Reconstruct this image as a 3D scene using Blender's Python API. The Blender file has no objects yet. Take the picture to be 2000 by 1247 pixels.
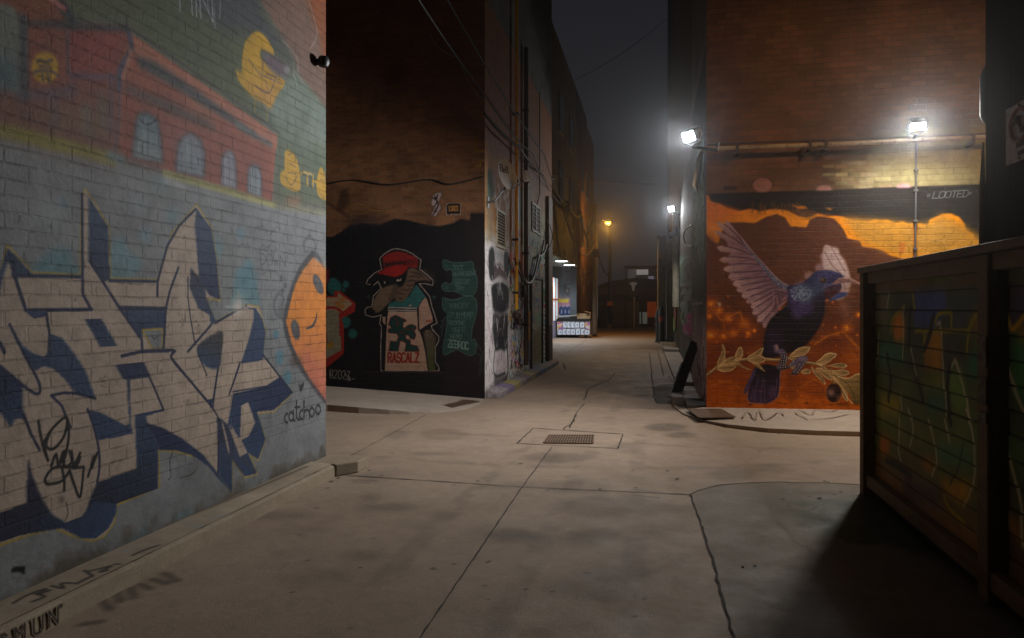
import bpy, math, random
import numpy as np
from mathutils import Vector
R = math.radians
random.seed(7)
scene = bpy.context.scene
COL = scene.collection
# ------------------------------------------------------------------ camera model
F, H, YAW = 1338.0, 1.6, R(11.8)
SN, CS = math.sin(YAW), math.cos(YAW)
def rdir(px, py):
    r = (np.asarray(px, float) - 1000) / F
    t = (600 - np.asarray(py, float)) / F
    return r * CS - SN, r * SN + CS, t
def onZ(px, py, z=0.0):
    dx, dy, t = rdir(px, py); d = (z - H) / t
    return Vector((float(dx * d), float(dy * d), z))
def onX(px, py, X):
    dx, dy, t = rdir(px, py); d = X / dx
    return Vector((X, float(dy * d), float(H + t * d)))
def onY(px, py, Y):
    dx, dy, t = rdir(px, py); d = Y / dy
    return Vector((float(dx * d), Y, float(H + t * d)))
def onD(px, py, d):
    dx, dy, t = rdir(px, py)
    return Vector((float(dx * d), float(dy * d), float(H + t * d)))
def view(ox, oy, s):
    return lambda pts: [(ox + p[0] / s, oy + p[1] / s) for p in pts]
FULL = view(0, 0, 1)
# ------------------------------------------------------------------ object helpers
def tag(o, label=None, cat=None, group=None, kind=None):
    if label: o['label'] = label
    if cat: o['category'] = cat
    if group: o['group'] = group
    if kind: o['kind'] = kind
    return o
def thing(name, label, cat, loc=(0, 0, 0), group=None):
    o = bpy.data.objects.new(name, None); COL.objects.link(o)
    o.location = loc; o.empty_display_size = 0.2
    return tag(o, label, cat, group)
def wloc(o):
    v = Vector((0, 0, 0))
    while o is not None:
        v += o.location; o = o.parent
    return v
class MB:
    def __init__(s): s.v = []; s.f = []
    def add(s, vs, fs):
        n = len(s.v); s.v += [tuple(v) for v in vs]; s.f += [tuple(i + n for i in f) for f in fs]; return s
    def box(s, x0, x1, y0, y1, z0, z1):
        return s.add([(x0,y0,z0),(x1,y0,z0),(x1,y1,z0),(x0,y1,z0),(x0,y0,z1),(x1,y0,z1),(x1,y1,z1),(x0,y1,z1)],
              [(0,3,2,1),(4,5,6,7),(0,1,5,4),(1,2,6,5),(2,3,7,6),(3,0,4,7)])
    def bar(s, p, q, w, h, up=(0,0,1)):
        p, q = Vector(p), Vector(q); d = (q - p).normalized(); u = Vector(up)
        if abs(d.dot(u)) > .95: u = Vector((0, 1, 0))
        a = d.cross(u).normalized() * w / 2; b = a.cross(d).normalized() * h / 2
        vs = [p-a-b, p+a-b, p+a+b, p-a+b, q-a-b, q+a-b, q+a+b, q-a+b]
        return s.add(vs, [(0,1,2,3),(7,6,5,4),(0,4,5,1),(1,5,6,2),(2,6,7,3),(3,7,4,0)])
    def tube(s, pts, r, n=8, cap=True):
        pts = [Vector(p) for p in pts]; m = len(pts)
        rs = r if isinstance(r, (list, tuple)) else [r] * m
        t0 = (pts[1] - pts[0]).normalized()
        a = t0.orthogonal().normalized(); vs = []; fs = []
        for i, p in enumerate(pts):
            t = (pts[min(i+1, m-1)] - pts[max(i-1, 0)]).normalized()
            a = (a - t * a.dot(t)).normalized(); b = t.cross(a)
            for k in range(n):
                w = 2 * math.pi * k / n
                vs.append(p + (a * math.cos(w) + b * math.sin(w)) * rs[i])
        for i in range(m - 1):
            for k in range(n):
                k2 = (k + 1) % n
                fs.append((i*n+k, i*n+k2, (i+1)*n+k2, (i+1)*n+k))
        if cap: fs += [tuple(range(n))[::-1], tuple((m-1)*n + k for k in range(n))]
        return s.add(vs, fs)
    def prism(s, poly, z0, z1):
        n = len(poly)
        zt = z1 if isinstance(z1, (list, tuple)) else [z1] * n
        zb = z0 if isinstance(z0, (list, tuple)) else [z0] * n
        vs = [(p[0], p[1], zb[i]) for i, p in enumerate(poly)] + [(p[0], p[1], zt[i]) for i, p in enumerate(poly)]
        return s.add(vs, [tuple(range(n))[::-1], tuple(range(n, 2*n))] + [(i, (i+1) % n, (i+1) % n + n, i + n) for i in range(n)])
    def quad(s, a, b, c, d): return s.add([a, b, c, d], [(0, 1, 2, 3)])
    def lathe(s, c, prof, n=24, axis=(0,0,1)):
        ax = Vector(axis).normalized(); a = ax.orthogonal().normalized(); b = ax.cross(a); c = Vector(c)
        vs = []; fs = []
        for r_, z_ in prof:
            for k in range(n):
                w = 2*math.pi*k/n; vs.append(c + ax*z_ + (a*math.cos(w)+b*math.sin(w))*r_)
        m = len(prof)
        for i in range(m-1):
            for k in range(n):
                k2 = (k+1) % n; fs.append((i*n+k, i*n+k2, (i+1)*n+k2, (i+1)*n+k))
        fs += [tuple(range(n))[::-1], tuple((m-1)*n+k for k in range(n))]
        return s.add(vs, fs)
    def build(s, name, mat, parent=None, bevel=0, smooth=False):
        me = bpy.data.meshes.new(name); off = wloc(parent) if parent else Vector((0,0,0))
        me.from_pydata([(v[0]-off.x, v[1]-off.y, v[2]-off.z) for v in s.v], [], s.f)
        me.materials.append(mat)
        import bmesh
        bm = bmesh.new(); bm.from_mesh(me); bmesh.ops.recalc_face_normals(bm, faces=bm.faces); bm.to_mesh(me); bm.free()
        o = bpy.data.objects.new(name, me); COL.objects.link(o); o.parent = parent
        if bevel:
            b = o.modifiers.new('bevel', 'BEVEL'); b.width = bevel; b.segments = 2; b.limit_method = 'ANGLE'
        if smooth:
            me.polygons.foreach_set('use_smooth', [True]*len(me.polygons))
            try: me.set_sharp_from_angle(angle=R(40))
            except Exception: pass
        return o
def structure(o): o['kind'] = 'structure'; return o
def copy_tree(o, parent=None):
    c = o.copy(); COL.objects.link(c); c.parent = parent
    for ch in list(o.children): copy_tree(ch, c)
    return c
def catrom(pts, k=6, closed=False):
    P = [np.array(p, float) for p in pts]; n = len(P); out = []
    rng = range(n) if closed else range(n - 1)
    for i in rng:
        if closed: p0, p1, p2, p3 = P[i-1], P[i], P[(i+1) % n], P[(i+2) % n]
        else: p0, p1, p2, p3 = P[max(i-1,0)], P[i], P[i+1], P[min(i+2, n-1)]
        for j in range(k):
            t = j / k
            out.append(.5*((2*p1) + (-p0+p2)*t + (2*p0-5*p1+4*p2-p3)*t*t + (-p0+3*p1-3*p2+p3)*t**3))
    if not closed: out.append(P[-1])
    return out
# ------------------------------------------------------------------ colours and materials
def s2l(c):
    c = np.asarray(c, float) / 255.0
    return np.where(c <= .04045, c / 12.92, ((c + .055) / 1.055) ** 2.4)
def lin(c): return tuple(float(x) for x in s2l(c)) + (1,)
class NT:
    def __init__(s, name):
        s.m = bpy.data.materials.new(name); s.m.use_nodes = True; s.t = s.m.node_tree
        s.b = s.t.nodes['Principled BSDF']
    def n(s, typ, **kw):
        nd = s.t.nodes.new(typ)
        for k, v in kw.items():
            if k.startswith('i_'): nd.inputs[k[2:].replace('_', ' ')].default_value = v
            else: setattr(nd, k, v)
        return nd
    def l(s, a, b): s.t.links.new(a, b)
    def math(s, op, a, b=None):
        nd = s.n('ShaderNodeMath', operation=op)
        for i, x in enumerate((a, b)):
            if x is None: continue
            if isinstance(x, (int, float)): nd.inputs[i].default_value = x
            else: s.l(x, nd.inputs[i])
        return nd.outputs[0]
    def mix(s, f, a, b, blend='MIX'):
        nd = s.n('ShaderNodeMix', data_type='RGBA', blend_type=blend)
        for i, x in ((0, f), (6, a), (7, b)):
            if isinstance(x, (int, float)): nd.inputs[i].default_value = x
            elif isinstance(x, tuple): nd.inputs[i].default_value = x
            else: s.l(x, nd.inputs[i])
        return nd.outputs[2]
    def ramp(s, f, stops):
        nd = s.n('ShaderNodeValToRGB'); e = nd.color_ramp.elements
        while len(e) < len(stops): e.new(.5)
        for el, (p, c) in zip(e, stops): el.position = p; el.color = c
        s.l(f, nd.inputs[0]); return nd.outputs[0]
    def noise(s, scale, detail=4, rough=.6, vec=None, dist=0):
        nd = s.n('ShaderNodeTexNoise'); nd.inputs['Scale'].default_value = scale
        nd.inputs['Detail'].default_value = detail; nd.inputs['Roughness'].default_value = rough
        nd.inputs['Distortion'].default_value = dist
        s.l(vec if vec is not None else s.pos(), nd.inputs['Vector']); return nd.outputs['Fac']
    def pos(s):
        if not hasattr(s, '_p'): s._p = s.n('ShaderNodeNewGeometry').outputs['Position']
        return s._p
    def bump(s, h, strength=.5, dist=.01):
        nd = s.n('ShaderNodeBump'); nd.inputs['Strength'].default_value = strength; nd.inputs['Distance'].default_value = dist
        s.l(h, nd.inputs['Height']); s.l(nd.outputs[0], s.b.inputs['Normal'])
def simple(name, c, rough=.7, metal=0, var=.25, scale=6, bump=.15, c2=None, dirt=None):
    m = NT(name); f = m.noise(scale, 5, .65)
    base = lin(c); other = lin(c2) if c2 else tuple(x*(1-var) for x in base[:3]) + (1,)
    ff = m.ramp(f, [(.35, (0,0,0,1)), (.65, (1,1,1,1))])
    col = m.mix(ff, base, other)
    if dirt:
        g = m.ramp(m.noise(scale*3.1, 6, .7, dist=.6), [(.5, (0,0,0,1)), (.72, (1,1,1,1))])
        col = m.mix(g, col, lin(dirt))
    m.l(col, m.b.inputs['Base Color'])
    m.b.inputs['Roughness'].default_value = rough; m.b.inputs['Metallic'].default_value = metal
    if bump: m.bump(m.noise(scale*12, 4, .7), bump, .004)
    return m.m
def brickmat(name, axis, bw, bh, mort, c1, c2, cm, rough=.75, bump=.9, dist=.012, jd=.35, offset=.5, gloss=.0, paintjd=.3, zfade=None):
    """bricks laid in world metres on a wall plane; 'paint' rgb and 'cover' attributes carry murals"""
    m = NT(name); sp = m.n('ShaderNodeSeparateXYZ'); m.l(m.pos(), sp.inputs[0])
    # courses are never ruler straight
    wob = m.math('MULTIPLY', m.math('SUBTRACT', m.noise(2.2, 3, .6), .5), .022)
    wob2 = m.math('MULTIPLY', m.math('SUBTRACT', m.noise(9, 2, .6), .5), .016)
    u = m.math('ADD', sp.outputs['Y' if axis == 'X' else 'X'], wob2); v = m.math('ADD', sp.outputs['Z'], wob)
    cb = m.n('ShaderNodeCombineXYZ'); m.l(u, cb.inputs[0]); m.l(v, cb.inputs[1])
    br = m.n('ShaderNodeTexBrick'); m.l(cb.outputs[0], br.inputs['Vector'])
    br.offset = offset
    for k, val in (('Scale', 1), ('Mortar Size', mort), ('Mortar Smooth', .25), ('Bias', 0), ('Brick Width', bw), ('Row Height', bh)):
        br.inputs[k].default_value = val
    br.inputs['Color1'].default_value = lin(c1); br.inputs['Color2'].default_value = lin(c2); br.inputs['Mortar'].default_value = lin(cm)
    blot = m.ramp(m.noise(1.1, 6, .7, dist=.5), [(.3, (.55,.55,.55,1)), (.62, (1.05,1.05,1.05,1))])
    spk = m.ramp(m.noise(60, 4, .7), [(.3, (.7,.7,.7,1)), (.7, (1.1,1.1,1.1,1))])
    base = m.mix(1, m.mix(1, br.outputs['Color'], blot, 'MULTIPLY'), spk, 'MULTIPLY')
    pa = m.n('ShaderNodeAttribute', attribute_name='paint'); cv = m.n('ShaderNodeAttribute', attribute_name='cover')
    jf = m.ramp(m.noise(4.1, 4, .7), [(.4, (0,0,0,1)), (.68, (1,1,1,1))])
    if zfade is not None:
        zf = m.n('ShaderNodeMapRange'); m.l(v, zf.inputs['Value']); zf.inputs['From Min'].default_value = zfade; zf.inputs['From Max'].default_value = zfade+.12; jf = m.math('MULTIPLY', jf, zf.outputs[0])
    pcol = m.mix(m.math('MULTIPLY', m.math('MULTIPLY', br.outputs['Fac'], jf), paintjd), pa.outputs['Color'], (.012,.012,.013,1))
    worn = m.ramp(m.noise(7, 6, .75, dist=.3), [(.32, (.72,.72,.72,1)), (.6, (1.04,1.04,1.04,1))])
    pcol = m.mix(1, pcol, worn, 'MULTIPLY')
    # small chips where the paint has come off
    chip = m.ramp(m.noise(23, 3, .6), [(.735, (0,0,0,1)), (.755, (1,1,1,1))])
    cover = m.math('MULTIPLY', cv.outputs['Fac'], m.math('SUBTRACT', 1, m.math('MULTIPLY', chip, .7)))
    col = m.mix(cover, base, pcol)
    m.l(col, m.b.inputs['Base Color'])
    m.b.inputs['Specular IOR Level'].default_value = .22
    rr = m.math('SUBTRACT', rough, m.math('MULTIPLY', cv.outputs['Fac'], gloss)); m.l(rr, m.b.inputs['Roughness'])
    fade = m.ramp(m.noise(3.3, 4, .7), [(.35, (.12,.12,.12,1)), (.66, (1,1,1,1))])
    if zfade is not None: fade = m.math('MULTIPLY', fade, zf.outputs[0])
    hgt = m.math('ADD', m.math('SUBTRACT', 1, m.math('MULTIPLY', br.outputs['Fac'], fade)), m.math('ADD', m.math('MULTIPLY', m.noise(26, 5, .7), .55), m.math('MULTIPLY', m.noise(5, 3, .6), .5)))
    hgt = m.math('SUBTRACT', hgt, m.math('MULTIPLY', chip, .5))
    m.bump(hgt, bump, dist)
    return m.m
def emit(name, c, s):
    m = NT(name); m.b.inputs['Base Color'].default_value = lin(c)
    m.b.inputs['Emission Color'].default_value = lin(c); m.b.inputs['Emission Strength'].default_value = s
    return m.m
# ------------------------------------------------------------------ painter: murals as colour on a dense wall grid
class Canvas:
    def __init__(s, axis, const, u0, u1, v0, v1, du, dv=None):
        dv = dv or du
        s.ax, s.c = axis, const
        s.nu = int(round((u1-u0)/du)) + 1; s.nv = int(round((v1-v0)/dv)) + 1
        s.us = np.linspace(u0, u1, s.nu); s.vs = np.linspace(v0, v1, s.nv)
        s.du, s.dv = s.us[1]-s.us[0], s.vs[1]-s.vs[0]
        s.rgb = np.zeros((s.nv, s.nu, 3)); s.cov = np.zeros((s.nv, s.nu)); s.ids = np.zeros((s.nv, s.nu), int)
        s.view = FULL; s.rs = np.random.RandomState(3)
    def P(s, pts):
        p = np.array(s.view(pts), float)
        dx, dy, t = rdir(p[:, 0], p[:, 1])
        if s.ax == 'X': d = s.c / dx; return np.stack([d*dy, H + d*t], 1)
        if s.ax == 'Y': d = s.c / dy; return np.stack([d*dx, H + d*t], 1)
        d = (s.c - H) / t; return np.stack([d*dx, d*dy], 1)
    def win(s, lo, hi, pad):
        i0 = max(0, int((lo[0]-pad-s.us[0])/s.du)); i1 = min(s.nu, int((hi[0]+pad-s.us[0])/s.du)+2)
        j0 = max(0, int((lo[1]-pad-s.vs[0])/s.dv)); j1 = min(s.nv, int((hi[1]+pad-s.vs[0])/s.dv)+2)
        return (slice(j0, j1), slice(i0, i1)) if i1 > i0 and j1 > j0 else None
    def put(s, w, m, col, a=1, id=None):
        m = np.clip(m, 0, 1) * a
        col = np.asarray(col, float)
        s.rgb[w] = s.rgb[w]*(1-m[..., None]) + col*m[..., None]
        s.cov[w] = s.cov[w]*(1-m) + m
        if id is not None: s.ids[w] = np.where(m > .5*a, id, s.ids[w])
    def mask(s, q, soft=0):
        w = s.win(q.min(0), q.max(0), soft*1.5 + .02)
        if w is None: return None, None
        Y, X = np.meshgrid(s.vs[w[0]], s.us[w[1]], indexing='ij')
        m = np.zeros(X.shape, bool); n = len(q)
        for i in range(n):
            x1, y1 = q[i]; x2, y2 = q[(i+1) % n]
            if y1 == y2: continue
            c = (y1 > Y) != (y2 > Y)
            m ^= c & (X < (x2-x1)*(Y-y1)/(y2-y1) + x1)
        m = m.astype(float)
        if soft > 0:
            for _ in range(2):
                m = s.blur(m, int(round(soft/s.du)), 1); m = s.blur(m, int(round(soft/s.dv)), 0)
        return w, m
    @staticmethod
    def blur(m, r, ax):
        if r < 1: return m
        k = 2*r + 1
        pad = [(0, 0), (0, 0)]; pad[ax] = (r+1, r)
        c = np.cumsum(np.pad(m, pad, mode='edge'), axis=ax)
        n = m.shape[ax]
        return (np.take(c, range(k, k+n), ax) - np.take(c, range(0, n), ax)) / k
    def poly(s, pts, col, soft=0, a=1, smooth=False, id=None, tex=None):
        if smooth: pts = catrom(pts, 5, True)
        w, m = s.mask(s.P(pts), soft)
        if w is None: return
        if tex is not None: m = m * tex[w]
        s.put(w, m, col, a, id)
    def grad(s, pts, p0, c0, p1, c1, soft=0, a=1, smooth=False, id=None):
        if smooth: pts = catrom(pts, 5, True)
        w, m = s.mask(s.P(pts), soft)
        if w is None: return
        q0, q1 = s.P([p0, p1]); d = q1 - q0
        Y, X = np.meshgrid(s.vs[w[0]], s.us[w[1]], indexing='ij')
        t = np.clip(((X-q0[0])*d[0] + (Y-q0[1])*d[1]) / (d @ d), 0, 1)[..., None]
        s.put(w, m, np.asarray(c0, float)*(1-t) + np.asarray(c1, float)*t, a, id)
    def stroke(s, pts, width, col, soft=.004, a=1, smooth=True, taper=False, id=None, closed=False):
        if smooth and len(pts) > 2: pts = catrom(pts, 5, closed)
        q = s.P(list(pts) + ([pts[0]] if closed else []))
        w = s.win(q.min(0), q.max(0), width + soft)
        if w is None: return
        Y, X = np.meshgrid(s.vs[w[0]], s.us[w[1]], indexing='ij')
        best = np.full(X.shape, 1e9); n = len(q) - 1
        for i in range(n):
            p, r = q[i], q[i+1]; d = r - p; L = d @ d
            if L < 1e-12: continue
            t = np.clip(((X-p[0])*d[0] + (Y-p[1])*d[1]) / L, 0, 1)
            dd = np.hypot(X-p[0]-t*d[0], Y-p[1]-t*d[1])
            if taper:
                f = np.sin(np.pi*np.clip((i+t)/n*.9+.05, 0, 1))**.6
                dd = dd + (1-f)*width/2
            best = np.minimum(best, dd)
        e = max(soft, .6*max(s.du, s.dv))
        s.put(w, (width/2 + e/2 - best) / e, col, a, id)
    def ell(s, c, rx, ry, col, soft=0, a=1, rot=0, id=None):
        k = [(c[0] + rx*math.cos(t)*math.cos(rot) - ry*math.sin(t)*math.sin(rot), c[1] + rx*math.cos(t)*math.sin(rot) + ry*math.sin(t)*math.cos(rot)) for t in np.linspace(0, 2*math.pi, 28)[:-1]]
        s.poly(k, col, soft, a, id=id)
    def glow(s, c, r, col, a=1):
        """airbrushed dot painted on the wall, r in view pixels"""
        q = s.P([c, (c[0]+r, c[1])]); rr = np.hypot(*(q[1]-q[0]))
        w = s.win(q[0], q[0], rr*2)
        if w is None: return
        Y, X = np.meshgrid(s.vs[w[0]], s.us[w[1]], indexing='ij')
        s.put(w, np.exp(-((X-q[0][0])**2 + (Y-q[0][1])**2)/(rr*rr)*1.6), col, a)
    def noise(s, size, seed=0, octs=3):
        rs = np.random.RandomState(seed); out = np.zeros((s.nv, s.nu)); amp = 1; tot = 0
        for o in range(octs):
            L = size / 2**o
            nx = int((s.us[-1]-s.us[0])/L)+3; ny = int((s.vs[-1]-s.vs[0])/L)+3
            g = rs.rand(ny, nx); x = (s.us-s.us[0])/L; y = (s.vs-s.vs[0])/L
            xi = x.astype(int); yi = y.astype(int); fx = x-xi; fy = y-yi; fx = fx*fx*(3-2*fx); fy = fy*fy*(3-2*fy)
            a = g[np.ix_(yi, xi)]*(1-fx) + g[np.ix_(yi, xi+1)]*fx
            b = g[np.ix_(yi+1, xi)]*(1-fx) + g[np.ix_(yi+1, xi+1)]*fx
            out += amp*(a*(1-fy[:, None]) + b*fy[:, None]); tot += amp; amp *= .5
        return out/tot
    def text(s, txt, x, y, h, col, width, w=.62, skew=0, slope=0, soft=.003, a=1, jit=0, gap=.22):
        cx = 0
        for ch in txt:
            if ch == ' ': cx += .5*w; continue
            ww = w * (.25 if ch in "I!.'" else 1)
            for pl in GLYPH.get(ch, GLYPH['O']):
                pts = []
                for (gx, gy) in pl:
                    X = cx + gx*ww + gy*skew; Yv = gy
                    if jit: X += s.rs.uniform(-jit, jit); Yv += s.rs.uniform(-jit, jit)
                    pts.append((x + X*h, y - Yv*h + slope*X*h))
                s.stroke(pts, width, col, soft, a, smooth=False)
            cx += ww + gap*w
    def build(s, names, mat, parent, thick=None):
        """one mesh per painted id; names: {id: part name}"""
        lincol = s2l(np.clip(s.rgb, 0, 255)); obs = {}
        U, Vv = np.meshgrid(s.us, s.vs); off = wloc(parent)
        if s.ax == 'X': co = np.stack([np.full_like(U, s.c), U, Vv], -1)
        elif s.ax == 'Y': co = np.stack([U, np.full_like(U, s.c), Vv], -1)
        else: co = np.stack([U, Vv, np.full_like(U, s.c)], -1)
        if hasattr(s, 'disp'):
            k = {'X': 0, 'Y': 1, 'Z': 2}[s.ax]; co[..., k] += s.disp
        co = co.reshape(-1, 3) - np.array(off); lc = lincol.reshape(-1, 3); cv = s.cov.reshape(-1)
        idx = np.arange(s.nu*s.nv).reshape(s.nv, s.nu)
        a, b, c, d = idx[:-1, :-1], idx[:-1, 1:], idx[1:, 1:], idx[1:, :-1]
        q = np.stack([a, b, c, d], -1).reshape(-1, 4)
        if s.ax == 'X' and s.c > 0: q = q[:, ::-1]      # face -X
        if s.flip if hasattr(s, 'flip') else False: q = q[:, ::-1]
        fid = s.ids[:-1, :-1].reshape(-1)
        for k, nm in names.items():
            f = q[fid == k]
            if not len(f): continue
            used = np.unique(f); re = np.zeros(s.nu*s.nv, np.int32); re[used] = np.arange(len(used)); f = re[f]
            me = bpy.data.meshes.new(nm); me.vertices.add(len(used)); me.vertices.foreach_set('co', co[used].astype(np.float32).ravel())
            me.loops.add(len(f)*4); me.loops.foreach_set('vertex_index', f.astype(np.int32).ravel())
            me.polygons.add(len(f)); me.polygons.foreach_set('loop_start', np.arange(0, len(f)*4, 4, dtype=np.int32))
            me.update(calc_edges=True)
            at = me.attributes.new('paint', 'FLOAT_COLOR', 'POINT')
            at.data.foreach_set('color', np.concatenate([lc[used], np.ones((len(used), 1))], 1).astype(np.float32).ravel())
            at2 = me.attributes.new('cover', 'FLOAT', 'POINT'); at2.data.foreach_set('value', cv[used].astype(np.float32))
            me.materials.append(mat)
            o = bpy.data.objects.new(nm, me); COL.objects.link(o); o.parent = parent; obs[nm] = o
        return obs
def _g(t): return [[(float(p[0])/4, float(p[1:])/6) for p in pl.split()] for pl in t.split('|')]
GLYPH = {'A': _g('00 26 40|12 32'), 'B': _g('00 06 36 45 44 33 03|33 42 41 30 00'), 'C': _g('45 36 16 05 01 10 30 41'), 'D': _g('00 06 26 44 42 20 00'),
 'E': _g('46 06 00 40|03 33'), 'F': _g('46 06 00|03 33'), 'G': _g('45 36 16 05 01 10 30 41 43 23'), 'H': _g('00 06|40 46|03 43'), 'I': _g('20 26'), 'K': _g('00 06|46 03 40'),
 'L': _g('06 00 40'), 'M': _g('00 06 23 46 40'), 'N': _g('00 06 40 46'), 'O': _g('10 01 05 16 36 45 41 30 10'), 'P': _g('00 06 36 45 44 33 03'), 'R': _g('00 06 36 45 44 33 03|23 40'),
 'S': _g('45 36 16 05 04 13 33 42 41 30 10 01'), 'T': _g('06 46|26 20'), 'U': _g('06 01 10 30 41 46'), 'V': _g('06 20 46'), 'W': _g('06 10 23 30 46'), 'X': _g('06 40|00 46'), 'Y': _g('06 23 46|23 20'), 'Z': _g('06 46 00 40'),
 '0': _g('10 01 05 16 36 45 41 30 10'), '2': _g('05 16 36 45 44 00 40'), '3': _g('06 46 23 42 41 30 10 01'), '!': _g('26 22|20 20.3'), '.': _g('20 20.6'), "'": _g('26 25'),
 'a': _g('32 23 13 02 01 10 20 31|33.5 30 40'), 'b': _g('06 00 20 31 32 23 03'), 'c': _g('33 23 12 11 20 30'), 't': _g('16 11 20 30|04 34'), 'h': _g('06 00|02 13 23 32 30'), 'o': _g('10 01 02 13 23 32 31 20 10'), 'e': _g('02 32 23 13 02 01 10 30'), 'l': _g('16 11 20'),
 '@': _g('10 01 05 16 36 45 41 30 10|34 24 14 13 12 22 32')}
# ================================================================== near left building with the big lettering
XL = -3.19; YLC = 6.26
VA = view(0, 0, 2.969); VB = view(0, 380, 2.969); VC = view(0, 780, 2.6706); VF6 = view(0, 560, 2.397); VF7 = view(300, 560, 2.969)
GREY = (138, 140, 142); BEIGE = (190, 170, 152); BLUE = (52, 72, 106); NAVY = (26, 34, 70); DKB = (32, 46, 82); YEL = (186, 158, 62); TEAL = (104, 146, 154)
cv = Canvas('X', XL, 2.45, YLC, -.02, 4.8, .006)
n1 = cv.noise(.5, 1, 4); n2 = cv.noise(.12, 2, 3)
cv.rgb[:] = GREY; cv.cov[:] = 1
cv.rgb *= (0.9 + .2*n1 + .1*(n2-.5))[..., None]
# --- painted street scene along the top
cv.view = VA
GREEN = (92, 98, 68)
cv.poly([(-300,-400),(2000,-400),(2000,1225),(1890,1222),(1400,1135),(1000,1010),(650,935),(300,855),(0,770),(-300,700)], (118,112,100), .03)
cv.poly([(300,-400),(1480,-400),(1500,0),(1640,240),(1740,430),(1920,600),(1900,1180),(1590,1150),(1610,780),(740,150),(380,120)], GREEN, .05)
cv.poly([(760,160),(1100,-100),(1400,100),(1500,600),(1380,640)], (84,94,62), .12, .8)
cv.poly([(980,-100),(1480,-300),(1500,40),(1690,330),(1720,430),(1600,300),(1480,200),(1300,190),(1150,60)], (72,74,82), .07, .9)
cv.poly([(1450,480),(1720,420),(1920,640),(1900,900),(1620,850),(1560,700)], (126,140,130), .08, .9)
cv.poly([(1560,700),(1900,860),(1900,1190),(1600,1150)], (102,112,90), .07, .8)
for k in range(9):
    x = cv.rs.uniform(1560, 1880); y = cv.rs.uniform(560, 1000)
    cv.ell((x, y), 40, 26, (132,150,142) if k % 2 else (70,92,72), .05, .5)
cv.poly([(1480,-400),(2100,-400),(2100,640),(1905,640),(1740,440),(1690,300),(1600,150),(1520,20)], (124,96,82), .02)
cv.poly([(1700,-400),(2100,-400),(2100,520),(1900,500),(1850,200),(1790,50)], (140,78,42), .05)
for q in ([(1790,0),(1840,190),(1800,280)], [(1700,400),(1760,480)], [(1640,240),(1720,330),(1730,420)]): cv.stroke(q, .016, (170,158,152), .02, .7)
# the painted brick row of houses
RB = (150,82,62); RB2 = (140,74,60)
cv.poly([(-300,-300),(350,-200),(400,140),(740,165),(770,280),(700,500),(690,915),(650,935),(300,850),(0,765),(-300,700)], RB2, .01)
cv.poly([(-200,560),(160,570),(420,560),(680,560),(690,915),(560,900),(300,840),(0,745),(-200,690)], (128,92,70), .09, .9)
cv.poly([(170,160),(380,180),(390,560),(160,600)], (150,84,62), .02); cv.poly([(400,180),(700,190),(660,430),(410,440)], (150,70,60), .03)
cv.stroke([(410,440),(650,450)], .03, (104,84,110), .04, .8); cv.stroke([(390,180),(395,420)], .02, (92,74,88), .02, .8)
cv.stroke([(120,560),(330,540),(420,520)], .05, (104,86,112), .07, .8); cv.stroke([(650,440),(640,760)], .03, (108,86,110), .04, .7)
cv.stroke([(310,560),(320,700)], .05, (112,100,110), .07, .6); cv.stroke([(590,560),(600,720)], .05, (120,128,118), .07, .5); cv.stroke([(500,640),(510,760)], .05, (118,118,108), .06, .6)
cv.poly([(770,200),(1610,790),(1600,860),(1575,1165),(1200,1055),(700,900),(690,520),(720,300)], (164,92,70), .008)
cv.poly([(760,470),(1560,860),(1575,1165),(1200,1055),(700,900),(700,520)], (154,82,64), .03)
cv.poly([(880,640),(1180,800),(1180,960),(960,900)], (158,100,92), .07, .7); cv.poly([(1080,520),(1240,560),(1220,720),(1080,640)], (170,118,90), .05, .6)
cv.poly([(762,205),(1610,790),(1605,865),(1400,740),(1100,530),(760,290)], (184,118,94), .008)
cv.poly([(790,330),(900,360),(1120,510),(1480,770),(1480,800),(1100,560),(800,380)], (70,70,72), .02)
cv.poly([(720,490),(1000,600),(1250,730),(1250,760),(980,650),(720,530)], (86,72,68), .025)
cv.stroke([(1380,730),(1570,840)], .05, (104,112,114), .04, .8)
cv.stroke([(740,165),(760,290),(700,400),(690,520)], .04, (86,76,96), .02); cv.stroke([(690,520),(690,700),(660,900)], .025, (104,84,96), .03, .7)
cv.stroke([(715,460),(760,300)], .03, (178,120,98), .02)
cv.poly([(150,115),(400,125),(600,150),(745,150),(740,185),(560,175),(400,165),(150,150)], (58,56,56), .014)
cv.stroke([(300,-60),(420,130)], .07, (56,54,56), .04); cv.poly([(-100,-200),(240,-200),(340,100),(130,110),(60,20)], (146,86,54), .03)
cv.stroke([(220,-60),(370,50)], .035, (186,120,112), .02)
cv.stroke([(745,160),(1200,470),(1615,770)], .02, (78,72,66), .012)
cv.poly([(-150,40),(20,20),(90,50),(125,140),(125,540),(0,520),(-150,480)], (130,134,122), .012); cv.grad([(-150,220),(120,220),(120,530),(0,515),(-150,480)], (0,250), (124,128,120), (0,420), (84,104,110), .05)
cv.stroke([(135,110),(140,550)], .05, (84,82,84), .03)
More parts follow.
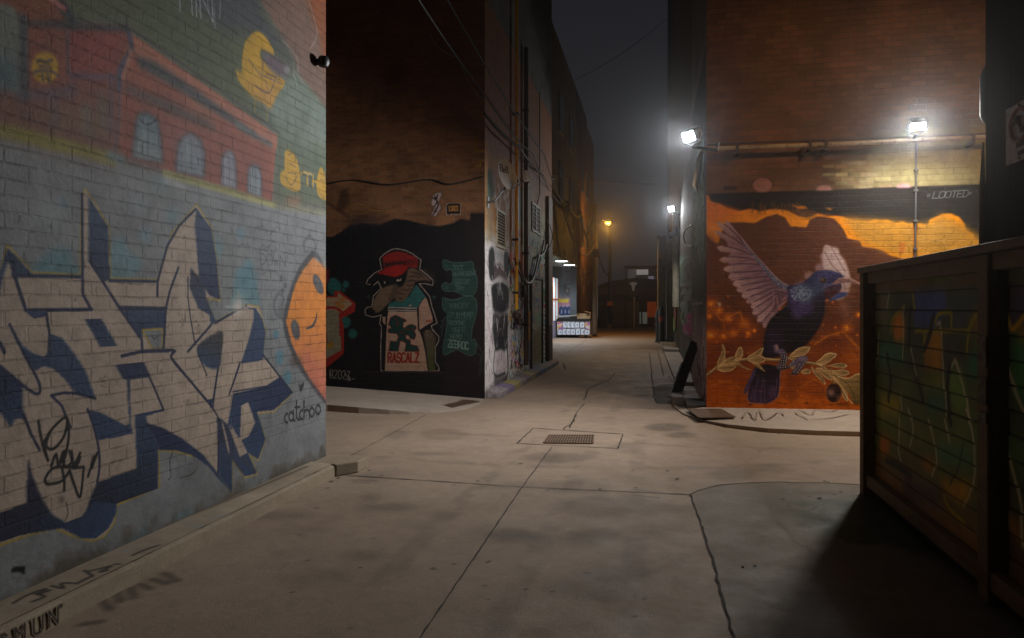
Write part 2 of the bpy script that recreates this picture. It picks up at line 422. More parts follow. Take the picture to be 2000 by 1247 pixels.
for poly_, c1, c2 in (([(760,920),(775,800),(795,665),(850,650),(915,690),(935,800),(952,955)], (120,140,148), (148,156,156)), ([(1015,1000),(1025,850),(1065,785),(1110,770),(1165,810),(1190,880),(1188,1035)], (140,142,152), (150,160,166)),
        ([(1280,1080),(1285,920),(1310,880),(1340,872),(1368,920),(1375,1105)], (140,136,150), (166,166,172)), ([(1432,1120),(1438,990),(1470,950),(1500,965),(1520,1030),(1520,1150)], (130,142,150), (158,164,168))):
    cv.poly(poly_, (70,68,84), .02, .9)
    cx = sum(p[0] for p in poly_)/len(poly_); cy = sum(p[1] for p in poly_)/len(poly_)
    cv.grad([(cx+(p[0]-cx)*.88, cy+(p[1]-cy)*.93) for p in poly_], (cx, cy-130), c1, (cx, cy+130), c2, .012)
    for k in (-.35, 0, .33):
        x = cx + k*(poly_[-1][0]-poly_[0][0])
        cv.stroke([(x, cy-70), (x+4, cy+30), (x+2, cy+110)], .008, (92,98,112), .012, .75)
    cv.stroke([(poly_[0][0]+14, cy+60), (poly_[-1][0]-8, cy+85)], .01, (100,106,116), .012, .6)
    cv.stroke([(cx-24, cy-60), (cx-20, cy+70)], .014, (176,180,182), .02, .5)
cv.stroke([(810,690),(850,725),(905,700)], .012, (70,74,88), .01)
cv.stroke([(-60,745),(120,780),(300,830),(470,870),(650,925)], .075, (152,142,62), .04, .95); cv.stroke([(640,905),(700,925)], .06, (128,146,150), .05, .9)
cv.stroke([(960,1010),(1200,1075),(1590,1190)], .055, (172,168,108), .025, .9); cv.stroke([(1600,1190),(1880,1240)], .05, (150,146,104), .05, .6)
cv.stroke([(960,1050),(1060,1080)], .05, (170,172,168), .03, .8); cv.ell((930,1070), 40, 35, (132,152,158), .03, .8); cv.ell((1700,1165), 50, 24, (176,118,84), .03, .7)
# yellow egg-shaped faces
EG = (206,160,34)
cv.ell((262,395), 78, 92, EG, .006); 
for q in ([(215,360),(240,350),(260,365)], [(270,360),(300,350)], [(230,385),(285,390)], [(200,420),(240,410),(300,415),(335,440)], [(245,430),(250,470)], [(275,430),(285,480)]): cv.stroke(q, .018, (110,84,80), .012, .85)
cv.poly([(1480,185),(1530,205),(1575,270),(1590,320),(1520,290),(1510,330),(1560,390),(1640,460),(1650,490),(1600,560),(1570,625),(1530,600),(1450,545),(1385,470),(1370,405),(1400,430),(1405,330),(1425,240)], EG, .005, smooth=True)
cv.grad([(1370,410),(1640,470),(1570,630),(1450,550)], (1500,400), (206,160,34), (1560,600), (204,150,90), .03, .7)
cv.poly([(1520,295),(1600,330),(1690,400),(1660,450),(1590,440),(1545,380)], (112,92,106), .03, .9)
for q in ([(1440,345),(1520,450)], [(1520,440),(1530,340)], [(1530,440),(1640,490)], [(1480,500),(1560,540),(1600,440)], [(1545,430),(1610,450)], [(1540,470),(1555,530)]): cv.stroke(q, .012, (120,96,96), .008, .9)
for q in ([(1475,560),(1478,650)], [(1550,600),(1548,700)], [(1600,450),(1605,530)]): cv.stroke(q, .012, (176,142,56), .01, .8)
cv.ell((1665,405), 16, 24, (176,172,172), .01, .7); cv.stroke([(1700,420),(1720,490)], .016, (180,176,172), .02, .7)
cv.poly([(1665,870),(1710,900),(1735,980),(1735,1110),(1640,1075),(1625,1010),(1650,980),(1650,900)], EG, .005, smooth=True)
for q in ([(1670,900),(1690,890)], [(1680,950),(1715,970)], [(1660,1030),(1690,1075),(1725,1020)], [(1670,1000),(1720,1010)]): cv.stroke(q, .01, (120,100,70), .006)
cv.stroke([(1742,1010),(1752,1010)], .02, EG); cv.text('TH', 1760, 1070, 72, EG, .022, slope=.3); cv.text('TH', 1764, 1074, 72, (190,186,170), .007, slope=.3)
cv.stroke([(1815,1050),(1840,1060)], .02, EG)
cv.poly([(1855,975),(1880,1000),(1890,1080),(1893,1160),(1850,1140),(1835,1070)], EG, .005, smooth=True); cv.stroke([(1845,1110),(1880,1150)], .01, (130,108,70)); cv.stroke([(1855,1040),(1880,1050)], .01, (130,108,70))
cv.view = FULL
cv.text('MIN', 352, 22, 52, (160,160,164), .012, w=.46, slope=.35, skew=-.06)
for q in ([(385,10),(392,28)], [(418,10),(420,55)], [(405,0),(408,26)], [(431,-4),(429,36)]): cv.stroke(q, .012, (160,160,164), .012, .8)
q_ = VA([(-300,-400),(2100,-400),(2100,1235),(1890,1228),(1400,1140),(1000,1015),(650,940),(300,860),(0,775),(-300,705)])
w_, m_ = cv.mask(cv.P(q_), .015); lum = cv.rgb[w_].mean(-1, keepdims=True); cv.rgb[w_] = cv.rgb[w_]*(1-m_[..., None]) + np.clip((lum+(cv.rgb[w_]-lum)*1.12)*.92, 4, 255)*m_[..., None]
# --- bubbles and drips on the grey
cv.view = VB
for c, rx, ry, col, so in (((300,125),70,52,(170,180,182),.05), ((800,60),50,40,(150,162,168),.03), ((845,238),34,42,(120,150,164),.02), ((1000,125),34,52,(118,146,150),.03), ((1395,225),26,38,(116,146,160),.02), ((1262,310),32,62,(118,146,152),.02),
        ((370,-330+380-0),20,30,(118,146,160),.01)): cv.ell(c, rx, ry, col, so, .85)
cv.poly([(200,460),(215,390),(270,350),(300,320),(400,315),(420,390),(450,470)], TEAL, .02, .9, smooth=True)
cv.poly([(640,480),(645,290),(680,250),(730,270),(740,330),(810,370),(815,430),(770,475)], (112,148,156), .02, .85, smooth=True)
cv.poly([(1335,680),(1350,570),(1365,450),(1420,410),(1420,385),(1465,385),(1468,460),(1500,580),(1505,640),(1430,640),(1390,680)], (106,146,156), .02, .9, smooth=True)
for c, r in (((830,240),8), ((860,235),8)): cv.stroke([(c[0], c[1]-20), (c[0]+4, c[1]+26)], .012, (160,178,184), .012, .8)
cv.ell((1440,490), 60, 70, (88,132,146), .03, .6); cv.ell((360,440), 70, 30, (92,130,140), .03, .6)
for c in ((1600,812), (1622,945), (1667,1062)): cv.ell(c, 16 if c[0] < 1610 else 23, 26 if c[0] < 1610 else 42, (92,132,148), .006, .95)
# --- lettering
SIL_B = [(-180,560),(0,470),(45,305),(185,458),(470,472),(474,60),(495,-25),(525,15),(630,190),(636,492),(912,500),(1000,225),(1142,62),(1224,195),(1254,375),(1278,612),(1190,602),(1252,742),(1340,690),(1430,642),(1500,655),(1540,790),(1524,930),(1695,1150)]
SIL_F7 = [(800,622),(700,722),(597,735),(650,885),(608,1005),(553,968),(600,1085),(530,1104),(455,1000),(456,1205),(380,1092),(310,1020),(250,985),(120,950),(28,945)]
SIL_C = [(830,455),(610,548),(596,640),(545,712),(480,735),(385,710),(285,668),(140,708),(0,757),(-160,800)]
SIL = VB(SIL_B) + VF7(SIL_F7) + VC(SIL_C)
cv.view = FULL
cv.stroke(SIL, .022, YEL, .008, .85, smooth=False, closed=True)
cv.poly(SIL, BEIGE, 0, id=1)
w, m = cv.mask(cv.P(SIL)); cv.rgb[w] = np.where(m[..., None] > .5, cv.rgb[w]*(.93+.14*n1[w][..., None]), cv.rgb[w])
BL = lambda pts, V, c=BLUE, sm=False: (setattr(cv, 'view', V), cv.poly(pts, c, .003, smooth=sm))
def shade(pts, V, p0, p1, c0=BLUE, c1=DKB, sm=False):
    cv.view = V; cv.grad(pts, p0, c0, p1, c1, .003, smooth=sm)
shade([(-60,500),(0,440),(45,308),(185,460),(72,462),(50,372),(20,470),(-60,560)], VB, (60,470), (45,340))
shade([(-200,520),(20,470),(-10,600),(-200,760)], VB, (0,480), (-100,640))
shade([(512,10),(628,190),(636,500),(590,502),(545,440),(515,380)], VB, (540,60), (600,480))
shade([(690,655),(966,660),(950,905),(885,902),(825,792),(820,905),(826,840),(770,770)], VB, (800,660), (860,880))
cv.view = VB; cv.poly([(824,786),(942,780),(942,896),(886,898)], GREY); cv.stroke([(824,786),(942,780),(942,896),(886,898)], .014, YEL, .006, .9, smooth=False, closed=True); cv.stroke([(880,822),(895,838),(910,825)], .01, (80,84,90))
shade([(395,150),(475,152),(548,278),(470,284)], VF6, (400,150), (540,280), DKB, BLUE)
shade([(45,178),(100,270),(150,310),(205,330),(236,300),(234,222),(290,240),(345,310),(400,395),(447,522),(360,505),(300,430),(250,385),(205,372),(165,395),(120,330)], VF6, (120,280), (430,500), BLUE, BLUE)
shade([(-120,320),(0,372),(108,465),(106,570),(125,640),(105,620),(70,620),(50,662),(0,590),(-120,520)], VF6, (50,400), (40,640), DKB, BLUE)
shade([(540,368),(672,354),(706,424),(608,436),(612,640),(622,690),(460,722),(440,650),(408,575),(470,590),(590,652),(606,640),(595,440),(575,430)], VF6, (600,360), (560,700), DKB, BLUE)
shade([(632,600),(765,574),(768,585),(682,606),(690,640),(742,742),(742,945),(545,1018),(400,1068),(420,1000),(455,915),(640,852)], VF6, (690,640), (560,1000), BLUE, (36,44,66))
shade([(755,120),(850,150),(950,205),(1060,290),(1140,392),(1218,505),(1080,345),(1000,292),(920,267),(832,266),(824,240),(800,190)], VC, (900,180), (1180,460), DKB, BLUE)
shade([(0,1060),(125,1012),(130,800),(150,880),(200,1000),(250,1072),(310,1105),(380,1080),(440,1005),(545,1018),(545,1060),(510,1130),(450,1180),(380,1180),(290,1132),(120,1160),(-60,1215),(-150,1240),(-150,1100)], VF6, (200,950), (430,1120), (40,44,66), BLUE)
shade([(1138,80),(1226,200),(1256,380),(1278,612),(1215,585),(1190,545),(1155,490),(1140,300),(1130,180)], VB, (1180,120), (1230,600), BLUE, DKB)
shade([(1105,425),(1185,520),(1195,600),(1256,742),(1222,760),(1215,700),(1150,660),(1100,545)], VB, (1120,450), (1230,740), (48,52,72), BLUE)
cv.view = VB; cv.grad([(1140,900),(1165,860),(1230,815),(1292,798),(1285,920),(1270,1005),(1210,1005),(1165,965)], (1240,820), (60,58,62), (1200,990), BLUE, .006, smooth=True)
shade([(1400,652),(1482,660),(1520,720),(1541,800),(1524,962),(1395,985),(1440,850),(1472,720),(1470,670)], VB, (1480,680), (1450,980), BLUE, BLUE)
shade([(738,520),(802,622),(696,718),(600,728),(650,885),(606,1003),(545,962),(508,890),(548,872),(590,790),(548,670),(508,690),(500,880),(430,800),(462,622),(640,585)], VF7, (700,560), (600,900), DKB, BLUE)
shade([(382,760),(432,800),(500,990),(545,962),(600,1083),(530,1102),(456,1000),(456,1203),(376,1088),(366,760)], VF7, (420,800), (440,1150), (60,66,88), BLUE)
shade([(310,655),(350,650),(335,705)], VF7, (310,650), (340,700))
cv.view = VF7
for q in ([(398,790),(420,880),(440,975)], [(452,805),(485,900),(510,992)]): cv.stroke(q, .022, BEIGE, .012, taper=True)
for q in ([(440,975),(520,1080)], [(510,992),(590,1075)]): cv.stroke(q, .03, (70,72,86), .02, .8)
# outlines
def line(V, *qs, w=.02, c=NAVY, a=.95):
    cv.view = V
    for q in qs: cv.stroke(q, w, c, .006, a, smooth=len(q) > 4)
line(VB, [(66,390),(100,520),(150,672),(532,668)], [(530,668),(482,585),(478,470),(476,0)], [(520,385),(690,655),(822,845),(826,910)], [(705,938),(826,912),(1008,905),(994,950),(1110,1090),(1230,1232)], [(912,590),(915,500)], [(915,500),(970,300),(1040,180),(1135,85)],
     [(1035,425),(985,560),(962,660),(948,900)], [(1265,1010),(1235,1200)], [(690,655),(965,660)], [(1222,760),(1090,912)], [(1250,745),(1345,690),(1430,645)], [(75,470),(470,478)], [(636,500),(915,506)], [(1524,930),(1695,1150)])
line(VB, [(1090,480),(1090,600),(1105,720),(1130,862)], [(1390,990),(1360,1080),(1328,1165)], [(1150,930),(1200,1050)], [(1350,1145),(1560,1110)], [(270,690),(285,790)], w=.012)
line(VF6, [(45,178),(120,330),(185,458),(160,500),(0,372)], [(215,120),(232,220),(228,310)], [(240,510),(290,560),(330,660)], [(240,510),(300,498),(355,500),(447,524)], [(700,424),(765,575)], [(110,600),(145,690),(185,765)], [(410,575),(440,660),(462,760),(465,850),(455,915)], w=.016)
line(VF6, [(125,112),(160,140),(200,135),(216,115)], [(0,265),(20,308)], [(572,326),(660,305),(790,302)], w=.02)
cv.view = VF6; cv.poly([(120,112),(215,116),(205,135),(165,145),(135,130)], BLUE, .003)
line(VF7, [(100,410),(240,580),(370,750),(378,860),(372,1085)], [(500,440),(470,530),(440,620)], [(372,470),(345,700)], w=.014)
# sparkle
cv.view = VB
cv.glow((1382,652), 45, (226,214,200), .9)
for q in ([(1382,560),(1382,730)], [(1310,652),(1460,652)]): cv.stroke(q, .014, (220,210,196), .02, .7, taper=True)
# cracked and scuffed paint
for k in range(46):
    x = cv.rs.uniform(40, 1700); y = cv.rs.uniform(60, 1200); L = cv.rs.uniform(14, 46)
    q = [(x, y)]
    for j in range(3): q.append((q[-1][0]+cv.rs.uniform(-8, 8), q[-1][1]+L/3))
    cv.stroke(q, .006, (58,46,40), .003, .6, smooth=False)
for c in ((1050,740), (1155,760), (1075,1200), (600,1080)):
    for j in range(10): 
        x = c[0]+cv.rs.uniform(-18, 18); y = c[1]+cv.rs.uniform(-40, 40)
        cv.stroke([(x, y), (x+cv.rs.uniform(-12,12), y+cv.rs.uniform(-14,14))], .006, (112,84,66), .004, .7)
# black scribbled tag
cv.view = VF6
for q in ([(180,630),(195,720),(225,815)], [(205,730),(250,660),(312,612),(300,700),(250,760),(215,745),(230,690)], [(312,615),(322,700),(305,800)], [(240,840),(262,785),(275,840),(295,775),(300,845)], [(310,765),(290,800),(305,845),(335,820),(325,770)], [(335,775),(350,850),(375,800),(335,845)], [(375,780),(350,835)],
          [(330,845),(250,850),(212,900),(225,925),(290,910),(320,870)], [(290,850),(300,905),(300,955)], [(325,860),(345,920),(375,985),(392,850)], [(340,850),(390,845)], [(440,795),(412,890)], [(455,780),(430,850)], [(200,740),(215,790)]):
    cv.stroke(q, .017, (24,23,22), .006, .95)
cv.ell((290,1000), 11, 11, (40,34,30), .01, .9); cv.stroke([(310,1010),(318,1060),(305,1095)], .006, (60,50,44), .003)
cv.view = VC
cv.stroke([(70,890),(120,885)], .024, (16,16,16), .012); cv.stroke([(85,882),(125,905)], .014, (16,16,16), .01)
for q in ([(900,280),(885,320),(890,400),(878,420)], [(1020,365),(1005,390),(940,412)]): cv.stroke(q, .008, (50,48,46), .004, .8)
for x in (1603, 1617): cv.stroke([(x,330),(x-3,345)], .016, (20,22,22), .006)
# orange creature on the corner
cv.view = VB
for q in ([(1815,365),(1830,300),(1800,242),(1768,270),(1765,330),(1788,330)], [(1672,745),(1600,690),(1592,620),(1615,580),(1645,600),(1635,640)]): cv.stroke(q, .024, (92,96,100), .02, .8)
cv.poly([(1680,700),(1640,720),(1600,690),(1610,660)], (96,98,102), .03, .8)
cv.stroke([(1812,352),(1745,440),(1692,570),(1655,740),(1690,880),(1760,1020),(1890,1195)], .075, (66,66,70), .03, .9)
cv.stroke([(1810,340),(1850,370),(1890,470)], .05, (76,76,80), .03, .8)
CR = [(1815,368),(1760,440),(1710,530),(1690,600),(1658,740),(1690,860),(1740,970),(1800,1070),(1890,1192),(1925,1230),(1925,470),(1880,430)]
cv.grad(CR, (1850,700), (228,136,44), (1850,1120), (204,120,96), .004, id=2); cv.grad([(1815,368),(1760,440),(1710,530),(1900,560),(1900,430)], (1800,380), (226,150,96), (1800,560), (228,136,44), .02, .8)
cv.poly([(1740,930),(1790,900),(1880,1060),(1890,1190),(1800,1070)], (206,116,90), .03, .7)
cv.ell((1845,522), 24, 62, (78,78,84), .008, .95, rot=-.35); cv.ell((1714,785), 24, 60, (78,78,84), .008, .95, rot=-.2)
cv.ell((1838,500), 8, 18, (150,150,150), .02, .5, rot=-.3); cv.ell((1708,760), 8, 18, (150,150,150), .02, .5)
cv.stroke([(1775,778),(1810,765),(1830,730),(1838,688)], .032, (64,64,70), .006, taper=True)
cv.ell((1718,965), 40, 26, (84,66,58), .03, .8)
# catchoo
cv.view = VF7
BK = (40,40,46)
for ch, x, y, hh in (('c',752,790,100), ('a',785,780,100), ('t',819,775,112), ('c',838,770,100), ('h',872,768,104), ('o',905,755,100), ('o',940,742,106)): cv.text(ch, x, y, hh, BK, .02, w=.34 if ch != 'h' else .42, slope=-.06, soft=.006)
cv.stroke([(768,790),(770,850)], .006, BK)
cv.poly([(838,552),(852,575),(872,550),(868,580),(852,618),(846,590)], BK, .004)
cv.view = VB
for q in ([(1470,300),(1480,200),(1530,190),(1560,240),(1600,190),(1640,220),(1640,290)], [(1370,330),(1400,290),(1450,300)], [(1515,470),(1560,440),(1610,455)], [(1650,340),(1690,330),(1720,400)], [(1620,460),(1630,510)], [(1500,330),(1560,300),(1590,270),(1600,310)]): cv.stroke(q, .007, (96,98,104), .006, .75)
cv.text('DOWN', 1510, 405, 62, (88,88,94), .008, w=.5, slope=.1); cv.stroke([(1505,320),(1530,290),(1540,330),(1565,300),(1580,340),(1610,310)], .006, (104,106,110), .006)
for c in ((1632,485), (1655,530), (1637,560)): cv.ell(c, 9, 16, (66,68,72), .01, .8)
# grime at the foot of the wall, bare concrete where paint has gone
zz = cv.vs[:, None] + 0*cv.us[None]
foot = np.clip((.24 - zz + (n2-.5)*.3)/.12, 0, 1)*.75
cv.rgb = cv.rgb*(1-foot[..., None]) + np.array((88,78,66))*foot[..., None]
cv.view = VC
for q in ([(640,790),(730,715),(760,690)], [(930,610),(1000,590)]): cv.stroke(q, .06, (110,140,150), .06, .5)
cv.rgb *= .79
M_left = brickmat('painted_block', 'X', .27, .083, .0075, (120,76,52), (146,96,66), (110,100,90), rough=.78, bump=.6, dist=.013, gloss=.12, paintjd=.5, zfade=.42)
bld = thing('mural_building', 'near brick building covered with blue and beige graffiti lettering under a painted street scene', 'building', (-6.5, 2.4, 0))
PARTS = cv.build({0: 'wall', 1: 'graffiti_lettering', 2: 'painted_creature'}, M_left, bld)
b = MB()
b.quad((XL, -4, -.02), (XL, 2.45, -.02), (XL, 2.45, 8), (XL, -4, 8)).quad((XL, 2.45, 4.8), (XL, YLC, 4.8), (XL, YLC, 8), (XL, 2.45, 8))
b.build('upper_wall', M_left, bld)
M_lside = brickmat('bare_red_brick', 'Y', .215, .075, .006, (112,62,40), (140,84,56), (110,100,88))
b = MB(); b.quad((XL, YLC, -.02), (-10, YLC, -.02), (-10, YLC, 8), (XL, YLC, 8)); b.build('side_wall', M_lside, bld)
M_roof = simple('roofing', (52,50,48), .9)
b = MB(); b.box(-10, XL+.04, -4, YLC+.04, 8.002, 8.2); b.build('coping', M_roof, bld, bevel=.02)
# ================================================================== corner building with the bird mural
CB = onZ(1380, 793, .1); XR = CB.x; YB = CB.y
RX1 = onY(1926, 300, YB).x
VE = view(1370, 380, 2.9); VW = view(1390, 420, 5.422); VH = view(1490, 500, 6.93); VR = view(1380, 660, 6.452); VZ2 = view(1280, 180, 3.0303)
cv = Canvas('Y', YB, XR, RX1 + .5, .02, 5.2, .0075)
n1 = cv.noise(.6, 11, 4); n2 = cv.noise(.15, 12, 3); n3 = cv.noise(.3, 19, 3)
# lamp's pale beam painted into the wall colour, over bricks partly buff themselves
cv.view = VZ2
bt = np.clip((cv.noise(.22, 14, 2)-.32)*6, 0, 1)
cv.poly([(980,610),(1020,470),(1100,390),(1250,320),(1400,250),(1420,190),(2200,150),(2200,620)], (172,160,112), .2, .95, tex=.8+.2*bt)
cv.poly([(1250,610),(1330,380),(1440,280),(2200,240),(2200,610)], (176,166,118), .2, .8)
for k in range(46):
    x = cv.rs.uniform(1000, 1340); y = cv.rs.uniform(400, 590)
    i = int(y/24); x = int(x/76)*76 + (38 if i % 2 else 0); y = i*24
    cv.poly([(x,y),(x+72,y-3),(x+72,y+18),(x,y+21)], random.choice([(206,190,140),(190,160,116),(200,180,150),(150,110,80)]), .008, .4)
for (x, y) in ((1240,482), (1210,520), (1205,556), (1140,415)): cv.poly([(x,y),(x+84,y-4),(x+84,y+18),(x,y+22)], random.choice([(190,172,140),(186,172,130)]), .006, .7)
cv.poly([(405,560),(482,556),(482,578),(405,580)], (60,40,36), .006); cv.stroke([(400,555),(490,552),(490,584)], .008, (180,140,110), .004, .6, smooth=False)
# mural ground colours
cv.view = VE
cv.poly([(-60,2),(2000,-60),(2000,1300),(-60,1300)], (92,50,28), .004)
lo = np.clip((1.55 - cv.vs)/1.5, 0, 1)[:, None]
inside = cv.cov > .9
def add(m, c):
    m = np.clip(m, 0, 1)*(cv.vs[:, None] < 3.2); cv.rgb[:] = cv.rgb*(1-m[..., None]) + np.array(c, float)*m[..., None]
add(lo*1.1*(.6+.7*n1), (176,72,12)); add(np.clip(lo*2-1.05, 0, 1)*(.3+1.2*n3), (222,116,14)); add(np.clip((n3-.55)*3, 0, 1)*lo*.8, (92,40,16)); add(np.clip((n1-.5)*3, 0, 1)*.35*(1-lo), (84,46,32))
cv.grad([(-40,230),(110,260),(180,500),(80,760),(-60,760)], (20,240), (120,52,20), (160,420), (110,60,36), .1, .8)
# dark sky band and fiery cloud
cv.view = VZ2
cv.poly([(290,606),(1000,582),(1500,562),(2300,536),(2300,905),(1940,905),(1890,850),(1740,722),(1600,790),(1260,760),(900,700),(480,690),(290,640)], (32,27,25), .006)
cv.poly([(1250,580),(2300,536),(2300,905),(1940,905),(1740,722),(1600,790),(1260,762)], (36,34,33), .02, .8)
FIRE = (246,150,10)
cv.poly([(270,606),(318,612),(330,650),(380,660),(430,690),(500,705),(560,690),(620,706),(700,690),(780,700),(850,735),(900,742),(960,720),(1020,735),(1100,735),(1170,760),(1260,765),(1290,756),(1380,758),(1420,775),(1460,765),(1500,780),(1560,776),(1610,788),(1625,755),(1670,735),(1700,720),(1750,720),(1800,740),(1830,780),(1842,822),(1880,835),(1898,880),(1950,868),(2300,880),(2300,1000),
         (1760,980),(1600,990),(1475,990),(1390,968),(1330,930),(1225,915),(1210,880),(1140,868),(1110,810),(1062,752),(1000,738),(960,736),(915,756),(895,802),(800,795),(770,745),(720,722),(660,738),(590,776),(520,772),(450,772),(410,790),(385,850),(372,902),(330,880),(296,838),(270,830)], FIRE, .006)
cv.poly([(1100,735),(1380,758),(1610,788),(1700,720),(1840,800),(1950,868),(1950,960),(1500,985),(1330,930),(1210,880)], (186,136,50), .05, .9)
cv.poly([(1480,800),(1700,760),(1860,860),(1700,930),(1500,900)], (180,138,66), .06, .6)
cv.poly([(280,640),(380,665),(500,705),(420,760),(300,780)], (240,136,14), .04, .8)
# brush drag where black meets orange
for k in range(70):
    x = cv.rs.uniform(560, 860); y0 = 660+cv.rs.uniform(-12, 20)
    cv.stroke([(x, y0), (x+cv.rs.uniform(-3,3), y0+cv.rs.uniform(20, 50))], .012, random.choice([(96,60,30),(70,48,34),(150,92,28)]), .02, .55)
for q in ([(800,665),(860,680),(910,690),(850,694)], [(1000,684),(1055,690),(1030,700)], [(612,608),(655,606),(640,640),(625,632)], [(860,672),(885,676),(905,692),(860,688)]): cv.poly(q, (214,130,30), .01, .9)
cv.poly([(840,705),(930,712),(960,735),(900,748),(850,735)], (96,70,36), .03, .8)
# warm rim of the dark hills, pink discs, scribbled word
cv.ell((634,552), 62, 48, (212,150,146), .012, .85); cv.ell((998,575), 52, 26, (210,150,148), .015, .85); cv.ell((1470,562), 44, 18, (218,160,176), .015, .9)
cv.poly([(440,602),(1600,566),(1600,640),(440,640)], (33,28,26), .006, 1)
cv.text('LOOTED', 1640, 630, 38, (104,107,110), .012, w=.84, skew=.3, slope=-.05, gap=.12)
for q in ([(1610,620),(1614,606)], [(1620,620),(1624,606)], [(1850,596),(1870,604)], [(1848,606),(1872,594)]): cv.stroke(q, .014, (92,95,98), .006)
cv.poly([(1445,895),(1480,893),(1480,955),(1445,958)], (190,110,30), .008, .9); cv.text('3', 1452, 985, 70, (220,164,84), .012, w=.5, soft=.014, a=.6)
cv.stroke([(1535,790),(1537,985)], .06, (196,116,34), .03, .6)
# distant smoke around the bird
cv.view = VE
cv.poly([(20,225),(60,240),(110,300),(130,400),(60,480),(10,470)], (96,48,26), .06, .7)
# embers and glowing threads
EMB = (240,128,16)
for c, r in (((55,622),26),((100,660),22),((150,702),26),((240,735),30),((50,797),34),((125,802),22),((182,787),22),((822,757),24),((890,682),14),((265,787),16),((45,690),18),((300,772),12),((760,755),8),((640,770),8)):
    cv.glow(c, r*1.9, (190,86,14), .8); cv.glow(c, r, (250,146,24), .95); cv.glow(c, r*.35, (250,176,60), .8)
for k in range(75):
    c = (cv.rs.uniform(10, 900), cv.rs.uniform(560, 1190)); cv.glow(c, cv.rs.uniform(4, 11), (228,126,30), .75)
for q in ([(20,670),(70,655),(110,710),(150,700),(215,670),(240,730),(270,755)], [(125,740),(140,780),(190,790),(240,735)], [(760,790),(800,780),(850,830),(900,880)], [(640,850),(720,800),(780,790)], [(60,1080),(150,1060),(220,1100)], [(560,1100),(640,1050),(700,1090)]):
    cv.stroke(q, .05, (176,88,18), .06, .55); cv.stroke(q, .012, (226,140,30), .014, .7)
for k in range(60):
    c = (cv.rs.uniform(0, 900), cv.rs.uniform(560, 1190)); cv.ell(c, cv.rs.uniform(15, 60), cv.rs.uniform(8, 26), random.choice([(110,46,16),(190,92,20),(150,66,18),(206,120,26)]), .06, .4)
cv.poly([(760,940),(900,850),(900,1000),(800,960)], (196,104,22), .08, .6)
cv.poly([(85,600),(98,615),(108,610),(112,632),(98,640),(92,625)], (190,160,140), .006)
# ------- crest / far wing behind the head
MAU = (170,134,146)
cv.view = VE; cv.ids_before = None
for c, rx, ry, rot, col in (((738,360),38,66,.42,(200,180,178)), ((705,370),28,46,-.5,(150,114,124)), ((790,440),44,100,-.25,(198,176,176)), ((676,418),34,26,.2,(150,114,122)), ((612,462),30,24,.1,(152,114,112)), ((560,505),30,14,-.3,(140,96,96))):
    cv.ell(c, rx, ry, col, .012, .95, rot=rot, id=1)
cv.poly([(690,300),(740,296),(790,350),(822,420),(845,480),(840,540),(815,580),(770,600),(700,560),(690,440)], (196,174,174), .01, .8, smooth=True, id=1)
cv.poly([(845,440),(850,520),(830,600),(845,700),(820,760),(780,640),(800,560)], (140,98,84), .05, .6)
for q in ([(700,330),(740,400),(790,450)], [(735,300),(775,370),(815,440)], [(660,400),(720,440)], [(800,470),(815,540)]): cv.stroke(q, .012, (112,80,92), .012, .8)
cv.stroke([(722,298),(765,325),(805,385),(832,450)], .012, (186,150,152), .012, .7)
# ------- wing
cv.view = VW
TIPS = [(145,66),(62,78),(32,172),(56,345),(84,476),(128,578),(178,662),(228,738),(268,802),(318,862),(372,926),(420,982),(436,1052),(488,1132),(552,1192)]
ROOT = [(330,300),(360,330),(400,380),(440,430),(480,480),(520,530),(560,590),(600,650),(640,690),(660,730),(690,760),(710,790),(730,810),(740,840),(750,870)]
cv.grad([(150,70),(230,150),(330,255),(430,390),(560,540),(700,680),(820,745),(836,830),(780,900),(690,1010),(610,1100),(556,1190),(488,1120),(436,1040),(420,975),(320,855),(270,795),(180,655),(200,540),(150,470),(200,400),(140,250)], (200,300), (150,112,126), (720,900), (112,78,96), .008, id=1)
for i, (t, r) in enumerate(zip(TIPS, ROOT)):
    t = np.array(t, float); r = np.array(r, float); d = r-t; L = np.hypot(*d); nrm = np.array([-d[1], d[0]])/L
    wd = 30 if i < 5 else 36
    bend = nrm*(10 if i > 5 else -6)
    P_ = [t, t+d*.06+nrm*wd*.6, t+d*.18+nrm*wd, t+d*.55+nrm*wd*.8+bend, r, t+d*.55-nrm*wd*.8+bend, t+d*.18-nrm*wd, t+d*.06-nrm*wd*.6]
    c0 = (200,168,172) if i % 2 else (188,154,162)
    cv.grad(P_, tuple(t), c0, tuple(r), (96,62,82), .006, .96, smooth=True, id=1)
    cv.stroke([t+d*.04, t+d*.5+bend, r], .006, (200,164,170), .006, .55)
    cv.stroke([t+d*.16-nrm*wd, t+d*.55-nrm*wd*.8+bend, r], .013, (62,40,58), .01, .85)
    cv.stroke([t+d*.16+nrm*wd, t+d*.06+nrm*wd*.6, t, t+d*.06-nrm*wd*.6, t+d*.16-nrm*wd], .007, (206,168,160), .005, .75)
for k in range(130):
    i = random.randrange(len(TIPS)); t = np.array(TIPS[i], float); r = np.array(ROOT[i], float); f = random.uniform(.15, .8); p = t+(r-t)*f + np.array([random.uniform(-20, 20), random.uniform(-20, 20)])
    e = p+(r-t)*random.uniform(.03, .1); cv.stroke([p, e], .006, random.choice([(190,150,160),(106,74,92),(132,98,114)]), .006, .4)
cv.poly([(690,800),(820,790),(838,830),(760,900),(700,1000),(640,1060),(650,950)], (92,60,74), .02, .7, id=1)
for q in ([(690,790),(760,800),(826,806)], [(838,830),(790,870),(740,905)], [(800,900),(740,960),(690,1020)], [(770,920),(700,980)], [(640,780),(660,900),(620,1040)], [(690,860),(700,960)]): cv.stroke(q, .022, (160,118,126), .016, .8, taper=True)
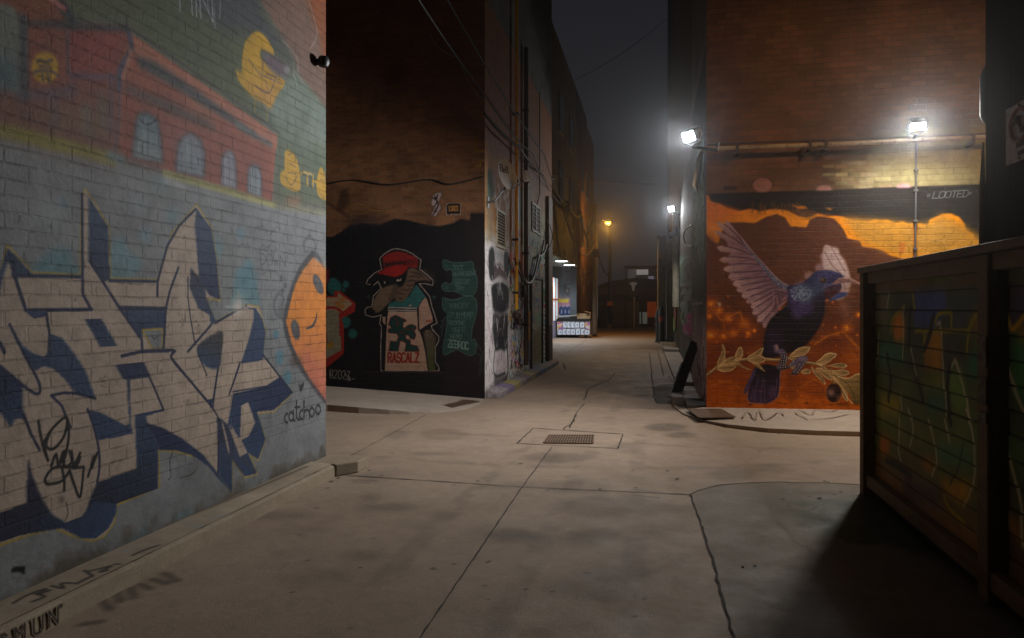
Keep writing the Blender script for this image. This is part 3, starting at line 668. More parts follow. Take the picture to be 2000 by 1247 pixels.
cv.poly([(330,262),(350,280),(440,400),(560,530),(660,640),(760,730),(830,752),(900,760),(900,800),(800,800),(720,780),(640,700),(580,630),(500,520),(420,410)], (88,84,112), .008, .95, id=1)
cv.stroke([(150,72),(240,160),(330,262),(440,398),(560,530),(660,640),(770,735),(850,758)], .012, (186,150,152), .008, .8)
for k in range(260):
    f = random.random(); x = 340+f*540; y = float(np.interp(x, [330,440,560,660,760,830,900], [272,405,540,650,740,762,775])) + random.uniform(2, 44)
    cv.ell((x, y), random.uniform(4, 9), random.uniform(3, 6), random.choice([(120,124,156),(70,70,104),(146,140,160),(90,96,130)]), .002, .7)
# ------- body
cv.view = VE
BODY = [(490,520),(540,515),(580,498),(610,470),(645,440),(690,430),(740,434),(780,448),(808,470),(790,500),(792,530),(770,560),(735,585),(705,602),(698,640),(690,690),(662,760),(625,810),(590,850),(540,880),(470,905),(400,925),(352,915),(350,860),(365,780),(385,720),(430,670),(480,630),(492,580)]
cv.grad(BODY, (600,480), (38,40,80), (520,720), (18,12,20), .006, smooth=True, id=1)
cv.poly([(385,720),(500,660),(640,690),(690,640),(660,760),(590,850),(470,905),(352,915),(365,780)], (24,16,26), .03, .9)
cv.poly([(370,780),(430,740),(470,830),(420,920),(355,915)], (52,36,70), .04, .6)
cv.poly([(492,580),(500,530),(570,510),(640,560),(640,640),(560,700),(520,690)], (74,58,112), .03, .85, smooth=True)
cv.poly([(520,540),(580,505),(650,540),(640,600),(560,620)], (70,84,112), .03, .8, smooth=True)
cv.poly([(650,450),(720,436),(790,455),(800,480),(720,490),(650,480)], (58,54,100), .02, .9, smooth=True)
cv.poly([(640,490),(700,490),(720,530),(680,570),(630,545)], (56,66,98), .025, .85, smooth=True)
cv.poly([(690,540),(790,500),(780,560),(720,595),(700,590)], (70,26,24), .02, .9)
cv.poly([(620,600),(700,560),(690,680),(640,700)], (38,30,44), .03, .8)
for k in range(420):
    a_ = random.random()*6.28; r_ = random.random()**.7; x = 560+62*r_*math.cos(a_); y = 560+46*r_*math.sin(a_)
    q = [(x, y), (x+random.uniform(2, 6), y+random.uniform(2, 7))]
    cv.stroke(q, .007, random.choice([(128,150,180),(90,110,150),(170,180,196),(56,60,100)]), .004, .7)
for k in range(200):
    x = random.uniform(640, 790); y = random.uniform(440, 550)
    cv.stroke([(x, y), (x-random.uniform(4, 9), y+random.uniform(1, 5))], .006, random.choice([(96,96,160),(50,48,96),(110,124,170)]), .004, .45)
for k in range(160):
    x = random.uniform(490, 640); y = random.uniform(600, 700)
    cv.stroke([(x, y), (x+random.uniform(-4, 4), y+random.uniform(5, 12))], .007, random.choice([(96,76,136),(60,44,84),(84,66,120)]), .005, .4)
cv.view = VH
cv.poly([(868,608),(940,570),(1020,505),(1100,495),(1150,500),(1120,545),(1040,575),(940,605)], (52,66,120), .01, .95, smooth=True, id=1)
cv.poly([(840,600),(880,585),(890,605),(850,620)], (206,110,40), .008)
cv.poly([(780,300),(1050,290),(1000,345),(860,350)], (40,36,70), .03, .7)
cv.ell((815,335), 52, 46, (110,104,120), .006, .8, id=1); cv.ell((815,334), 42, 37, (26,18,18), .004, 1, id=1); cv.ell((818,336), 26, 22, (84,48,28), .01, .8); cv.ell((806,322), 12, 9, (226,206,190), .006, .9)
cv.poly([(940,372),(985,335),(1030,308),(1100,300),(1180,310),(1260,338),(1345,390),(1340,404),(1270,378),(1180,356),(1100,362),(1020,378),(930,392)], (150,110,104), .005, 1, id=1)
cv.poly([(980,350),(1060,322),(1180,326),(1330,396),(1180,348),(1080,350)], (92,68,84), .012, .8); cv.stroke([(1030,312),(1150,303),(1340,388)], .012, (206,160,140), .008, .7)
cv.stroke([(820,430),(880,400),(950,376)], .03, (104,92,120), .03, .6)
# ------- tail, branch, leaves, feet, olive
cv.view = VR
cv.grad([(600,380),(760,330),(932,370),(926,560),(915,690),(885,760),(830,800),(760,832),(690,838),(620,822),(560,822),(520,790),(514,730),(530,640),(570,500)], (740,400), (32,22,36), (700,830), (76,56,92), .006, id=1)
cv.poly([(630,370),(600,470),(540,620),(500,700),(468,722),(476,650),(520,560),(580,430)], (78,66,120), .006, id=1)
for q in ([(930,400),(924,560),(914,690),(880,770),(760,830),(640,830),(560,822),(518,780),(520,680)],): cv.stroke(q, .01, (166,130,150), .006, .8)
for q in ([(600,800),(620,640),(660,500)], [(680,820),(690,660),(710,500)], [(740,810),(725,680),(730,520)], [(800,690),(810,740),(850,740),(860,640)], [(860,760),(880,640),(890,500)], [(560,780),(590,640)]): cv.stroke(q, .012, (112,90,128), .012, .7)
cv.poly([(800,640),(830,600),(870,640),(862,720),(830,748),(800,710)], (92,68,104), .012, .8, smooth=True)
LF, LF2, LE = (196,160,108), (138,110,70), (250,218,166)
BR = [(-20,490),(60,430),(135,370),(250,330),(390,290),(520,270),(640,262),(760,272),(900,282),(1050,260),(1200,310),(1320,320),(1450,360),(1560,440),(1660,500),(1800,640)]
cv.stroke(BR, .045, LF2, .006, 1, id=2); cv.stroke([(x, y-7) for x, y in BR], .012, LE, .008, .8)
def leaf(pts, big=False):
    cv.poly(pts, LE, .003, 1, smooth=True, id=2)
    c = np.mean(pts, 0); q = [tuple(c+(np.array(p)-c)*.9) for p in pts]
    cv.grad(q, tuple(q[0]), LF, tuple(q[len(q)//2]), LF2, .008, .95, smooth=True)
    cv.stroke([pts[0], tuple(c), pts[len(pts)//2]], .008, (96,78,40), .008, .7)
for p in ([(135,370),(150,270),(185,200),(195,80),(230,140),(238,230),(215,320)], [(355,262),(370,190),(415,118),(455,150),(460,210),(430,270),(390,295)], [(215,320),(250,270),(320,240),(382,240),(360,280),(300,320),(230,350)], [(130,385),(180,352),(280,340),(372,360),(310,415),(220,432),(160,415)],
          [(290,345),(350,308),(410,315),(470,360),(555,405),(490,390),(400,355)], [(515,265),(530,230),(600,190),(710,122),(695,200),(650,240),(570,262)], [(520,280),(600,230),(680,225),(748,272),(700,315),(620,322),(560,305)], [(560,310),(640,320),(690,370),(742,432),(680,395),(620,350)],
          [(1040,245),(1090,185),(1160,130),(1250,112),(1306,122),(1270,190),(1200,235),(1110,245)], [(1040,250),(1080,240),(1110,270),(1100,300)], [(1190,430),(1250,390),(1310,415),(1300,450),(1240,462)], [(1060,365),(1110,350),(1200,370),(1160,400),(1100,395)],
          [(1370,320),(1430,270),(1500,205),(1570,190),(1642,212),(1590,270),(1520,320),(1450,345)], [(1460,348),(1540,350),(1640,320),(1730,325),(1772,355),(1720,385),(1640,375)], [(1540,380),(1600,410),(1720,400),(1802,440),(1740,480),(1650,470)], [(1310,360),(1360,400),(1420,450),(1480,520),(1495,590),(1440,540),(1370,470)],
          [(1370,390),(1440,380),(1540,440),(1590,530),(1520,520),(1440,450)], [(1590,470),(1640,520),(1720,600),(1770,700),(1780,800),(1730,760),(1660,640),(1610,560)]): leaf(p)
cv.grad([(1480,370),(1600,430),(1720,500),(1800,510),(1880,460),(1960,455),(2040,470),(2040,830),(1900,840),(1840,830),(1800,720),(1700,600),(1600,500)], (1600,440), LF, (1900,800), (100,84,44), .006, 1, id=2)
cv.stroke([(1660,490),(1790,512),(1880,465),(1960,455)], .012, LE, .006); cv.stroke([(1600,470),(1760,570),(1850,700),(1870,820)], .012, (80,66,36), .014, .8); cv.stroke([(1740,560),(1900,560)], .01, (84,70,38), .012, .7); cv.stroke([(1590,490),(1700,620),(1760,740),(1840,830)], .012, LE, .006, .8)
cv.stroke([(1900,540),(1960,620)], .014, (90,74,40), .012, .7)
cv.ell((1604,694), 100, 130, (200,130,60), .006, 1, id=2); cv.ell((1604,694), 94, 122, (42,24,22), .006, 1); cv.ell((1570,690), 42, 50, (170,130,126), .022, .9); cv.ell((1660,760), 26, 34, (170,120,104), .02, .7); cv.ell((1600,620), 50, 26, (84,48,40), .03, .7); cv.stroke([(1605,545),(1600,575)], .02, LF2)
FT = (104,92,122)
cv.poly([(835,100),(860,78),(905,92),(912,150),(960,135),(1000,180),(1018,240),(1010,330),(1000,395),(970,410),(920,400),(880,385),(885,345),(930,300),(935,220),(890,190),(860,195)], FT, .005, 1, id=1)
cv.poly([(1120,270),(1170,235),(1220,222),(1275,240),(1280,285),(1240,310),(1215,370),(1150,450),(1110,470),(1060,470),(1080,420),(1130,350),(1060,370),(1010,385),(1040,340)], FT, .005, 1, id=1)
for a_, b_ in (((955,215),(930,400)), ((985,220),(960,400)), ((1008,240),(990,390)), ((1105,290),(1020,375)), ((1180,315),(1090,450)), ((1225,335),(1130,460))):
    cv.stroke([a_, b_], .03, (36,28,38), .008)
    for k in range(6):
        f = (k+.3)/6; cv.ell((a_[0]+(b_[0]-a_[0])*f, a_[1]+(b_[1]-a_[1])*f), 7, 8, (190,180,196), .002)
cv.poly([(868,90),(890,90),(900,150),(885,160)], (196,150,140), .008); cv.poly([(1160,250),(1260,235),(1262,270),(1180,290)], (132,116,146), .014, .8)
# spatter and scuffs along the foot
cv.view = VR
for k in range(40):
    x = cv.rs.uniform(0, 1900); y = cv.rs.uniform(815, 850); cv.ell((x, y), cv.rs.uniform(6, 40), cv.rs.uniform(2, 7), random.choice([(58,30,18),(120,60,26),(206,116,30),(40,26,20)]), .004, .7)
for k in range(60):
    x = cv.rs.uniform(0, 1900); y = cv.rs.uniform(0, 840); L = cv.rs.uniform(30, 110); cv.stroke([(x, y), (x+L, y+cv.rs.uniform(-2, 2))], .004, (200,150,110), .004, cv.rs.uniform(.15, .5))
M_bird = brickmat('mural_brick', 'Y', .23, .085, .006, (120,82,52), (142,98,64), (108,90,70), rough=.68, bump=.9, dist=.012, gloss=.1, paintjd=.42)
bird = thing('corner_brick_building', 'orange brick corner building painted with a purple bird on a branch', 'building', (3.2, 13, 0))
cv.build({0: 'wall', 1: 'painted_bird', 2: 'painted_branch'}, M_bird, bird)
ztop = 9.0
b = MB(); b.quad((XR, YB, 5.2), (RX1+.5, YB, 5.2), (RX1+.5, YB, ztop), (XR, YB, ztop)).quad((RX1+.5, YB, 0), (12, YB, 0), (12, YB, ztop), (RX1+.5, YB, ztop))
b.build('upper_wall', M_bird, bird)
# ================================================================== corner building at the left mouth of the alley (character mural)
CA = onZ(947, 780, 0); XA = CA.x; YA = CA.y
YA2 = 19.4
VD = view(630, 380, 2.970); VG = view(700, 470, 4.618); VS = view(850, 490, 4.99); VU = view(630, 0, 2.97)
cv = Canvas('Y', YA, onY(600, 600, YA).x, XA, -.02, 6.9, .009)
n1 = cv.noise(.5, 21, 4); n2 = cv.noise(.12, 22, 3); n3 = cv.noise(.35, 23, 3)
cv.view = VD
BLK = (24, 21, 21)
cv.poly([(-100,250),(60,245),(110,215),(160,180),(230,165),(330,175),(420,140),(500,150),(600,175),(680,185),(760,165),(800,140),(855,150),(858,108),(960,108),(960,1300),(-100,1300)], BLK, .012)
cv.poly([(130,150),(230,110),(330,120),(420,150),(330,180),(230,170),(150,190)], (70,56,76), .08, .8)
cv.poly([(560,100),(640,120),(660,170),(580,170)], (96,60,60), .08, .5)
cv.poly([(800,120),(960,108),(960,1300),(700,1300),(720,900),(900,560),(880,300)], (46,28,26), .12, .7)
# painted key-like shapes near the top, yellow pipe drawings
OC = (196,140,44)
cv.stroke([(140,80),(200,55),(255,70),(275,92),(360,95)], .05, (172,120,62), .02); cv.stroke([(150,75),(180,110),(240,110),(270,95)], .04, (150,100,52), .02); cv.stroke([(0,30),(90,90),(150,130)], .05, (120,70,40), .05, .7)
cv.poly([(635,10),(655,-8),(690,-15),(692,5),(675,40),(690,80),(670,110),(660,128),(628,126),(640,95),(650,75),(628,60)], (210,180,170), .005)
for q in ([(650,10),(664,40),(650,70)], [(668,5),(660,30),(672,60),(650,100)], [(640,120),(660,95)], [(640,20),(655,30)]): cv.stroke(q, .026, (70,44,40), .006)
cv.poly([(716,62),(724,52),(795,48),(803,60),(802,122),(792,122),(786,108),(778,124),(768,124),(760,108),(750,126),(740,126),(734,110),(726,128),(714,124)], (190,150,130), .004); cv.poly([(720,64),(728,56),(792,53),(798,62),(797,112),(722,116)], (30,22,20), .004); cv.poly([(730,68),(785,64),(788,96),(732,100)], (196,130,60), .004)
for x in (742, 775): cv.ell((x, 82), 4, 9, (40,26,20), .003)
cv.view = VU
cv.stroke([(890,812),(886,850),(892,880),(960,876)], .055, OC, .008, smooth=False); cv.poly([(884,830),(890,806),(897,830)], OC)
cv.stroke([(960,930),(916,932),(914,966),(880,968)], .05, OC, .008, smooth=False); cv.stroke([(885,968),(840,972)], .03, (160,110,50), .012, .8); cv.stroke([(845,935),(848,1005)], .012, (190,150,90), .006, .8)
for q in ([(95,1190),(110,1130),(140,1100),(160,1098)], [(80,1230),(95,1180)]): cv.stroke(q, .02, (170,110,70), .02, .6)
cv.poly([(100,1100),(150,1096),(160,1180),(110,1230),(85,1220)], (40,24,18), .04, .7)
for k in range(12):
    x = cv.rs.uniform(500, 600); y = cv.rs.uniform(1200, 1240); cv.ell((x, y), 3, 3, (190,150,120), .004, .8)
# red arrow graffiti and bubbles at left
cv.view = VD
TL = (46,118,108)
for c, r in (((70,540),42), ((135,522),20), ((122,556),10), ((130,740),34), ((175,808),26), ((60,520),34), ((265,592),9), ((645,598),12), ((662,630),7)): cv.ell(c, r, r*1.1, TL, .01, .9)
RED = (186,44,30)
cv.poly([(-20,590),(68,588),(66,562),(100,560),(190,632),(188,680),(110,720),(125,770),(122,925),(30,1000),(-20,1000)], RED, .004)
cv.poly([(-20,600),(90,598),(90,570),(175,634),(105,690),(-20,660)], (196,160,120), .004); cv.poly([(-20,672),(60,670),(95,690),(98,820),(108,830),(108,905),(24,950),(-20,950)], (166,150,120), .004)
cv.stroke([(-20,662),(70,658),(118,690)], .05, RED, .004)
for c in ((88,632), (118,610), (112,650)): cv.ell(c, 18, 14, (216,130,50), .01, .9)
cv.poly([(24,870),(60,850),(66,876),(28,905)], (200,140,40), .01, .9); cv.stroke([(20,800),(30,860)], .02, (140,60,40), .006)
cv.poly([(-20,440),(40,430),(38,500),(10,560),(-20,560)], (150,40,34), .02, .9)
cv.text('@2023', 42, 1064, 48, (206,196,182), .009, w=.36, slope=.1, soft=.004, gap=.42); cv.stroke([(128,1040),(160,1075),(150,1080)], .012, (200,190,176), .006)
for x in (172, 182): cv.ell((x,1070), 3, 3, (200,190,176))
# -------- hooded-nose character in a cap, painted on a black door
cv.view = VG
cv.poly([(48,170),(780,170),(780,1180),(48,1180)], (17,15,15), .004); cv.stroke([(48,1188),(760,1190)], .03, (60,40,30), .01, .8); cv.stroke([(60,180),(58,1180)], .012, (44,36,32), .01, .7)
OUT = [(195,165),(240,120),(300,86),(350,78),(430,96),(490,126),(540,165),(562,175),(548,262),(620,315),(668,362),(668,402),(600,385),(540,388),(610,470),(640,510),(660,600),(690,690),(705,745),(655,765),(660,800),(722,868),(720,910),(690,960),(690,1100),(720,1140),(724,1172),(208,1172),(205,960),(212,770),(195,750),(205,690),(215,668),(130,688),(70,670),(62,630),(80,608),(125,600),(140,500),(210,432),(180,365),(135,400),(110,395),(75,390),(90,350),(150,295),(215,265)]
WHT = (200,176,160)
cv.stroke(OUT, .03, WHT, .006, .95, smooth=False, closed=True); cv.poly(OUT, (18,16,16), 0, id=1)
cv.poly([(70,400),(100,390),(125,420),(140,395),(135,370),(90,370)], (18,16,16), 0, id=1)
# cap
cv.poly([(215,150),(260,122),(340,96),(420,110),(500,142),(540,172),(530,252),(440,235),(380,228),(300,232),(230,262),(225,200)], (168,34,26), .006, id=1); cv.poly([(230,190),(530,168),(535,215),(440,225),(300,222),(232,250)], (112,26,26), .02, .8)
cv.poly([(170,300),(240,255),(330,225),(420,228),(452,245),(430,285),(380,315),(320,332),(250,315)], (190,32,24), .006, smooth=True, id=1); cv.stroke([(180,305),(260,322),(330,335),(400,308),(450,250)], .02, (26,16,16), .006)
cv.stroke([(245,200),(250,240),(262,212),(275,236),(280,205),(300,228),(312,200),(330,222),(345,196),(365,216),(385,192),(405,212),(428,192)], .022, (40,18,18), .006)
# fur
FU = (122,92,70)
cv.poly([(455,255),(500,250),(560,285),(620,330),(655,372),(600,360),(520,375),(500,420),(455,490),(420,545),(370,560),(330,535),(320,490),(345,430),(400,410),(430,350),(440,290)], FU, .01, smooth=True, id=1)
for q in ([(450,330),(500,320),(560,345)], [(440,370),(490,360),(520,375)], [(430,400),(470,410),(500,395)], [(380,440),(440,450),(480,430)], [(350,470),(420,490)], [(470,280),(540,310),(600,345)], [(520,280),(580,320)], [(360,520),(400,530)]): cv.stroke(q, .022, (58,42,38), .012, .85, taper=True)
cv.poly([(240,420),(330,395),(355,420),(330,480),(300,540),(250,590),(190,645),(140,650),(125,605),(150,520),(195,450)], (132,104,78), .01, smooth=True, id=1); cv.poly([(320,400),(355,400),(340,470),(300,540),(260,560)], (84,62,52), .02, .7)
cv.poly([(80,625),(120,615),(150,635),(145,668),(95,670)], (14,12,12), .004, smooth=True)
cv.poly([(225,345),(300,355),(390,330),(430,300),(400,365),(330,390),(250,392),(225,380)], (22,18,18), .01); cv.poly([(335,365),(355,350),(385,345),(388,362),(360,370)], (200,180,160), .003); cv.ell((372,350), 6, 8, (20,16,16)); cv.poly([(230,362),(246,378),(244,390),(230,385)], (190,170,150), .003)
# jersey
cv.poly([(500,430),(530,392),(600,480),(615,510),(560,560),(535,610),(528,640),(270,640),(272,570),(330,545),(400,555),(460,500)], (52,112,106), .006, id=1)
SH = (206,160,130)
cv.grad([(272,640),(528,645),(545,790),(580,860),(628,1172),(232,1172),(240,960),(256,760),(262,690)], (300,650), (214,172,142), (430,1170), SH, .004, id=1)
for y in (606, 628): cv.stroke([(270,y),(525,y+6)], .022, WHT, .004, smooth=False)
cv.stroke([(270,617),(525,623)], .022, (30,50,48), .004, smooth=False)
cv.poly([(455,580),(482,580),(482,594),(455,594)], (200,150,140))
cv.poly([(610,512),(640,590),(668,690),(668,735),(600,775),(548,810),(540,740),(538,610),(570,555)], (204,156,130), .004, id=1); cv.stroke([(538,610),(540,740),(550,815),(610,775)], .03, (16,14,14), .004); cv.stroke([(520,380),(612,505),(650,610),(690,740)], .03, (16,14,14), .006)
cv.poly([(216,690),(250,690),(246,765),(222,740)], (190,150,126), .004, id=1)
cv.stroke([(256,640),(250,760),(240,960),(232,1172)], .03, (16,14,14), .004); cv.stroke([(560,820),(600,960),(632,1172)], .028, (16,14,14), .004)
cv.grad([(585,820),(650,800),(700,880),(690,960),(680,1100),(700,1172),(636,1172),(606,960)], (640,850), (104,84,66), (660,1150), (84,88,40), .01, id=1)
cv.poly([(612,735),(622,715),(632,735),(644,708),(655,735)], (168,50,36)); cv.stroke([(610,728),(662,728)], .014, (168,50,36), .004); cv.stroke([(615,810),(620,860)], .012, (180,150,130), .006)
for y in (760, 850): cv.stroke([(405,y-100),(400,y)], .012, (160,120,100), .01, .5)
# shirt print: dancing figure and lettering
RD, GN = (150,36,28), (28,62,54)
PF = [(290,700),(330,678),(370,690),(395,705),(420,712),(432,730),(405,735),(400,770),(410,800),(440,770),(480,758),(520,775),(520,800),(500,815),(518,850),(505,890),(470,885),(455,855),(420,850),(430,890),(465,900),(470,940),(530,955),(548,998),(420,1000),(432,930),(400,905),(375,910),(365,955),(358,998),(275,995),(290,910),(345,915),(365,870),(345,840),(300,835),(268,830),(270,800),(300,795),(290,770),(272,760)]
cv.stroke(PF, .022, RD, .004, 1, smooth=False, closed=True); cv.poly(PF, GN, .004)
for q in ([(330,700),(360,740),(340,770)], [(430,800),(500,800)], [(370,830),(420,830)]): cv.stroke(q, .016, RD, .006, .8)
def block(txt, x, y, h, col, wd):
    for i, ch in enumerate(txt): cv.text(ch, x+i*41, y, h, col, wd, w=.36, soft=.002)
block('RASCALZ', 268, 1098, 82, (164,40,32), .032); 
for k in range(4): cv.stroke([(560+k*9,265+k*4),(640+k*8,268+k*22),(690+k*4,300+k*30)], .007, (150,120,104), .004, .5)
for c in ((90,505), (682,512)): cv.ell(c, 13, 16, (60,100,98), .006, .8)
# -------- green lettered scroll
cv.view = VS
SG = (44,84,74); SL = (96,130,118)
S1 = [(78,95),(110,95),(180,118),(280,115),(355,108),(372,140),(380,200),(402,250),(410,320),(395,400),(360,438),(300,442),(240,420),(180,395),(110,395),(70,375),(68,335),(100,312),(140,330),(170,290),(172,220),(150,180),(110,190),(80,160)]
S2 = [(75,460),(110,470),(160,485),(240,462),(320,440),(370,452),(400,490),(408,560),(395,640),(370,720),(355,800),(352,880),(380,860),(400,900),(395,980),(360,1020),(300,1010),(230,970),(170,975),(90,1015),(75,960),(90,860),(110,760),(120,660),(110,600),(75,560)]
for S in (S1, S2):
    cv.poly(S, SG, .006, .85, smooth=True, id=2); cv.stroke(S, .013, SL, .01, .8, closed=True)
for q in ([(90,120),(110,140),(125,160),(100,165)], [(85,345),(110,350),(120,365),(90,370)], [(100,480),(105,540),(85,590)], [(370,900),(385,930),(370,980)], [(80,470),(240,475)], [(60,690),(100,650),(110,640)], [(50,760),(80,700),(110,670)], [(60,840),(70,760),(100,720)], [(95,1020),(150,990),(190,980)], [(400,900),(465,1010),(430,1100)], [(395,1000),(450,1030),(485,1060),(480,1130),(430,1210)], [(440,1040),(450,1110),(425,1190)]): cv.stroke(q, .011, SL, .01, .7)
for t, x, y, hh, sl in (('TDOT',170,190,44,-.02), ('REPRESENT',172,252,42,-.05), ('BAG OF',190,335,44,-.06), ('TRIX',195,388,44,.02), ("VANCITY'",140,560,48,-.02), ('UP IN HERE!',136,646,46,.0), ('REDONE',136,722,42,.03), ('MISFIT',165,795,46,.0), ('NEMO',150,860,46,.04)):
    cv.text(t, x, y, hh, (92,122,112), .011, w=.52, slope=sl, soft=.008, gap=.18, jit=.02)
cv.text('ZEBROC', 125, 938, 70, (140,166,152), .016, w=.4, slope=.14, soft=.006, jit=.02)
cv.stroke([(190,275),(350,290)], .01, (92,122,112), .008); cv.stroke([(190,655),(340,668)], .01, (92,122,112), .008)
cv.ell((1,1),1,1,SG)
cv.rgb *= .64
M_char = brickmat('dark_brick', 'Y', .215, .0762, .0055, (104,66,40), (124,82,50), (108,92,76), rough=.75, bump=.8, dist=.01, gloss=.05, paintjd=.2)
cor = thing('corner_building', 'dark brick corner building with a capped rat character painted on black beside the alley mouth', 'building', (-5.5, 15, 0))
cv.build({0: 'wall', 1: 'painted_character', 2: 'painted_scroll'}, M_char, cor)
b = MB(); xw = cv.us[0]; b.quad((-14, YA, -.02), (xw, YA, -.02), (xw, YA, 12), (-14, YA, 12)).quad((xw, YA, 6.9), (XA, YA, 6.9), (XA, YA, 12), (xw, YA, 12)); b.build('upper_wall', M_char, cor)
# ------------------------------------------------------------------ its alley side
VL1 = view(940, 460, 3.667); VL2 = view(940, 180, 4.16)
cv = Canvas('X', XA, YA, YA2, -.02, 7.0, .02, .011)
n1 = cv.noise(.5, 31, 4); n2 = cv.noise(.15, 32, 3)
TAN = (196,140,84)
cv.rgb[:] = TAN; cv.cov[:] = 1
zz = np.broadcast_to(cv.vs[:, None], cv.cov.shape)
def lay(m, c):
    m = np.clip(m, 0, 1); cv.rgb[:] = cv.rgb*(1-m[..., None]) + np.array(c, float)*m[..., None]
lay((zz-4.2)*2, (160,106,72)); lay(n1*.6-.2, (140,104,76))
lay((3.1-zz)*3+n2-.5, (206,197,188))
cv.view = VL1
cv.poly([(300,-150),(470,-150),(460,300),(300,300)], (196,192,146), .1, .9); cv.poly([(440,250),(480,250),(480,520),(440,520)], (116,116,146), .1, .8)
for k in range(90):
    x = cv.rs.uniform(205, 470); y = cv.rs.uniform(-60, 780)
    c = random.choice([(226,130,130),(110,180,110),(150,136,200),(226,218,220),(60,56,58),(236,190,70),(120,170,210),(200,186,160),(80,74,80),(230,226,220)])
    cv.ell((x, y), cv.rs.uniform(6, 24), cv.rs.uniform(10, 40), c, .05, .5)
# white plaster scrawl up by the vent
cv.view = VL2
for q in ([(105,690),(115,800),(125,900),(150,970)], [(140,760),(155,860),(150,960)], [(190,840),(205,930),(215,990)], [(185,860),(240,830),(225,920),(205,960)], [(240,940),(255,1060),(240,1180),(210,1240)], [(110,830),(120,930)]): cv.stroke(q, .1, (236,224,216), .012, .95)
cv.poly([(52,640),(85,630),(95,780),(98,890),(50,860)], (80,124,104), .04, .9); cv.poly([(90,620),(110,700),(120,760),(100,800)], (196,160,150), .04, .7)
cv.poly([(200,560),(250,640),(250,760),(200,720)], (176,120,116), .08, .6); cv.stroke([(40,300),(60,500)], .05, (190,150,140), .03, .5)
cv.poly([(45,900),(90,960),(95,1240),(40,1240)], (150,136,110), .05, .7)
cv.poly([(300,780),(335,800),(335,1120),(295,1080)], (120,160,176), .02, .9); cv.ell((310,1080), 14, 26, (210,180,50), .02, .9)
for y in (850, 920, 990, 1060): cv.stroke([(295,y),(335,y+26)], .03, (150,160,160), .02, .6)
cv.poly([(380,760),(405,780),(400,930),(375,960)], (170,150,136), .08, .6); cv.poly([(380,1140),(470,1180),(470,1247),(380,1247)], (168,168,150), .06, .7)
# panda-like grey portrait
cv.view = VL1
cv.poly([(30,60),(60,40),(200,110),(215,600),(200,1000),(30,1150)], (214,208,206), .03, .95)
cv.poly([(90,95),(160,140),(190,180),(60,170)], (186,188,192), .03, .9)
cv.poly([(60,100),(85,88),(95,150),(100,260),(88,330),(60,300),(52,180)], (34,32,34), .02, .95, smooth=True); cv.poly([(165,130),(190,120),(205,180),(195,280),(178,300),(165,230)], (36,34,36), .02, .95, smooth=True)
cv.poly([(90,180),(110,215),(130,190),(150,225),(180,250),(185,320),(130,290),(85,330)], (86,62,70), .03, .9); cv.stroke([(100,190),(118,230),(128,190),(140,225),(160,250)], .05, (190,186,188), .02, .9)
cv.poly([(75,360),(120,330),(190,350),(195,500),(180,540),(140,560),(90,540),(78,450)], (30,28,30), .03, .95, smooth=True); cv.poly([(110,350),(140,350),(150,420),(120,430)], (150,146,148), .03, .7); cv.stroke([(70,350),(110,325),(160,330),(195,365)], .08, (200,196,198), .03, .8)
cv.ell((100,400), 16, 26, (28,26,28), .02, .9); cv.ell((168,400), 14, 26, (28,26,28), .02, .9)
cv.poly([(85,560),(190,560),(190,800),(150,850),(100,830),(82,700)], (38,36,38), .03, .95); cv.stroke([(110,600),(118,700),(112,790)], .06, (190,186,188), .02, .9); cv.stroke([(165,600),(160,700),(172,790)], .06, (180,176,178), .02, .85)
cv.ell((138,520), 24, 22, (20,20,22), .02, .95); cv.poly([(115,700),(140,640),(165,700),(162,790),(120,800)], (36,34,36), .02, .95, smooth=True); cv.stroke([(120,720),(138,665),(158,720)], .03, (130,124,126), .02, .8)
cv.poly([(100,850),(150,820),(180,900),(172,980),(120,1005),(98,950)], (196,180,184), .02, .95, smooth=True); cv.stroke([(95,830),(88,960),(110,1010),(170,985)], .05, (36,34,36), .02, .9); cv.stroke([(185,800),(190,980),(150,1080)], .09, (44,42,44), .03, .9)
cv.poly([(90,1000),(180,990),(190,1060),(90,1110)], (70,64,68), .05, .8)
for k in range(70):
    x = cv.rs.uniform(34, 210); y = cv.rs.uniform(350, 1120); cv.stroke([(x, y), (x+cv.rs.uniform(-6,6), y+cv.rs.uniform(20,70))], .02, random.choice([(206,200,200),(40,38,40),(130,110,116)]), .02, .5)
for q in ([(50,440),(40,560),(60,700)], [(45,600),(70,720),(60,830)], [(60,720),(80,780),(70,860)], [(40,900),(60,960),(50,1040)]): cv.stroke(q, .06, (200,176,180), .02, .8)
# throw-up letters on the block wall
def scrawl(x0, x1, y, h, col, wd, n):
    """illegible throw-up strokes"""
    for i in range(n):
        x = x0 + (x1-x0)*i/n; q = [(x, y)]
        for j in range(random.randint(3, 5)): q.append((x+random.uniform(-2, (x1-x0)/n), y-h*random.random()))
        q.append((x+(x1-x0)/n*.8, y-random.choice([0, h]))); cv.stroke(q, wd, col, .015, .9, smooth=random.random() < .5)
scrawl(204, 308, 672, 105, (34,32,36), .05, 7); scrawl(204, 308, 672, 105, (150,144,150), .03, 6)
scrawl(206, 308, 760, 60, (190,180,184), .035, 6); scrawl(210, 308, 850, 66, (176,160,166), .035, 5); scrawl(208, 312, 950, 62, (60,54,60), .035, 6); scrawl(206, 312, 1010, 60, (120,108,116), .03, 6)
cv.poly([(205,130),(240,110),(330,150),(330,270),(280,280),(215,220)], (240,130,126), .06, .85); cv.poly([(250,200),(320,210),(320,280),(270,290)], (206,126,104), .03, .8); cv.stroke([(265,250),(275,285),(315,280)], .04, (96,96,150), .02, .8)
cv.poly([(265,310),(300,300),(310,420),(270,470)], (156,150,150), .04, .8)
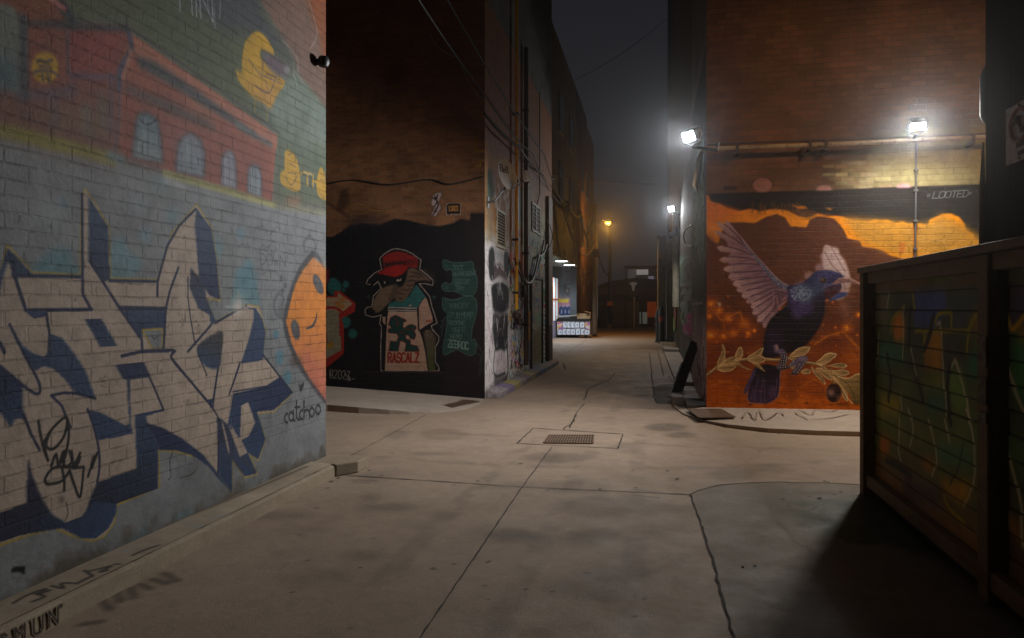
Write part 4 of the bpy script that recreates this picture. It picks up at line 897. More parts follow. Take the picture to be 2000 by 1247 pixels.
for k in range(26):
    x = cv.rs.uniform(335, 465); y = cv.rs.uniform(-60, 230); cv.stroke([(x, y), (x+cv.rs.uniform(-14,14), y+cv.rs.uniform(6,26))], .03, random.choice([(120,116,160),(176,170,150),(110,140,100),(150,120,150)]), .03, .6)
# lighter weave pattern past the door
cv.poly([(434,330),(470,340),(468,900),(432,900)], (210,208,196), .03, .8)
for k in range(16): cv.stroke([(436,400+k*34),(468,408+k*34)], .03, (40,42,40), .02, .8); cv.stroke([(440+(k%3)*10,400+k*30),(444+(k%3)*10,440+k*30)], .02, (60,130,90) if k%2 else (170,60,50), .02, .8)
cv.ell((448,420), 16, 60, (80,160,96), .04, .8)
cv.rs = np.random.RandomState(99)
for k in range(380):
    x = cv.rs.uniform(208, 468); y = cv.rs.uniform(-40, 1000 - (x-208)*.35); q = [(x, y)]
    for j in range(3): q.append((q[-1][0]+cv.rs.uniform(-9, 9), q[-1][1]+cv.rs.uniform(-30, 34)))
    cv.stroke(q, cv.rs.uniform(.03, .08), random.choice([(40,36,40),(238,234,230),(228,224,222),(236,230,226),(214,60,70),(70,150,90),(60,90,180),(240,190,60),(200,120,180),(30,28,32),(226,222,220),(120,190,200)]), .012, .85)
for k in range(50):
    x = cv.rs.uniform(36, 212); y = cv.rs.uniform(60, 1100); cv.stroke([(x, y), (x+cv.rs.uniform(-8,8), y+cv.rs.uniform(20,60))], .03, random.choice([(238,232,232),(24,22,24)]), .015, .7)
foot = np.clip((.2-zz+(n2-.5)*.25)/.1, 0, 1)*.6; lay(foot, (70,64,58))
M_cmu = brickmat('painted_block_work', 'X', .4, .2, .006, (140,132,122), (126,120,112), (96,90,84), rough=.75, bump=.8, dist=.012, gloss=.06, paintjd=.55)
cv.build({0: 'alley_wall'}, M_cmu, cor)
b = MB(); b.quad((XA, YA, 7), (XA, YA2, 7), (XA, YA2, 12), (XA, YA, 12)); b.build('upper_alley_wall', M_cmu, cor)
b = MB(); b.quad((XA, YA2, 0), (-14, YA2, 0), (-14, YA2, 12), (XA, YA2, 12)); b.build('end_wall', M_char, cor)
b = MB(); b.box(-14, XA+.05, YA-.05, YA2+.05, 12.002, 12.15); b.build('coping', M_roof, cor, bevel=.02)
M_dark = simple('dull_black', (22,21,21), .8); M_black = simple('black_rubber', (26,26,27), .55)  # dull black serves dark fittings, pipes, vent backings and slots
M_grey = simple('grey_metal', (120,122,124), .5, .6); M_ygas = simple('yellow_gas_pipe', (252,186,36), .45, 0, .2, 9, .1); M_brown = simple('brown_pipe', (66,48,40), .6)
M_wht = simple('white_paint', (206,204,198), .5)
M_cream = simple('cream_metal', (196,184,158), .6, 0, .3, 5, .1, dirt=(110,90,70))
def facebox(X, px0, px1, y0, y1, proud, depth=.0):
    p = onX(px0, y0, X); q = onX(px1, y1, X); return p.y, q.y, min(p.z, q.z), max(p.z, q.z)
def vent(px0, px1, pyt, pyb, n, cols=1):
    a = onX(px0, (pyt[0]), XA); c = onX(px1, pyt[1], XA); d_ = onX(px0, pyb[0], XA)
    y0, y1, z0, z1 = a.y, c.y, d_.z, a.z
    fr = MB()
    for (u0, u1, w0, w1) in ((y0-.04, y1+.04, z1, z1+.04), (y0-.04, y1+.04, z0-.04, z0), (y0-.04, y0, z0, z1), (y1, y1+.04, z0, z1)): fr.box(XA-.02, XA+.03, u0, u1, w0, w1)
    if cols == 2: fr.box(XA-.02, XA+.03, (y0+y1)/2-.05, (y0+y1)/2+.05, z0, z1)
    v = fr.build('vent', M_cream, cor)
    bk = MB(); bk.box(XA+.001, XA+.008, y0, y1, z0, z1); bk.build('backing', M_dark, v)
    sl = MB(); st = (z1-z0)/n
    for i in range(n): sl.bar((XA+.016, y0, z0+st*(i+.35)), (XA+.016, y1, z0+st*(i+.35)), .02, st*.42, (.5, 0, 1))
    sl.build('louvre', M_cream, v)
vent(969, 984.5, (412, 422), (478, 0), 11); vent(1038.5, 1053, (398, 408), (448, 0), 6, 2)
# door in the block wall, with jamb and step
p0 = onX(1036, 545, XA); p1 = onX(1057, 545, XA); zt = onX(1036, 543, XA).z
M_door = simple('tagged_door', (120,112,96), .55, 0, .5, 3, .1, c2=(104,120,96), dirt=(60,50,50))
dcv = Canvas('X', XA+.012, p0.y, p1.y, .12, zt, .02, .012); dcv.rgb[:] = (178,164,146); dcv.cov[:] = 1; dcv.view = VL1
for k in range(70):
    x = dcv.rs.uniform(365, 435); y = dcv.rs.uniform(310, 930); dcv.stroke([(x,y),(x+dcv.rs.uniform(-20,20),y+dcv.rs.uniform(-30,40)),(x+dcv.rs.uniform(-10,10),y+dcv.rs.uniform(10,60))], .04, random.choice([(226,140,104),(180,200,130),(110,140,100),(60,50,50),(236,206,190),(226,190,110),(80,120,200),(210,80,70)]), .02, .6)
dcv.poly([(395,560),(430,555),(428,650),(395,660)], (150,180,150), .04, .8); dcv.poly([(365,690),(430,680),(430,900),(365,920)], (128,116,70), .06, .7); dcv.stroke([(390,480),(402,460),(412,480),(410,510)], .05, (70,110,180), .02, .9)
drs = dcv.build({0: 'door'}, M_cmu, cor)['door']
b = MB(); b.box(XA-.02, XA+.05, p0.y-.07, p0.y, .12, zt+.07).box(XA-.02, XA+.05, p1.y, p1.y+.07, .12, zt+.07).box(XA-.02, XA+.05, p0.y, p1.y, zt, zt+.07); b.build('door_frame', M_brown, cor)
b = MB(); hz = 1.05; b.tube([(XA+.012, p0.y+.1, hz), (XA+.07, p0.y+.1, hz), (XA+.07, p0.y+.22, hz)], .012); b.build('door_handle', M_grey, drs)
# narrow yellow marker panel beside the door
a = onX(1031, 608, XA); c = onX(1037.5, 655, XA); b = MB(); b.box(XA-.005, XA+.02, a.y, c.y, min(a.z, c.z)-.1, a.z); b.build('yellow_panel', simple('yellow_panel', (222,150,20), .5, dirt=(90,60,30)), cor, bevel=.004)
b = MB(); b.box(XA-.005, XA+.02, a.y, c.y, .35, min(a.z, c.z)-.12); b.build('lower_panel', simple('dull_panel', (120,104,90), .7, dirt=(70,90,150)), cor)
# ================================================================== alley side of the bird building and the tall building behind it
YR2 = 15.0
cv = Canvas('X', XR, YB, YR2, .02, 5.6, .02, .012)
n1 = cv.noise(.4, 41, 4); n2 = cv.noise(.1, 42, 3)
zz = np.broadcast_to(cv.vs[:, None], cv.cov.shape); yy = np.broadcast_to(cv.us[None], cv.cov.shape)
cv.rgb[:] = (30,32,34); cv.cov[:] = 1
def lay(m, c):
    m = np.clip(m, 0, 1); cv.rgb[:] = cv.rgb*(1-m[..., None]) + np.array(c, float)*m[..., None]
lay(np.clip((yy-YB-.35)*3+n1-.5, 0, 1)*np.clip((4.6-zz)*2, 0, 1)*np.clip((zz-1.9)*1.5, 0, 1), (110,166,156))
lay((n2-.55)*5*np.clip((zz-1.2)*2, 0, 1), (30,30,32)); lay((.5-abs(zz-2.5))*2*np.clip((n1-.4)*4, 0, 1)*.5, (150,96,104))
lay((1.75-zz)*1.6+(n1-.5), (190,170,172)); lay((1.6-zz)*1.2*np.clip((n2-.5)*5, 0, 1), (110,60,66)); lay(.5*(zz < 3)*np.clip((n1-.58)*6, 0, 1), (180,170,168))
cv.view = view(1270, 380, 5.192)
for k in range(60):
    x = cv.rs.uniform(430, 545); y = cv.rs.uniform(250, 1240); cv.stroke([(x, y), (x+cv.rs.uniform(-3, 3), y+cv.rs.uniform(30, 120))], .035, random.choice([(170,160,158),(40,40,42),(150,90,100),(96,140,132),(120,112,112)]), .03, .55)
cv.stroke([(420,1112),(530,1100)], .05, (196,186,180), .02, .8)
cv.view = view(1260, 580, 5.193)
for k in range(34):
    x = cv.rs.uniform(480, 590); y = cv.rs.uniform(100, 1000); cv.stroke([(x, y), (x+cv.rs.uniform(-4, 4), y+cv.rs.uniform(40, 160))], .03, random.choice([(130,50,64),(160,150,148),(110,60,70),(80,76,78)]), .03, .5)
M_rside = brickmat('peeling_brick', 'X', .215, .0762, .0065, (84,70,62), (100,84,74), (90,84,78), rough=.8, bump=1, dist=.016, paintjd=.5)
cv.build({0: 'side_wall'}, M_rside, bird)
b = MB(); b.quad((XR, YB, 5.6), (XR, YR2, 5.6), (XR, YR2, ztop), (XR, YB, ztop)); b.build('upper_side_wall', M_rside, bird)
b = MB(); b.quad((XR, YR2, 0), (12, YR2, 0), (12, YR2, ztop), (XR, YR2, ztop)); b.build('back_wall', M_lside, bird)
b = MB(); b.box(XR-.06, 12, YB-.06, YR2+.06, ztop+.002, ztop+.16); b.build('coping', M_roof, bird, bevel=.02)

# ---- tall dark building further along the right side, painted at street level
XT = XR + .05; YT0, YT1 = YR2+.06, 46.5
cv = Canvas('X', XT, YT0, 24, 0, 5.2, .035, .018)
n1 = cv.noise(.6, 51, 4); n2 = cv.noise(.2, 52, 3)
zz = np.broadcast_to(cv.vs[:, None], cv.cov.shape)
cv.rgb[:] = (40,42,42); cv.cov[:] = 1; lay(n1*.8, (26,28,28)); lay((3.2-zz)*1.5+n1-.6, (46,60,54)); lay((1.1-zz)*2+n1-.5, (70,64,68))
cv.view = view(1270, 380, 5.192)
GR = (150,196,172)
cv.poly([(300,620),(380,600),(425,640),(425,930),(300,930)], (100,136,116), .05, .8); cv.poly([(345,745),(415,680),(425,720),(380,780),(415,850),(380,870)], (26,30,40), .02, .95); cv.stroke([(300,700),(350,640),(420,610)], .12, GR, .05, .6)
cv.stroke([(300,925),(425,915)], .1, (170,168,150), .02, .8); cv.poly([(300,940),(425,930),(425,1040),(300,1050)], (40,46,60), .03, .9)
for q in ([(310,1020),(340,960),(360,1030)], [(350,960),(380,1010),(400,950)], [(320,1000),(420,980)], [(380,1030),(415,990)]): cv.stroke(q, .12, (146,156,160), .03, .9)
for q in ([(305,1140),(330,1100),(350,1130),(360,1060),(415,1050)], [(310,1240),(330,1180)], [(340,1060),(400,1040)]): cv.stroke(q, .14, (140,160,146), .03, .85)
cv.view = view(1260, 580, 5.193)
MG = (210,64,158)
cv.poly([(380,320),(395,280),(420,255),(405,220),(410,180),(440,165),(480,180),(480,400),(430,398),(390,370)], (196,186,190), .03, .95, smooth=True); cv.poly([(385,320),(400,285),(432,258),(415,220),(422,185),(448,172),(480,185),(480,390),(430,390),(395,365)], MG, .02, .95, smooth=True)
cv.stroke([(440,200),(425,240),(450,255)], .06, (220,150,200), .02, .9); cv.stroke([(400,340),(420,365),(445,370)], .06, (230,180,215), .02, .9)
for q in ([(360,80),(420,70),(430,100),(370,130)], [(360,180),(370,250),(395,270)], [(430,140),(400,180),(395,250)]): cv.stroke(q, .16, (150,166,156), .04, .85)
cv.poly([(355,400),(480,420),(480,640),(355,650)], (118,112,112), .1, .7); cv.poly([(395,440),(460,440),(450,560),(420,540)], (160,150,150), .06, .7); cv.poly([(365,540),(395,540),(395,590),(365,590)], (70,130,150), .05, .8); cv.poly([(352,560),(372,570),(366,610)], (150,70,50), .05, .8)
tall = thing('tall_dark_building', 'tall dark building with painted base along the right side of the alley', 'building', (4, 30, 0))
cv.build({0: 'painted_base'}, M_rside, tall)
M_tall = brickmat('sooty_brick', 'X', .215, .0762, .006, (62,58,56), (72,66,62), (70,66,62), rough=.85, bump=.8)
b = MB(); b.quad((XT, YT0, 5.2), (XT, 24, 5.2), (XT, 24, 24), (XT, YT0, 24)).quad((XT, 24, 0), (XT, YT1, 0), (XT, YT1, 24), (XT, 24, 24)).quad((XT, YT1, 0), (12, YT1, 0), (12, YT1, 24), (XT, YT1, 24))
b.quad((XT, YT0, 0), (12, YT0, 0), (12, YT0, 24), (XT, YT0, 24)); b.build('wall', M_tall, tall)
b = MB(); b.box(XT-.08, 12, YT0-.05, YT1+.05, 24.002, 24.2); b.build('coping', M_roof, tall)
# window frames set along its alley face, low metal panels and a cream downpipe
M_winb = simple('dim_glass', (120,140,160), .15, 0, .2, 3, 0)
def rpanel(name, px0, px1, yt, yb, mat, par, proud=.04, near=None):
    a = onX(px0, yt, XT); c = onX(px1, yt, XT); y0, y1 = sorted((a.y, c.y)); m_ = .5*(px0+px1)
    zt = onX(m_, yt, XT).z; zb = max(onX(m_, yb, XT).z, .02)
    b = MB(); b.box(XT-proud, XT+.01, y0, y1, zb, zt); return b.build(name, mat, par, bevel=.01)
for (px0, px1, yt, yb) in ((1311, 1316, 488, 566),):
    w_ = rpanel('window', px0, px1, yt, yb, M_cream, tall, .05); a = onX(px0+.6, yt+4, XT); c = onX(px1-.6, yt+4, XT)
    b = MB(); b.box(XT-.056, XT-.051, c.y+.1, a.y-.1, onX(1313, yb, XT).z+.1, onX(1313, yt, XT).z-.1); b.build('pane', M_winb, w_)
M_gpan = simple('green_grey_panel', (92,98,86), .6, .2, .3, 2, .1, dirt=(60,50,40)); M_red = simple('red_paint', (170,52,38), .5, dirt=(90,40,30)); M_lime = simple('lime_paint', (110,150,40), .6, dirt=(70,90,30))
rpanel('service_panel', 1305, 1317, 576, 700, M_gpan, tall, .03); rpanel('red_strip', 1319, 1322, 560, 640, M_red, tall, .05); rpanel('lime_panel', 1317.5, 1321, 622, 646, M_lime, tall, .06)
# low projecting part at the far end of the right side
XP = .13
low = thing('low_annex', 'low beige annex with utility cabinets projecting into the alley past the tall building', 'annex', (.4, 36, 0))
M_annex = simple('beige_render', (150,138,118), .8, 0, .3, 2, .2, dirt=(90,80,70))
zl = onD(1287, 470, 31).z
b = MB(); b.box(XP, XT-.005, 31, 46, 0, zl); b.build('wall', M_annex, low)
b = MB(); b.box(XP-.05, XT-.005, 30.94, 46, zl+.002, zl+.12); b.build('coping', M_roof, low)

# ================================================================== lamps
WHITE = (1.0, 0.95, 0.86); COOL = (.96, .98, 1.0)
def spot(name, loc, target, power, ang, blend, col, size, parent=None):
    l = bpy.data.lights.new(name, 'SPOT'); l.energy = power; l.spot_size = R(ang); l.spot_blend = blend; l.color = col; l.shadow_soft_size = size
    o = bpy.data.objects.new(name, l); COL.objects.link(o); o.location = loc
    d = Vector(target) - Vector(loc); o.rotation_euler = d.to_track_quat('-Z', 'Y').to_euler(); return o
def back_cut(l, axis, k, c=1.0, lim=True):
    """fixture photometry: the reflector throws little light back along `axis` (towards its own wall)"""
    l.use_nodes = True; t = l.node_tree; em = t.nodes['Emission']; g = t.nodes.new('ShaderNodeNewGeometry'); d = t.nodes.new('ShaderNodeVectorMath'); d.operation = 'DOT_PRODUCT'; d.inputs[1].default_value = axis; t.links.new(g.outputs['Incoming'], d.inputs[0])
    m = t.nodes.new('ShaderNodeMath'); m.operation = 'MULTIPLY_ADD'; m.use_clamp = lim; m.inputs[1].default_value = -k; m.inputs[2].default_value = c; t.links.new(d.outputs['Value'], m.inputs[0]); mx = t.nodes.new('ShaderNodeMath'); mx.operation = 'MAXIMUM'; mx.inputs[1].default_value = 0; t.links.new(m.outputs[0], mx.inputs[0]); t.links.new(mx.outputs[0], em.inputs['Strength'])
def pointl(name, loc, power, col, size):
    l = bpy.data.lights.new(name, 'POINT'); l.energy = power; l.color = col; l.shadow_soft_size = size
    o = bpy.data.objects.new(name, l); COL.objects.link(o); o.location = loc; return o
M_house = simple('lamp_housing', (96,98,100), .45, .6)
M_lens = emit('white_lens', (235,244,255), 60); M_lens2 = emit('far_white_lens', (235,244,255), 80); M_sod = emit('sodium_lens', (255,146,36), 30); M_down = emit('downlight_lens', (225,236,255), 14)
def floodlight(name, label, cat, c, face, w, h, lens, wallpt, tilt_up=.0):
    """box head with bevelled rim, lens in front, U-bracket and wall arm"""
    t = thing(name, label, cat, c); f = Vector(face).normalized(); up = Vector((0,0,1)); s_ = f.cross(up).normalized(); u = s_.cross(f)
    c = Vector(c); b = MB(); b.bar(c-f*.11, c+f*.02, w, h, u); hd = b.build('housing', M_house, t, bevel=.012)
    b = MB(); b.bar(c+f*.021, c+f*.028, w*.88, h*.84, u); b.build('lens', lens, t, bevel=.002)
    b = MB()
    for k in range(5): b.bar(c-f*.15+s_*w*(k-2)*.2, c-f*.11+s_*w*(k-2)*.2, .012, h*.8, u)
    b.build('cooling_fin', M_house, t)
    b = MB(); b.tube([c-f*.06-s_*(w/2+.02), c-f*.06-s_*(w/2+.02)-up*.1, c-f*.06-up*.16, c-f*.06+s_*(w/2+.02)-up*.1, c-f*.06+s_*(w/2+.02)], .012); b.tube([c-f*.06-up*.16, Vector(wallpt)+Vector((0,0,-.1)), Vector(wallpt)], .022); b.build('bracket', M_house, t)
    return t
# lamp over the bird mural
L1 = onY(1792, 246, YB-.33)
floodlight('flood_lamp', 'white flood lamp glaring above the horizontal pipe over the bird mural', 'flood lamp', L1, (-.12,-.72,-.68), .2, .13, M_lens, (L1.x, YB, L1.z-.05))
sp_ = spot('mural_lamp_light', L1 + Vector((0,-.05,-.05)), L1 + Vector((-.05,-.5,-1.0)), 800, 164, .8, WHITE, .24); back_cut(sp_.data, (0, 1, 0), 1.3)
# lamp on the alley corner
L2 = onX(1347, 266, XR-.34)
floodlight('flood_lamp', 'white flood lamp on the alley corner above the torn sheet metal', 'flood lamp', L2, (-.6,-.62,-.5), .2, .14, M_lens, (XR, L2.y, L2.z-.1))
sp_ = spot('corner_lamp_light', L2 + Vector((-.05,-.07,-.05)), L2 + Vector((-1.6,-.75,-1.6)), 410, 160, .5, COOL, .12); back_cut(sp_.data, (1, 0, 0), 3.4, .4, False)
# lamp farther down the alley
L3 = onX(1312, 408, XT-.28)
floodlight('flood_lamp', 'small white flood lamp on a cream pipe farther down the right side of the alley', 'flood lamp', L3, (-.6,-.7,-.35), .24, .18, M_lens2, (XT, L3.y, L3.z-.1))
sp_ = spot('far_lamp_light', L3 + Vector((-.05,-.07,-.05)), L3 + Vector((-.7,-1.0,-1.3)), 300, 165, .4, COOL, .07); back_cut(sp_.data, (1, 0, 0), 1.0)
# cream pipe under the far lamp, with a small hood
a = onX(1320.5, 412, XT-.1); b = MB(); b.tube([(XT-.1, a.y, 1.6), (XT-.1, a.y, a.z)], .13, 12)
pp = tag(b.build('downpipe', M_cream, None, smooth=True), 'cream painted downpipe standing under the small far flood lamp', 'pipe')
h_ = onX(1316, 447, XT-.2); b = MB(); b.prism([(XT-.38, a.y-.32), (XT-.1, a.y-.32), (XT-.1, a.y-.14), (XT-.38, a.y-.14)], h_.z-.2, [h_.z-.1, h_.z+.12, h_.z+.12, h_.z-.1])
tag(b.build('pipe_hood', M_roof, None, bevel=.02), 'small grey sloping hood on the wall below the far flood lamp', 'hood')
# torn sheet metal below the corner lamp
def tp(px, y, off): v = onX(px, y, XR-off); return v
b = MB(); L_ = [(1366,292,.02),(1362,310,.1),(1357,335,.18),(1352,362,.26)]; R_ = [(1371,294,.03),(1369,312,.04),(1366,340,.06),(1361,372,.1)]
vs = [tp(*p) for p in L_] + [tp(*p) for p in R_]; vs += [v + Vector((.012,.0,-.01)) for v in vs]; n = 4
b.add(vs, [(i, i+1, n+i+1, n+i) for i in range(3)] + [(8+i, 8+n+i, 8+n+i+1, 8+i+1) for i in range(3)] + [(0,4,12,8),(3,11,15,7)] + [(i, 8+i, 9+i, i+1) for i in range(3)] + [(4+i, 5+i, 13+i, 12+i) for i in range(3)])
tag(b.build('sheet_metal', M_wht, None), 'torn strip of cream sheet metal hanging off the alley corner under the flood lamp', 'sheet metal')
# ------------------------------------------------------------------ pipe run and conduit on the bird wall
M_pipe = simple('weathered_pipe', (196,180,158), .5, .3, .35, 4, .1, dirt=(96,60,40))
pa, pb = onY(1381, 291, YB-.17), onY(1935, 268, YB-.17)
pr = thing('horizontal_pipe', 'long weathered horizontal pipe on brackets across the brick above the bird mural', 'pipe', pa)
b = MB(); b.tube([pa, (pa+pb)/2 + Vector((0,0,-.01)), pb], .032, 10); b.build('pipe', M_pipe, pr, smooth=True)
qa, qb = onY(1381, 283, YB-.1), onY(1935, 261, YB-.1); b = MB(); b.tube([qa, qb], .012, 8); b.build('thin_conduit', M_brown, pr)
for px in (1444, 1592, 1623, 1902):
    c = pa.lerp(pb, (px-1381)/(1935-1381)); b = MB(); b.box(c.x-.018, c.x+.018, YB-.21, YB-.002, c.z-.1, c.z-.045).box(c.x-.02, c.x+.02, YB-.21, YB-.202, c.z-.06, c.z+.05).box(c.x-.02, c.x+.02, YB-.202, YB-.002, c.z+.04, c.z+.052); b.build('bracket', M_brown, pr)
ca, cb_ = onY(1790, 262, YB-.02), onY(1787.5, 512, YB-.02)
cd = thing('conduit', 'thin grey vertical conduit running down from the lamp over the mural', 'conduit', cb_)
b = MB(); b.tube([ca, cb_], .012, 8); b.build('tube', M_grey, cd, smooth=True)
for t_ in (.28, .44, .68, .9): c = ca.lerp(cb_, t_); b = MB(); b.box(c.x-.026, c.x+.026, YB-.036, YB-.001, c.z-.014, c.z+.014); b.build('clip', M_grey, cd)

# ================================================================== painted timber fence on the right
P0 = onZ(1690, 967, 0); XF = P0.x; YF = P0.y; ZF = 1.955
VF1 = view(1660, 420, 3.041); VF2 = view(1660, 800, 2.791)
fen = thing('timber_fence', 'dark graffiti painted timber board fence closing the right foreground', 'fence', (XF, 4.2, 0))
YM = onX(1925, 600, XF).y
def fpanel(y0, y1, seed):
    c = Canvas('X', XF+.05, y0, y1, .17, ZF-.16, .008); c.rs = np.random.RandomState(seed); c.cov[:] = 1; c.rgb[:] = (56,58,44); return c
M_fence = NT('painted_boards'); pa_ = M_fence.n('ShaderNodeAttribute', attribute_name='paint')
gr_ = M_fence.ramp(M_fence.noise(3, 5, .7), [(.3, (.6,.6,.6,1)), (.7, (1.1,1.1,1.1,1))]); M_fence.l(M_fence.mix(1, pa_.outputs['Color'], gr_, 'MULTIPLY'), M_fence.b.inputs['Base Color']); M_fence.b.inputs['Roughness'].default_value = .7
mp = M_fence.n('ShaderNodeMapping'); mp.inputs['Scale'].default_value = (30, 3, 60); M_fence.l(M_fence.pos(), mp.inputs[0]); M_fence.bump(M_fence.noise(1, 5, .7, mp.outputs[0]), .35, .006); M_fence = M_fence.m
M_timber = NT('old_timber'); mp = M_timber.n('ShaderNodeMapping'); mp.inputs['Scale'].default_value = (26, 2.5, 5); M_timber.l(M_timber.pos(), mp.inputs[0]); g_ = M_timber.noise(1, 6, .7, mp.outputs[0], .4)
M_timber.l(M_timber.ramp(g_, [(.25, lin((70,54,38))), (.55, lin((114,92,64))), (.8, lin((88,72,54)))]), M_timber.b.inputs['Base Color']); M_timber.b.inputs['Roughness'].default_value = .75; M_timber.bump(g_, .4, .006); M_timber = M_timber.m
BH = .128
def groove(c):
    ph = (c.vs-.17) % BH; g = (np.abs(ph-BH/2) > BH/2-.006).astype(float)
    k = ((c.vs-.17)//BH).astype(int); off = np.array([.006*math.sin(i*2.4) for i in k])
    c.disp = (g*.014 + off*.6)[:, None] + 0*c.us[None]; m0 = c.rgb.mean(-1, keepdims=True); c.rgb = np.clip((m0+(c.rgb-m0)*1.35)*1.5, 4, 230); c.rgb *= (1-.75*g)[:, None, None]
fp = fpanel(YM+.04, YF-.09, 61)
n1 = fp.noise(.35, 62, 3); n2 = fp.noise(.12, 63, 3)
def flay(m, c): 
    m = np.clip(m, 0, 1); fp.rgb[:] = fp.rgb*(1-m[..., None]) + np.array(c, float)*m[..., None]
fz = np.broadcast_to(fp.vs[:, None], fp.cov.shape)
flay((n1-.4)*2, (72,84,52)); flay((1.25-fz)*1.5, (84,92,50)); flay((.75-fz)*3, (76,70,44)); flay((.45-fz)*5, (96,72,44))
fp.view = VF1
fp.poly([(130,370),(780,280),(780,440),(130,450)], (92,72,50), .03, .8); fp.poly([(460,340),(640,310),(640,410),(460,430)], (66,78,42), .05, .8)
fp.poly([(380,450),(560,430),(580,560),(500,690),(380,670)], (66,74,112), .03, .9); fp.poly([(570,430),(770,440),(720,680),(600,680)], (64,72,76), .04, .8); fp.poly([(150,390),(230,420),(230,640),(150,660)], (96,88,84), .05, .6)
OG = (150,100,36); YG = (120,110,36); GN2 = (44,84,54)
fp.poly([(250,640),(300,560),(330,620),(320,760),(260,760)], OG, .02, .9); fp.poly([(440,740),(480,690),(540,700),(550,930),(440,920)], (140,104,40), .02, .9); fp.poly([(700,620),(760,560),(800,640),(800,720),(720,700)], (120,96,44), .03, .8)
fp.poly([(180,760),(320,760),(320,900),(170,880)], (56,92,70), .04, .8); fp.poly([(690,840),(820,800),(860,950),(700,980)], GN2, .03, .9); fp.poly([(590,940),(660,880),(700,1100),(640,1180),(590,1080)], (88,112,60), .03, .8); fp.poly([(430,940),(560,930),(560,1060),(440,1050)], (100,108,50), .03, .7); fp.poly([(180,1060),(300,1080),(300,1180),(180,1190)], (128,110,44), .04, .8); fp.poly([(450,1060),(570,1070),(570,1170),(460,1170)], (44,80,64), .04, .8)
for q in ([(240,700),(255,620),(310,560)], [(510,640),(530,590),(600,580),(605,660)], [(690,820),(710,680),(770,570)], [(390,690),(710,690)], [(440,830),(440,700)], [(370,480),(380,560)]): fp.stroke(q, .028, YG, .02, .9)
WH = (150,146,124)
for q in ([(318,540),(316,700),(312,860)], [(360,790),(380,880),(400,960),(412,1040)], [(540,640),(545,800),(560,1000),(575,1190)], [(620,860),(650,940),(680,1040),(710,1230)], [(590,930),(625,865),(650,940)], [(170,700),(165,860)], [(230,470),(215,560)], [(300,1060),(310,1160)], [(520,650),(535,640)]): fp.stroke(q, .022, WH, .016, .85)
for q in ([(360,560),(350,780)], [(220,830),(240,950),(230,1100)], [(590,900),(580,1100),(600,1240)], [(400,980),(430,1100)], [(500,600),(470,720),(440,800)]): fp.stroke(q, .05, (24,26,24), .02, .85)
fp.view = VF2
for q in ([(430,60),(460,180),(470,290),(450,360)], [(630,0),(670,130),(680,300),(660,450),(620,520)], [(520,60),(545,180)], [(270,50),(265,200),(280,280)], [(320,0),(345,100),(325,200)]): fp.stroke(q, .024, WH, .016, .85)
fp.poly([(490,380),(660,400),(660,470),(610,520),(530,470)], (150,116,40), .03, .9); fp.poly([(170,140),(220,160),(215,250),(165,240)], (160,96,36), .03, .8); fp.poly([(400,260),(460,280),(450,340),(390,320)], (130,90,44), .03, .8); fp.poly([(470,170),(670,210),(660,330),(480,290)], (60,96,76), .04, .7)
fp.stroke([(510,470),(540,540),(620,620)], .03, (130,110,36), .02, .9); fp.stroke([(200,280),(260,310),(330,360)], .05, (30,32,28), .02, .9); fp.poly([(280,360),(480,420),(480,560),(300,500)], (56,46,56), .05, .7); fp.stroke([(620,180),(600,280),(550,410)], .014, (40,40,34), .01, .9); fp.stroke([(720,160),(760,60),(800,20)], .03, YG, .02, .7)
groove(fp); fp.build({0: 'board_panel'}, M_fence, fen)
fp = fpanel(1.2, YM-.14, 71); n1 = fp.noise(.35, 72, 3); fz = np.broadcast_to(fp.vs[:, None], fp.cov.shape)
flay((n1-.4)*2, (60,80,48)); flay((.8-fz)*2, (70,56,44)); fp.view = VF1
fp.poly([(960,440),(1040,420),(1040,640),(960,670)], (70,60,90), .04, .8); fp.poly([(960,720),(1050,660),(1050,1160),(980,1100)], (48,96,60), .04, .9); fp.stroke([(940,600),(970,680),(1040,600)], .03, (150,124,40), .02, .9); fp.stroke([(930,890),(980,1030),(1040,1180)], .03, WH, .02, .9); fp.poly([(1000,660),(1050,650),(1050,760),(1000,740)], (150,100,40), .03, .8)
fp.view = VF2; fp.stroke([(850,200),(900,380),(935,560),(940,740)], .03, WH, .02, .9); fp.poly([(880,580),(930,640),(930,740),(870,640)], (150,100,36), .03, .8)
groove(fp); fp.build({0: 'board_panel'}, M_fence, fen)
M_clad0 = simple('gap_shade_black', (30,27,24), .85)
b = MB(); b.box(XF-.045, XF+.12, YF-.1, YF, .0, ZF-.07); b.build('post', M_timber, fen, bevel=.008)
b = MB(); b.box(XF-.03, XF+.12, YM-.09, YM+.03, .02, ZF-.07); b.build('post', M_fence if False else M_timber, fen, bevel=.008)
b = MB(); b.box(XF-.06, XF+.16, 1.0, YF+.02, ZF-.068, ZF-.02); b.build('cap_rail', M_timber, fen, bevel=.008)
b = MB(); b.box(XF-.01, XF+.09, YM+.035, YF-.105, ZF-.16, ZF-.07).box(XF-.01, XF+.09, 1.0, YM-.095, ZF-.16, ZF-.07); b.build('top_rail', M_timber, fen, bevel=.006)
b = MB(); b.box(XF+.06, XF+.09, YM+.035, YF-.105, 0, .1).box(XF+.06, XF+.09, 1.0, YM-.095, 0, .1); b.build('gap_shade_board', M_clad0, fen)  # added dark board, hides the lit ground behind and keeps the gap black
b = MB(); b.box(XF-.02, XF+.1, YM+.035, YF-.105, .1, .2).box(XF-.02, XF+.1, 1.0, YM-.095, .1, .2); b.build('bottom_rail', M_timber, fen, bevel=.006)
b = MB()
